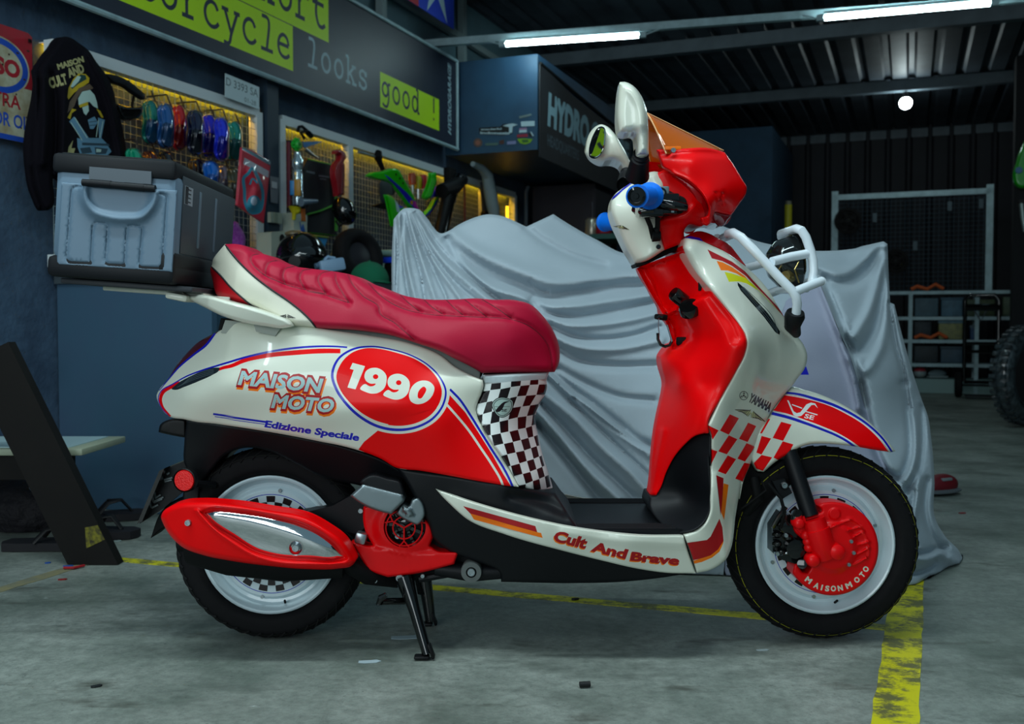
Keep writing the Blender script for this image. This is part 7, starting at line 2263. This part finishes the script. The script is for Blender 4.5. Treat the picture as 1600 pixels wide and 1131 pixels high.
csign(CB([(585, 565), (695, 560), (695, 600), (588, 604)]), [], 'sticker', [pw])
csign(CB([(250, 615), (420, 605), (440, 585), (520, 580), (560, 590), (520, 610), (520, 660), (440, 675), (250, 665)]), [(text('wonderful', CB([(262, 636)])[0], CB([(430, 630)])[0], 3.2, 0, .03), 1), (text('indonesia', CB([(258, 664)])[0], CB([(500, 668)])[0], 4, 0, .04), 1), (pg(CB([(440, 600), (480, 585), (520, 580), (560, 590), (520, 605), (515, 655), (490, 655), (490, 610)])), 1)], 'sticker', [pd, pw])
csign(CB([(572, 618), (632, 614), (632, 650), (572, 655)]), [(pg(CB([(572, 635), (632, 631), (632, 650), (572, 655)])), 1)], 'sticker', [mat('sticker_pink', '8c6a8c', 0.5), pw])
csign(CB([(555, 670), (640, 662), (640, 688), (555, 692)]), [], 'sticker', [mat('sticker_crimson', '8c2436', 0.5)])
csign(CB([(555, 705), (600, 700), (680, 705), (660, 735), (620, 750), (580, 740)]), [(pg(CB([(590, 712), (640, 710), (650, 730), (600, 735)])), 1)], 'sticker', [mat('sticker_green', '6f9c1a', 0.5), mat('sticker_green2', '2a5a2a', 0.5)])
csign([(CB([(240, 735)])[0][0] + 7 * math.cos(a), CB([(240, 735)])[0][1] + 7 * math.sin(a)) for a in np.linspace(0, 2 * PI, 20, endpoint=False)], [(oval(*CB([(240, 735)])[0], 4, 4, 16), 1)], 'sticker', [mat('sticker_brown', '5c4a44', 0.5), mat('sticker_brown2', '8c5a4a', 0.5)])
csign(CB([(300, 740), (400, 735), (400, 755), (300, 758)]), [], 'sticker', [mat('sticker_olive', '4f6a60', 0.5)])
csign(CB([(475, 725), (545, 720), (545, 745), (475, 750)]), [], 'sticker', [mat('sticker_lilac', '7a7fa8', 0.5)])
csign(CB([(410, 720), (450, 710), (450, 745), (415, 748)]), [], 'sticker', [mat('sticker_rust', '4a2c28', 0.5)])
csign(CB([(640, 660), (670, 645), (690, 680), (660, 690)]), [(pg(CB([(660, 648), (672, 645), (690, 680), (678, 682)])), 1)], 'sticker', [pd, pw])
csign(CB([(570, 525), (668, 500), (670, 515), (575, 540)]), [], 'sticker', [mat('sticker_grey', '6a7a78', 0.5)])
# second banner on the cabinet side that faces the bay
hb = empty('garage_banner', W(s0 + .9, wc1 + .02, 2.35), 'black banner with large pale slanted lettering beside the wall cabinet', 'banner')
def onside(px, py): return onplane(px, py, W(0, wc1 + .02, 0), E2)
o = W(s0, wc1 + .02, 0)
def uv(q):
    v = onside(*q) - o
    return (v.dot(E1), v.z)
tl, bl = uv((843, 98)), uv((846, 246)); tr, br = uv((1000, 200)), uv((1015, 292))
ends = (s0, )
hgt = [uv(q)[1] for q in ((846, 246), (1000, 292))]
x_end = 2.5
z_lo, z_hi = bl[1], tl[1]
q1 = uv((856, 205)); q2 = uv((930, 260))
H0 = uv(CB([(800, 555)])[0]); H1_ = uv(CB([(1130, 700)])[0])
cap = uv(CB([(905, 350)])[0])[1] - uv(CB([(900, 590)])[0])[1]
zl = H0[1] - .02
lay = [(wtext('HYDRO', H0[0], zl, (H1_[0] - H0[0]), cap, .06, .12), 1), (wtext('GARAGE', H1_[0] + .05, zl, (H1_[0] - H0[0]) * 1.2, cap, .06, .12), 1), (wtext('HEADQUARTERS', H0[0], zl - .16, .75, .085, .02), 2)]
sign('banner_sheet', [(.0, z_lo), (x_end, z_lo), (x_end, z_hi - .12), (x_end * .6, z_hi - .10), (x_end * .3, z_hi - .07), (.0, z_hi)], lay, o, E1, UZ, [mat('banner_black', '14171c', 0.6, noise=(4, .5, '22262c', 3)), mat('banner_pale', '7fa0ac', 0.6), mat('banner_dim', '41525c', 0.6)], .01, hb)
MB().tube([o + UZ * z_hi, o + E1 * x_end + UZ * (z_hi - .12)], .012, 8).out('banner_cord', M_MATTE, hb)

# ================================================================ far end, right side
# mesh panel standing against the far racks
s9 = 8.95
q9 = [oncross(*p, s9) for p in ((1305, 309), (1547, 300), (1543, 492), (1305, 492))]
o0 = sat(q9[0])[1]; o1 = sat(q9[1])[1]; zt = q9[0].z; zb = 1.07
mp = empty('mesh_screen', W(s9, (o0 + o1) / 2, zb), 'white framed dark mesh screen above the far shelf', 'mesh screen')
AX9 = (E2, E1, UZ)
MB().box(W(s9, (o0 + o1) / 2, zt), (o1 - o0 + .06, .05, .06), ax=AX9).out('top_rail', M_STEEL, mp, smooth=False)
for o_ in (o0, o1):
    MB().box(W(s9, o_, (zt + zb) / 2 + .02), (.07, .05, zt - zb + .1), ax=AX9).out('post', M_STEEL, mp, smooth=False)
g = MB(); k = o0
dm = mat('dark_wire', '2c3a44', 0.6)
while k < o1:
    g.tube([W(s9, k, zb), W(s9, k, zt)], .004, 4); k += .05
k = zb
while k < zt:
    g.tube([W(s9 + .005, o0, k), W(s9 + .005, o1, k)], .004, 4); k += .05
g.out('wire_grid', dm, mp, smooth=False)
M_CAGE = mat('fan_black', '060607', 0.8)
for (px, py, lab, rr_) in ((1325, 345, 'round black wall fan at the near corner of the mesh screen', .145), (1400, 408, 'round black fan low on the mesh screen over the cover edge', .13)):
    p = oncross(px, py, s9 - .06)
    o_ = empty('fan', p, lab, 'fan')
    m = MB()
    for r_ in (.3, .6, .85, 1.0):
        m.tube([p + E2 * (rr_ * r_ * math.cos(a)) + UZ * (rr_ * r_ * math.sin(a)) - E1 * .03 for a in np.linspace(0, 2 * PI, 24, endpoint=False)], .006, 5, closed=True)
    m.out('fan_cage', M_CAGE, o_)
    m = MB()
    for kk in range(5):
        a = 2 * PI * kk / 5
        m.prism([p + E2 * (rr_ * .1 * math.cos(a)) + UZ * (rr_ * .1 * math.sin(a)), p + E2 * (rr_ * .85 * math.cos(a - .4)) + UZ * (rr_ * .85 * math.sin(a - .4)), p + E2 * (rr_ * .85 * math.cos(a + .4)) + UZ * (rr_ * .85 * math.sin(a + .4))], E1 * .01)
    m.lathe([(0, -.0), (rr_ * .97, -.0), (rr_ * .97, -.012), (0, -.012)], p, -E1, 28)
    m.lathe([(0, .04), (rr_ * .22, .03), (rr_ * .24, -.02)], p, -E1, 16)
    m.out('fan_blades', M_CAGE, o_)
for (px, py) in ((1367, 340), (1430, 384), (1484, 322), (1533, 318)):
    p = oncross(px, py, s9 - .03)
    lab = {1367: 'pale tag on the upper left part of the mesh screen', 1430: 'pale tag low in the middle of the mesh screen', 1484: 'pale tag near the top middle of the mesh screen', 1533: 'pale tag at the top right corner of the mesh screen'}[px]
    o_ = MB().box(p, (.045, .006, .10), ax=AX9).out('tag', mat('tag_grey', '43545c', 0.6), smooth=False)
    tag(o_, lab, 'tag', 'tags on the mesh screen')

# white shelf rack
s8 = 8.42
RKc = lambda p: Z(1380, 440, .21216, p)
sh = empty('shelf_rack', W(s8, 3.9, 0), 'pale blue grey shelf rack with four levels against the far wall', 'shelf')
xl = sat(oncross(*RKc([(200, 300)])[0], s8))[1]; xr = xl + 2.3; D8 = .42
zs = [oncross(*RKc([(400, yy)])[0], s8).z for yy in (80, 270, 440, 615)]
for z in zs:
    MB().box(W(s8 + D8 / 2, (xl + xr) / 2 - .15, z), (xr - xl + .3, D8, .035), ax=AX9).out('shelf_board', M_STEEL, sh, smooth=False)
xm = sat(oncross(*RKc([(690, 300)])[0], s8))[1]
for o_ in (xl, xm, xr):
    for d_ in (0.02, D8 - .02):
        MB().box(W(s8 + d_, o_, zs[0] / 2 + .002), (.04, .04, zs[0]), ax=AX9).out('upright', M_STEEL, sh, smooth=False)
MB().box(W(s8 + D8 / 2, (xl + xr) / 2, .08), (xr - xl, D8, .15), ax=AX9).out('plinth', mat('pale_crate', '7f9a98', 0.6), sh, smooth=False)


def stored(name, c0, c1, lev, m, label, cat, dep=.28, lid=None):
    """thing standing on shelf level lev between columns c0..c1 (crop px), up to crop row"""
    (x0, yt), (x1, _) = RKc([c0])[0], RKc([c1])[0]
    a = sat(oncross(x0, yt, s8 + .05))[1]; b = sat(oncross(x1, yt, s8 + .05))[1]
    z0 = (zs[lev] + .021) if lev < 4 else .159
    z1 = oncross(x0, yt, s8 + .05).z
    o_ = empty(name, W(s8 + .2, (a + b) / 2, z0), label, cat)
    h = max(.04, z1 - z0 - .002)
    MB().box(W(s8 + .05 + dep / 2, (a + b) / 2, z0 + h / 2), (b - a - .01, dep, h), ax=AX9, bev=.012).out('body', m, o_)
    if lid is not None:
        MB().box(W(s8 + .05 + dep / 2, (a + b) / 2, z0 + h - .015), (b - a + .005, dep + .02, .03), ax=AX9, bev=.006).out('lid', lid, o_)
    return o_


mq = lambda c: mat('store_' + c, c, 0.6, noise=(12, .5, '2a3a44', 3))
stored('plastic_bag', (230, 120), (410, 120), 1, mq('4a6470'), 'grey plastic bag of parts on the top shelf, left end', 'bag')
stored('storage_tub', (425, 115), (590, 115), 1, mq('4f7286'), 'translucent blue tub on the top shelf, right of the grey bag', 'tub', lid=mq('3d5a6c'))
stored('black_case', (225, 290), (360, 290), 2, mq('15181c'), 'black case on the second shelf, left end', 'case')
stored('storage_tub', (405, 285), (590, 285), 2, mq('8a8a58'), 'yellowish tub on the second shelf beside the black case', 'tub', lid=mq('5f8290'))
stored('dark_bag', (225, 470), (410, 470), 3, mq('22282c'), 'dark grey bag on the third shelf, left end', 'bag')
stored('storage_tub', (420, 475), (590, 475), 3, mq('3a5060'), 'dim blue tub on the third shelf', 'tub', lid=mq('31434f'))
stored('paint_tin', (640, 320), (690, 320), 2, mq('34527a'), 'blue tin on the second shelf behind the hand truck', 'tin', lid=mq('5a7080'))
stored('board_box', (880, 110), (1000, 110), 1, mq('5c6c50'), 'tall olive box on the top shelf, right of the hand truck', 'box')
stored('board_box', (610, 130), (830, 130), 1, mq('55603f'), 'wide olive box on the top shelf behind the hand truck', 'box')
p = W(s8 + .2, sat(oncross(*RKc([(270, 700)])[0], s8 + .05))[1], .159)
o_ = empty('toy_helmet', p, 'small pink and white helmet on the lowest shelf', 'helmet')
MB().ball(p + UZ * .052, (.07, .07, .056), 16, lo=-.8).out('shell', mat('dull_white', '8d9a9c', 0.4), o_)
MB().ball(p + UZ * .07, (.066, .066, .05), 14, lo=-.2).out('cap', mat('helmet_pink', 'a8303e', 0.4), o_)
p = W(s8 + .2, sat(oncross(*RKc([(400, 740)])[0], s8 + .05))[1], .159)
o_ = empty('shoe', p, 'pale grey shoe beside the pink helmet on the lowest shelf', 'shoe')
MB().ball(p + UZ * .045, (.10, .045, .045), 14, lo=-.7).out('upper', mat('shoe_grey', '6a7d82', 0.7), o_)
MB().box(p + UZ * .012, (.20, .09, .02), bev=.006).out('sole', mat('shoe_sole', '8a989a', 0.7), o_)
for (cc, lab, lv, row) in (((325, 40), 'orange strap lying on top of the far shelf rack', 0, 0), ((350, 420), 'orange cloth lying on the second shelf below the black case', 2, 0)):
    a = sat(oncross(*RKc([cc])[0], s8 + .03))[1]
    o_ = empty('orange_strap', W(s8 + .02, a, zs[lv] + .02), lab, 'strap')
    z_ = zs[lv] + .0175 + .02
    MB().tube([W(s8 - .0 + .025, a + dx, z_ + dz) for dx, dz in ((-.16, 0), (-.1, .03), (0, .0), (.08, .05), (.16, .0))], .02, 8).out('strap_body', mat('orange_web', 'b8501a', 0.6), o_)
    MB().box(W(s8 + .025, a + .15, z_), (.04, .03, .035), ax=AX9, bev=.006).out('buckle', M_BLACK, o_)

# hand truck
sT = 7.95
ht = empty('hand_truck', W(sT, 4.3, 0), 'black tubular hand truck parked in front of the shelf rack', 'hand truck')
pt = lambda q: oncross(*RKc([q])[0], sT)
x0 = sat(pt((600, 400)))[1]; x1 = sat(pt((850, 400)))[1]; zt = pt((720, 100)).z
m = MB().tube([W(sT, x0, .16), W(sT, x0, zt - .05), W(sT, x0 + .04, zt), W(sT, x1 - .04, zt), W(sT, x1, zt - .05), W(sT, x1, .16)], .02, 10)
m.out('frame_tube', M_BLACKG, ht)
for yy in (190, 455, 515, 740):
    MB().tube([W(sT, x0, pt((720, yy)).z), W(sT, x1, pt((720, yy)).z)], .017 if yy > 200 else .035, 8).out('cross_bar', M_BLACKG, ht)
MB().tube([pt((650, 180)), pt((720, 290)), pt((770, 190))], .008, 6).out('brace', M_BLACKG, ht)
for o_ in (x0 - .05, x1 + .05):
    MB().lathe([(0, .035), (.11, .035), (.125, .02), (.125, -.02), (.11, -.035), (0, -.035)], W(sT, o_, .127), E2, 22).out('wheel', M_RUBBER, ht)
MB().box(W(sT - .14, (x0 + x1) / 2, .03), (x1 - x0, .26, .012), ax=AX9).out('toe_plate', M_BLACK, ht, smooth=False)
MB().tube([W(sT, x0 - .05, .125), W(sT, x1 + .05, .125)], .012, 8).out('axle', M_BLACK, ht)
# wrapped tyre leaning at the right edge
pc_ = onfloor(1592, 668)
dir_ = (E2 * .80 - E1 * .60); dir_.normalize()
ctr = pc_ + UZ * .378 + Vector((.10, .1, 0))
wt = empty('wrapped_tyre', Vector((ctr.x, ctr.y, 0)), 'big knobbly tyre in clear wrap standing at the right edge', 'tyre')
Rt = .355
MB().lathe([(Rt - .075 + .075 * math.cos(a), .075 * math.sin(a)) for a in np.linspace(0, 2 * PI, 22)], ctr + UZ * (Rt - .36), dir_, 48).out('tyre_body', mat('wrapped_rubber', '22272a', 0.3, coat=.9, bump=(26, .9, .02), noise=(24, .6, '55646a', 3)), wt)
m = MB()
for k in range(40):
    a = 2 * PI * k / 40
    X_ = UZ; Y_ = dir_.cross(UZ).normalized()
    for s_ in (-.035, .035):
        q_ = ctr + UZ * (Rt - .36) + (X_ * math.cos(a) + Y_ * math.sin(a)) * (Rt + .0) + dir_ * s_
        m.box(q_, (.03, .05, .022), ax=((X_ * -math.sin(a) + Y_ * math.cos(a)), dir_, (X_ * math.cos(a) + Y_ * math.sin(a))))
m.out('tyre_knobs', mat('wrapped_rubber', '22272a', 0.3), wt)
MB().lathe([(.225, -.05), (.21, -.02), (.21, .02), (.225, .05)], ctr + UZ * (Rt - .36), dir_, 36).out('tyre_bead', M_BLACK, wt)
# dark post at the right edge with a green fender and a chain
sP = 7.3
op = sat(oncross(1586, 300, sP))[1]
tag(MB().box(W(sP + .2, op + .35, HC / 2), (.7, .2, HC), ax=AX9).out('trim_6', mat('dark_post', '0d0e12', 0.8), smooth=False), kind='structure')
p = oncross(1597, 262, sP)
o_ = empty('green_fender', p, 'bright green plastic fender hung on the dark post at the right edge', 'fender')
panel('fender_shell', Z(1500, 180, .26525, [(395, 140), (360, 190), (330, 280), (312, 360), (325, 410), (360, 432), (400, 425, 1), (430, 300), (430, 150, 1)]), -.06, [mat('fender_green', '14a012', 0.3, coat=.5)], o_, 7, 6, .05, mode='shell', t=.05, p0=tuple(W(sP + .0, 0, 0)), n=tuple(E1))
MB().lathe([(0, .01), (.03, .01), (.032, 0)], oncross(1592, 266, sP - .07), -E1, 12).out('fender_badge', mat('badge_blue', '2a6a9a', 0.4), o_)
o_ = empty('hanging_chain', oncross(1597, 340, sP), 'pale chain hanging under the green fender at the right edge', 'chain')
MB().tube([oncross(1596, 318, sP + .07), oncross(1598, 340, sP + .07), oncross(1602, 362, sP + .07)], .022, 8).out('chain_body', mat('chain_pale', '8a9a98', 0.4, metal=.5), o_)
MB().lathe([(0, .01), (.02, .01), (.022, -.02)], oncross(1596, 315, sP + .06), -E1, 10).out('chain_hook', M_BLACK, o_)
# yellow pole beside the blue block
sY = 8.5
py_ = oncross(1231, 400, sY)
o_ = empty('yellow_pole', W(sY, sat(py_)[1], 0), 'thin yellow pole standing beside the blue block', 'pole')
zt_ = oncross(1231, 320, sY).z
MB().tube([W(sY, sat(py_)[1], .002), W(sY, sat(py_)[1], zt_)], .04, 12).out('pole_body', mat('pole_yellow', 'a5a010', 0.5), o_)
MB().tube([W(sY, sat(py_)[1], zt_), W(sY, sat(py_)[1], zt_ + .04)], .035, 12).out('pole_cap', mat('pole_cap', '6a6a5c', 0.5), o_)

# clutter seen between the cover and the handlebar
dk = empty('dark_cabinet', W(6.2, .6, 0), 'tall dark cabinet standing beyond the mesh boards', 'cabinet')
sD = 5.25
d0 = sat(oncross(832, 300, sD))[1]; d1 = sat(oncross(930, 300, sD))[1]
MB().box(W(sD + .3, (d0 + d1) / 2, .982), (d1 - d0, .6, 1.96), ax=AX9).out('cabinet_body', mat('cabinet_plum', '1a1722', 0.6), dk, smooth=False)
MB().tube([W(sD - .02, d1 - .02, .6), W(sD - .02, d1 - .02, 1.8)], .01, 6).out('cabinet_edge', mat('edge_plum', '26222e', 0.5), dk)
o_ = empty('standing_pipe', W(sD - .1, d0, 0), 'grey pipe standing at the edge of the dark cabinet', 'pipe')
a_ = oncross(822, 285, sD - .15); a_.z = min(a_.z, 1.9)
MB().tube([Vector((a_.x - .02, a_.y, .004)), Vector((a_.x, a_.y, a_.z - .06)), a_, a_ + Vector((.02, 0, .05))], .018, 8).out('pipe_body', mat('pipe_grey', '5a6670', 0.5, metal=.4), o_)
MB().lathe([(0, 0), (.026, 0), (.026, .03), (0, .03)], a_ + Vector((.02, 0, .05)), (0, 0, 1), 10).out('pipe_cap', M_MATTE, o_)
sK = 4.6
kb = sat(oncross(930, 360, sK))[1]
zt2 = oncross(925, 352, sK).z
o_ = empty('side_table', W(sK + .3, kb, 0), 'low dark table of clutter behind the covered motorcycle', 'table')
MB().box(W(sK + .3, kb + .45, zt2 - .09), (1.0, .6, .04), ax=AX9).out('table_top', mat('table_teal', '1f4a44', 0.6), o_, smooth=False)
for dx in (-.25, .65):
    for dy in (.05, .55):
        MB().box(W(sK + dy, kb + .25 + dx, (zt2 - .11) / 2), (.04, .04, zt2 - .115), ax=AX9).out('leg', M_MATTE, o_, smooth=False)
tz = zt2 - .067
p = W(sK + .22, sat(oncross(925, 345, sK + .22))[1], tz)
o_ = empty('paint_can', p, 'silver paint can behind the left blue grip', 'can')
MB().lathe([(0, 0), (.055, 0), (.058, .01), (.058, .13), (.05, .14), (0, .138)], p, (0, 0, 1), 20).out('can_body', mat('can_silver', '9a9284', 0.3, metal=.6), o_)
MB().lathe([(0, 0), (.04, 0), (.042, .008), (0, .01)], p + UZ * .14, (0, 0, 1), 16).out('can_lid', mat('can_lid', '6f6a60', 0.4, metal=.5), o_)
p = W(sK + .07, sat(oncross(943, 370, sK + .07))[1], tz)
o_ = empty('red_bottle', p, 'dark red canister under the left blue grip', 'canister')
MB().lathe([(0, 0), (.06, 0), (.065, .01), (.06, .07), (.03, .10), (.02, .12), (0, .12)], p, (0, 0, 1), 16).out('bottle_body', mat('canister_red', '8a1228', 0.4), o_)
MB().lathe([(0, 0), (.022, 0), (.022, .03), (0, .03)], p + UZ * .12, (0, 0, 1), 12).out('bottle_cap', M_BLACK, o_)

# ================================================================ left foreground: trestle table, shoes, litter
lt = empty('trestle_table', onfloor(120, 880), 'dark trestle table with splayed legs at the left edge', 'table')
V2_ = lambda p: Z(0, 530, .3272, p)
f0 = onfloor(*V2_([(440, 1080)])[0])
pT = lambda q: onplane(*V2_([q])[0], tuple(f0), (0, 1, 0))
A0 = pT((445, 1080)); A1 = pT((-60, 60))
d = (A1 - A0).normalized(); A0 = A0 + d * .042; side = Vector((d.z, 0, -d.x))
wd = .098
M_LEG = mat('black_timber', '0c0a09', 0.65, spec=.25, noise=(7, .4, '17130f', 4))
m = MB(); cut = lambda k: (A0 + side * k) - d * (((A0 + side * k).z - .003) / d.z)
m.prism([cut(-wd * .72), cut(wd * .72), A1 + side * wd * .72, A1 + side * -wd * .72], (0, .045, 0))
m.out('leg', M_LEG, lt, smooth=False)
yp = MB(); q0 = A0 + d * .015
yp.prism([q0 + side * .005, q0 + side * wd * .70, q0 + side * wd * .70 + d * .05, q0 + side * .03 + d * .06], (0, -.0015, 0))
yp.out('paint_mark', mat('leg_yellow', '7a7410', 0.6, noise=(60, 1.0, '141110', 4)), lt, smooth=False)
zsf = pT((250, 560)).z
xr_ = pT((325, 550)).x
m = MB().box(Vector((xr_ - .30, f0.y + .28, zsf)), (.60, .36, .022), bev=.004); m.out('shelf', mat('shelf_ply', '9aa28c', 0.5), lt)
m = MB().box(Vector((xr_ - .32, f0.y + .28, zsf + .012)), (.54, .30, .004)); m.out('shelf_sheet', mat('shelf_pale', 'a9c4c8', 0.4), lt, smooth=False)
m = MB().box(Vector((xr_ - .32, f0.y + .14, zsf - .05)), (.54, .05, .08)); m.out('rail', M_LEG, lt, smooth=False)
# wall bracket stub at left
o_ = empty('wall_shelf', onwall(10, 545, .1), 'short dark shelf end sticking out from the wall at the left edge', 'shelf')
pA_, pB_ = 0, 0
m = MB().prism([onwall(-40, 542, .12), onwall(24, 543, .12), onwall(24, 551, .12), onwall(-40, 551, .12)], -E2 * .115); m.out('board', mat('shelf_grey', '5a6066', 0.6), o_, smooth=False)
m = MB().prism([onwall(-10, 551, .10), onwall(-4, 551, .10), onwall(-8, 580, .01), onwall(-14, 580, .01)], E1 * .02); m.out('bracket', M_MATTE, o_, smooth=False)

# sandals and a bag on the floor by the wall
def sandal(loc, ang, label, c='17151a', L=.27):
    s = empty('sandal', loc, label, 'sandal', None)
    Rz = Matrix.Rotation(ang, 3, 'Z')
    T = lambda x, y, z: Vector(loc) + Rz @ Vector((x, y, z))
    m = MB(); pts = [(-.5, .0), (-.46, .15), (-.2, .16), (.1, .18), (.35, .19), (.48, .1), (.5, 0), (.46, -.12), (.3, -.19), (0, -.16), (-.3, -.15), (-.47, -.12)]
    m.prism([T(x * L, y * L, .028) for x, y in pts], (0, 0, -.026))
    m.out('sole', mat('sole_' + c, c, 0.7), s)
    m = MB()
    m.tube([T(.28 * L, 0, .028), T(.15 * L, .02 * L, .075), T(.0, .12 * L, .07), T(-.12 * L, .17 * L, .03)], .010, 8, flat=.5)
    m.tube([T(.28 * L, 0, .028), T(.15 * L, -.02 * L, .075), T(.0, -.12 * L, .07), T(-.12 * L, -.17 * L, .03)], .010, 8, flat=.5)
    m.out('strap', mat('strap_' + c, '0c0b0e', 0.6), s)
    return s


sandal(onfloor(170, 812, .001), .35, 'black sandal with a raised strap lying nearest the blue end panel', L=.30)
sandal(onfloor(158, 838, .001), -.15, 'black sandal beside the trestle leg, in front of the strapped one', L=.28)
sandal(onfloor(78, 857, .001), .1, 'black sandal lying flat in front of the crumpled dark bag', L=.30)
c = onfloor(24, 822, 0)
o_ = empty('dark_bag', c, 'crumpled dark bag heaped on the floor under the trestle table', 'bag')
m = MB()
for (dx, dy, r_) in ((.04, .0, (.16, .10, .11)), (-.06, .02, (.13, .09, .13)), (.12, .0, (.10, .07, .08))):
    m.ball(c + Vector((dx + .02, dy - .05, r_[2] * .63)), r_, 14, lo=-.6)
m.out('bag_body', mat('bag_dark', '16141a', 0.75, bump=(18, 1.0, .03)), o_)
MB().tube([c + Vector((-.1, -.02, .12)), c + Vector((0, -.06, .16)), c + Vector((.1, -.04, .12))], .012, 8).out('bag_strap', M_MATTE, o_)
c = onfloor(60, 834, .0) + UZ * .165
o_ = empty('crumpled_wrapper', c, 'small pale blue plastic wrapper crumpled on the dark bag', 'wrapper')
m = MB().ball(c, (.03, .02, .022), 8).ball(c + Vector((.02, -.005, -.008)), (.018, .015, .014), 8)
m.out('wrapper_body', mat('wrapper_blue', '8fb0c8', 0.3), o_)
# litter on the floor
def scrap(px, py, size, col, label, ang=0.0, h=.003, name='scrap', cat='scrap'):
    p = onfloor(px, py, 0)
    Rz = Matrix.Rotation(ang, 3, 'Z')
    pts = [(-.5, -.3), (-.2, -.5), (.3, -.4), (.5, 0), (.3, .45), (-.1, .35), (-.5, .3)]
    m = MB().prism([p + Rz @ Vector((x * size[0], y * size[1], h + .0005)) for x, y in pts], (0, 0, -h))
    return tag(m.out(name, mat('scrap_' + col, col, 0.6), smooth=False), label, cat)


p = onfloor(115, 887, 0.0065)
tag(MB().tube([p + Vector((-.03, -.0, 0)), p, p + Vector((.02, .03, 0))], .004, 6).out('red_ribbon', mat('cord_red', 'a01420', 0.5)), 'short piece of red ribbon lying at the foot of the trestle leg', 'ribbon')
scrap(107, 885, (.03, .012), '1f4f9c', 'blue scrap beside the red ribbon at the trestle leg', .2)
scrap(75, 880, (.018, .012), '1f4f9c', 'tiny blue scrap left of the trestle foot', .5)
scrap(98, 906, (.025, .012), '8c1a1a', 'tiny red scrap on the tan tape line', .3)
scrap(184, 846, (.025, .02), '8a9a98', 'small pale scrap on the floor behind the rear tyre', .3)
p = onfloor(914, 1075, .0)
tag(MB().tube([p + Vector((-.011, 0, .0075)), p + Vector((.011, .003, .0075))], .006, 10).out('rubber_plug', mat('plug_black', '101112', 0.6)), 'small black rubber plug lying on the floor in front', 'plug')
scrap(899, 938, (.02, .012), '0d0e0e', 'small black crumb on the yellow tape line under the scooter', .2, .006)
scrap(151, 1073, (.022, .012), '1c2022', 'thin dark sliver on the floor at the lower left', .5)
scrap(636, 996, (.075, .03), '9fb2b8', 'pale paint drip on the floor left of the centre stand', .1, .001, 'paint_drip', 'paint drip')
scrap(578, 1034, (.05, .022), 'a9bac0', 'pale paint drip on the floor in front of the rear tyre', .1, .001, 'paint_drip', 'paint drip')
scrap(1192, 1016, (.03, .012), 'a9b6b8', 'pale paint fleck on the floor in front of the front wheel', .1, .001, 'paint_drip', 'paint drip')
# sneaker beyond the cover
c = onfloor(1470, 772, 0)
o_ = empty('sneaker', c, 'dark red and grey sneaker on the floor beyond the cover', 'shoe')
m = MB().ball(c + UZ * .04, (.10, .045, .05), 16, lo=-.7, rot=Matrix.Rotation(.5, 3, 'Z')); m.out('upper', mat('sneaker_red', '7a1420', 0.6), o_)
m = MB().ball(c + UZ * .017 + Vector((.0, -.01, 0)), (.115, .052, .014), 14, rot=Matrix.Rotation(.5, 3, 'Z')); m.out('sole', mat('sneaker_sole', '6a7074', 0.6), o_)
m = MB().box(c + UZ * .07 + Vector((.01, -.03, 0)), (.06, .02, .012), bev=.003, rot=Matrix.Rotation(.5, 3, 'Z')); m.out('stripe', mat('sneaker_grey', '8a9094', 0.6), o_)
scrap(1504, 802, (.03, .02), '8c1a24', 'tiny red scrap on the floor right of the cover', .3)
bpy.context.view_layer.update()
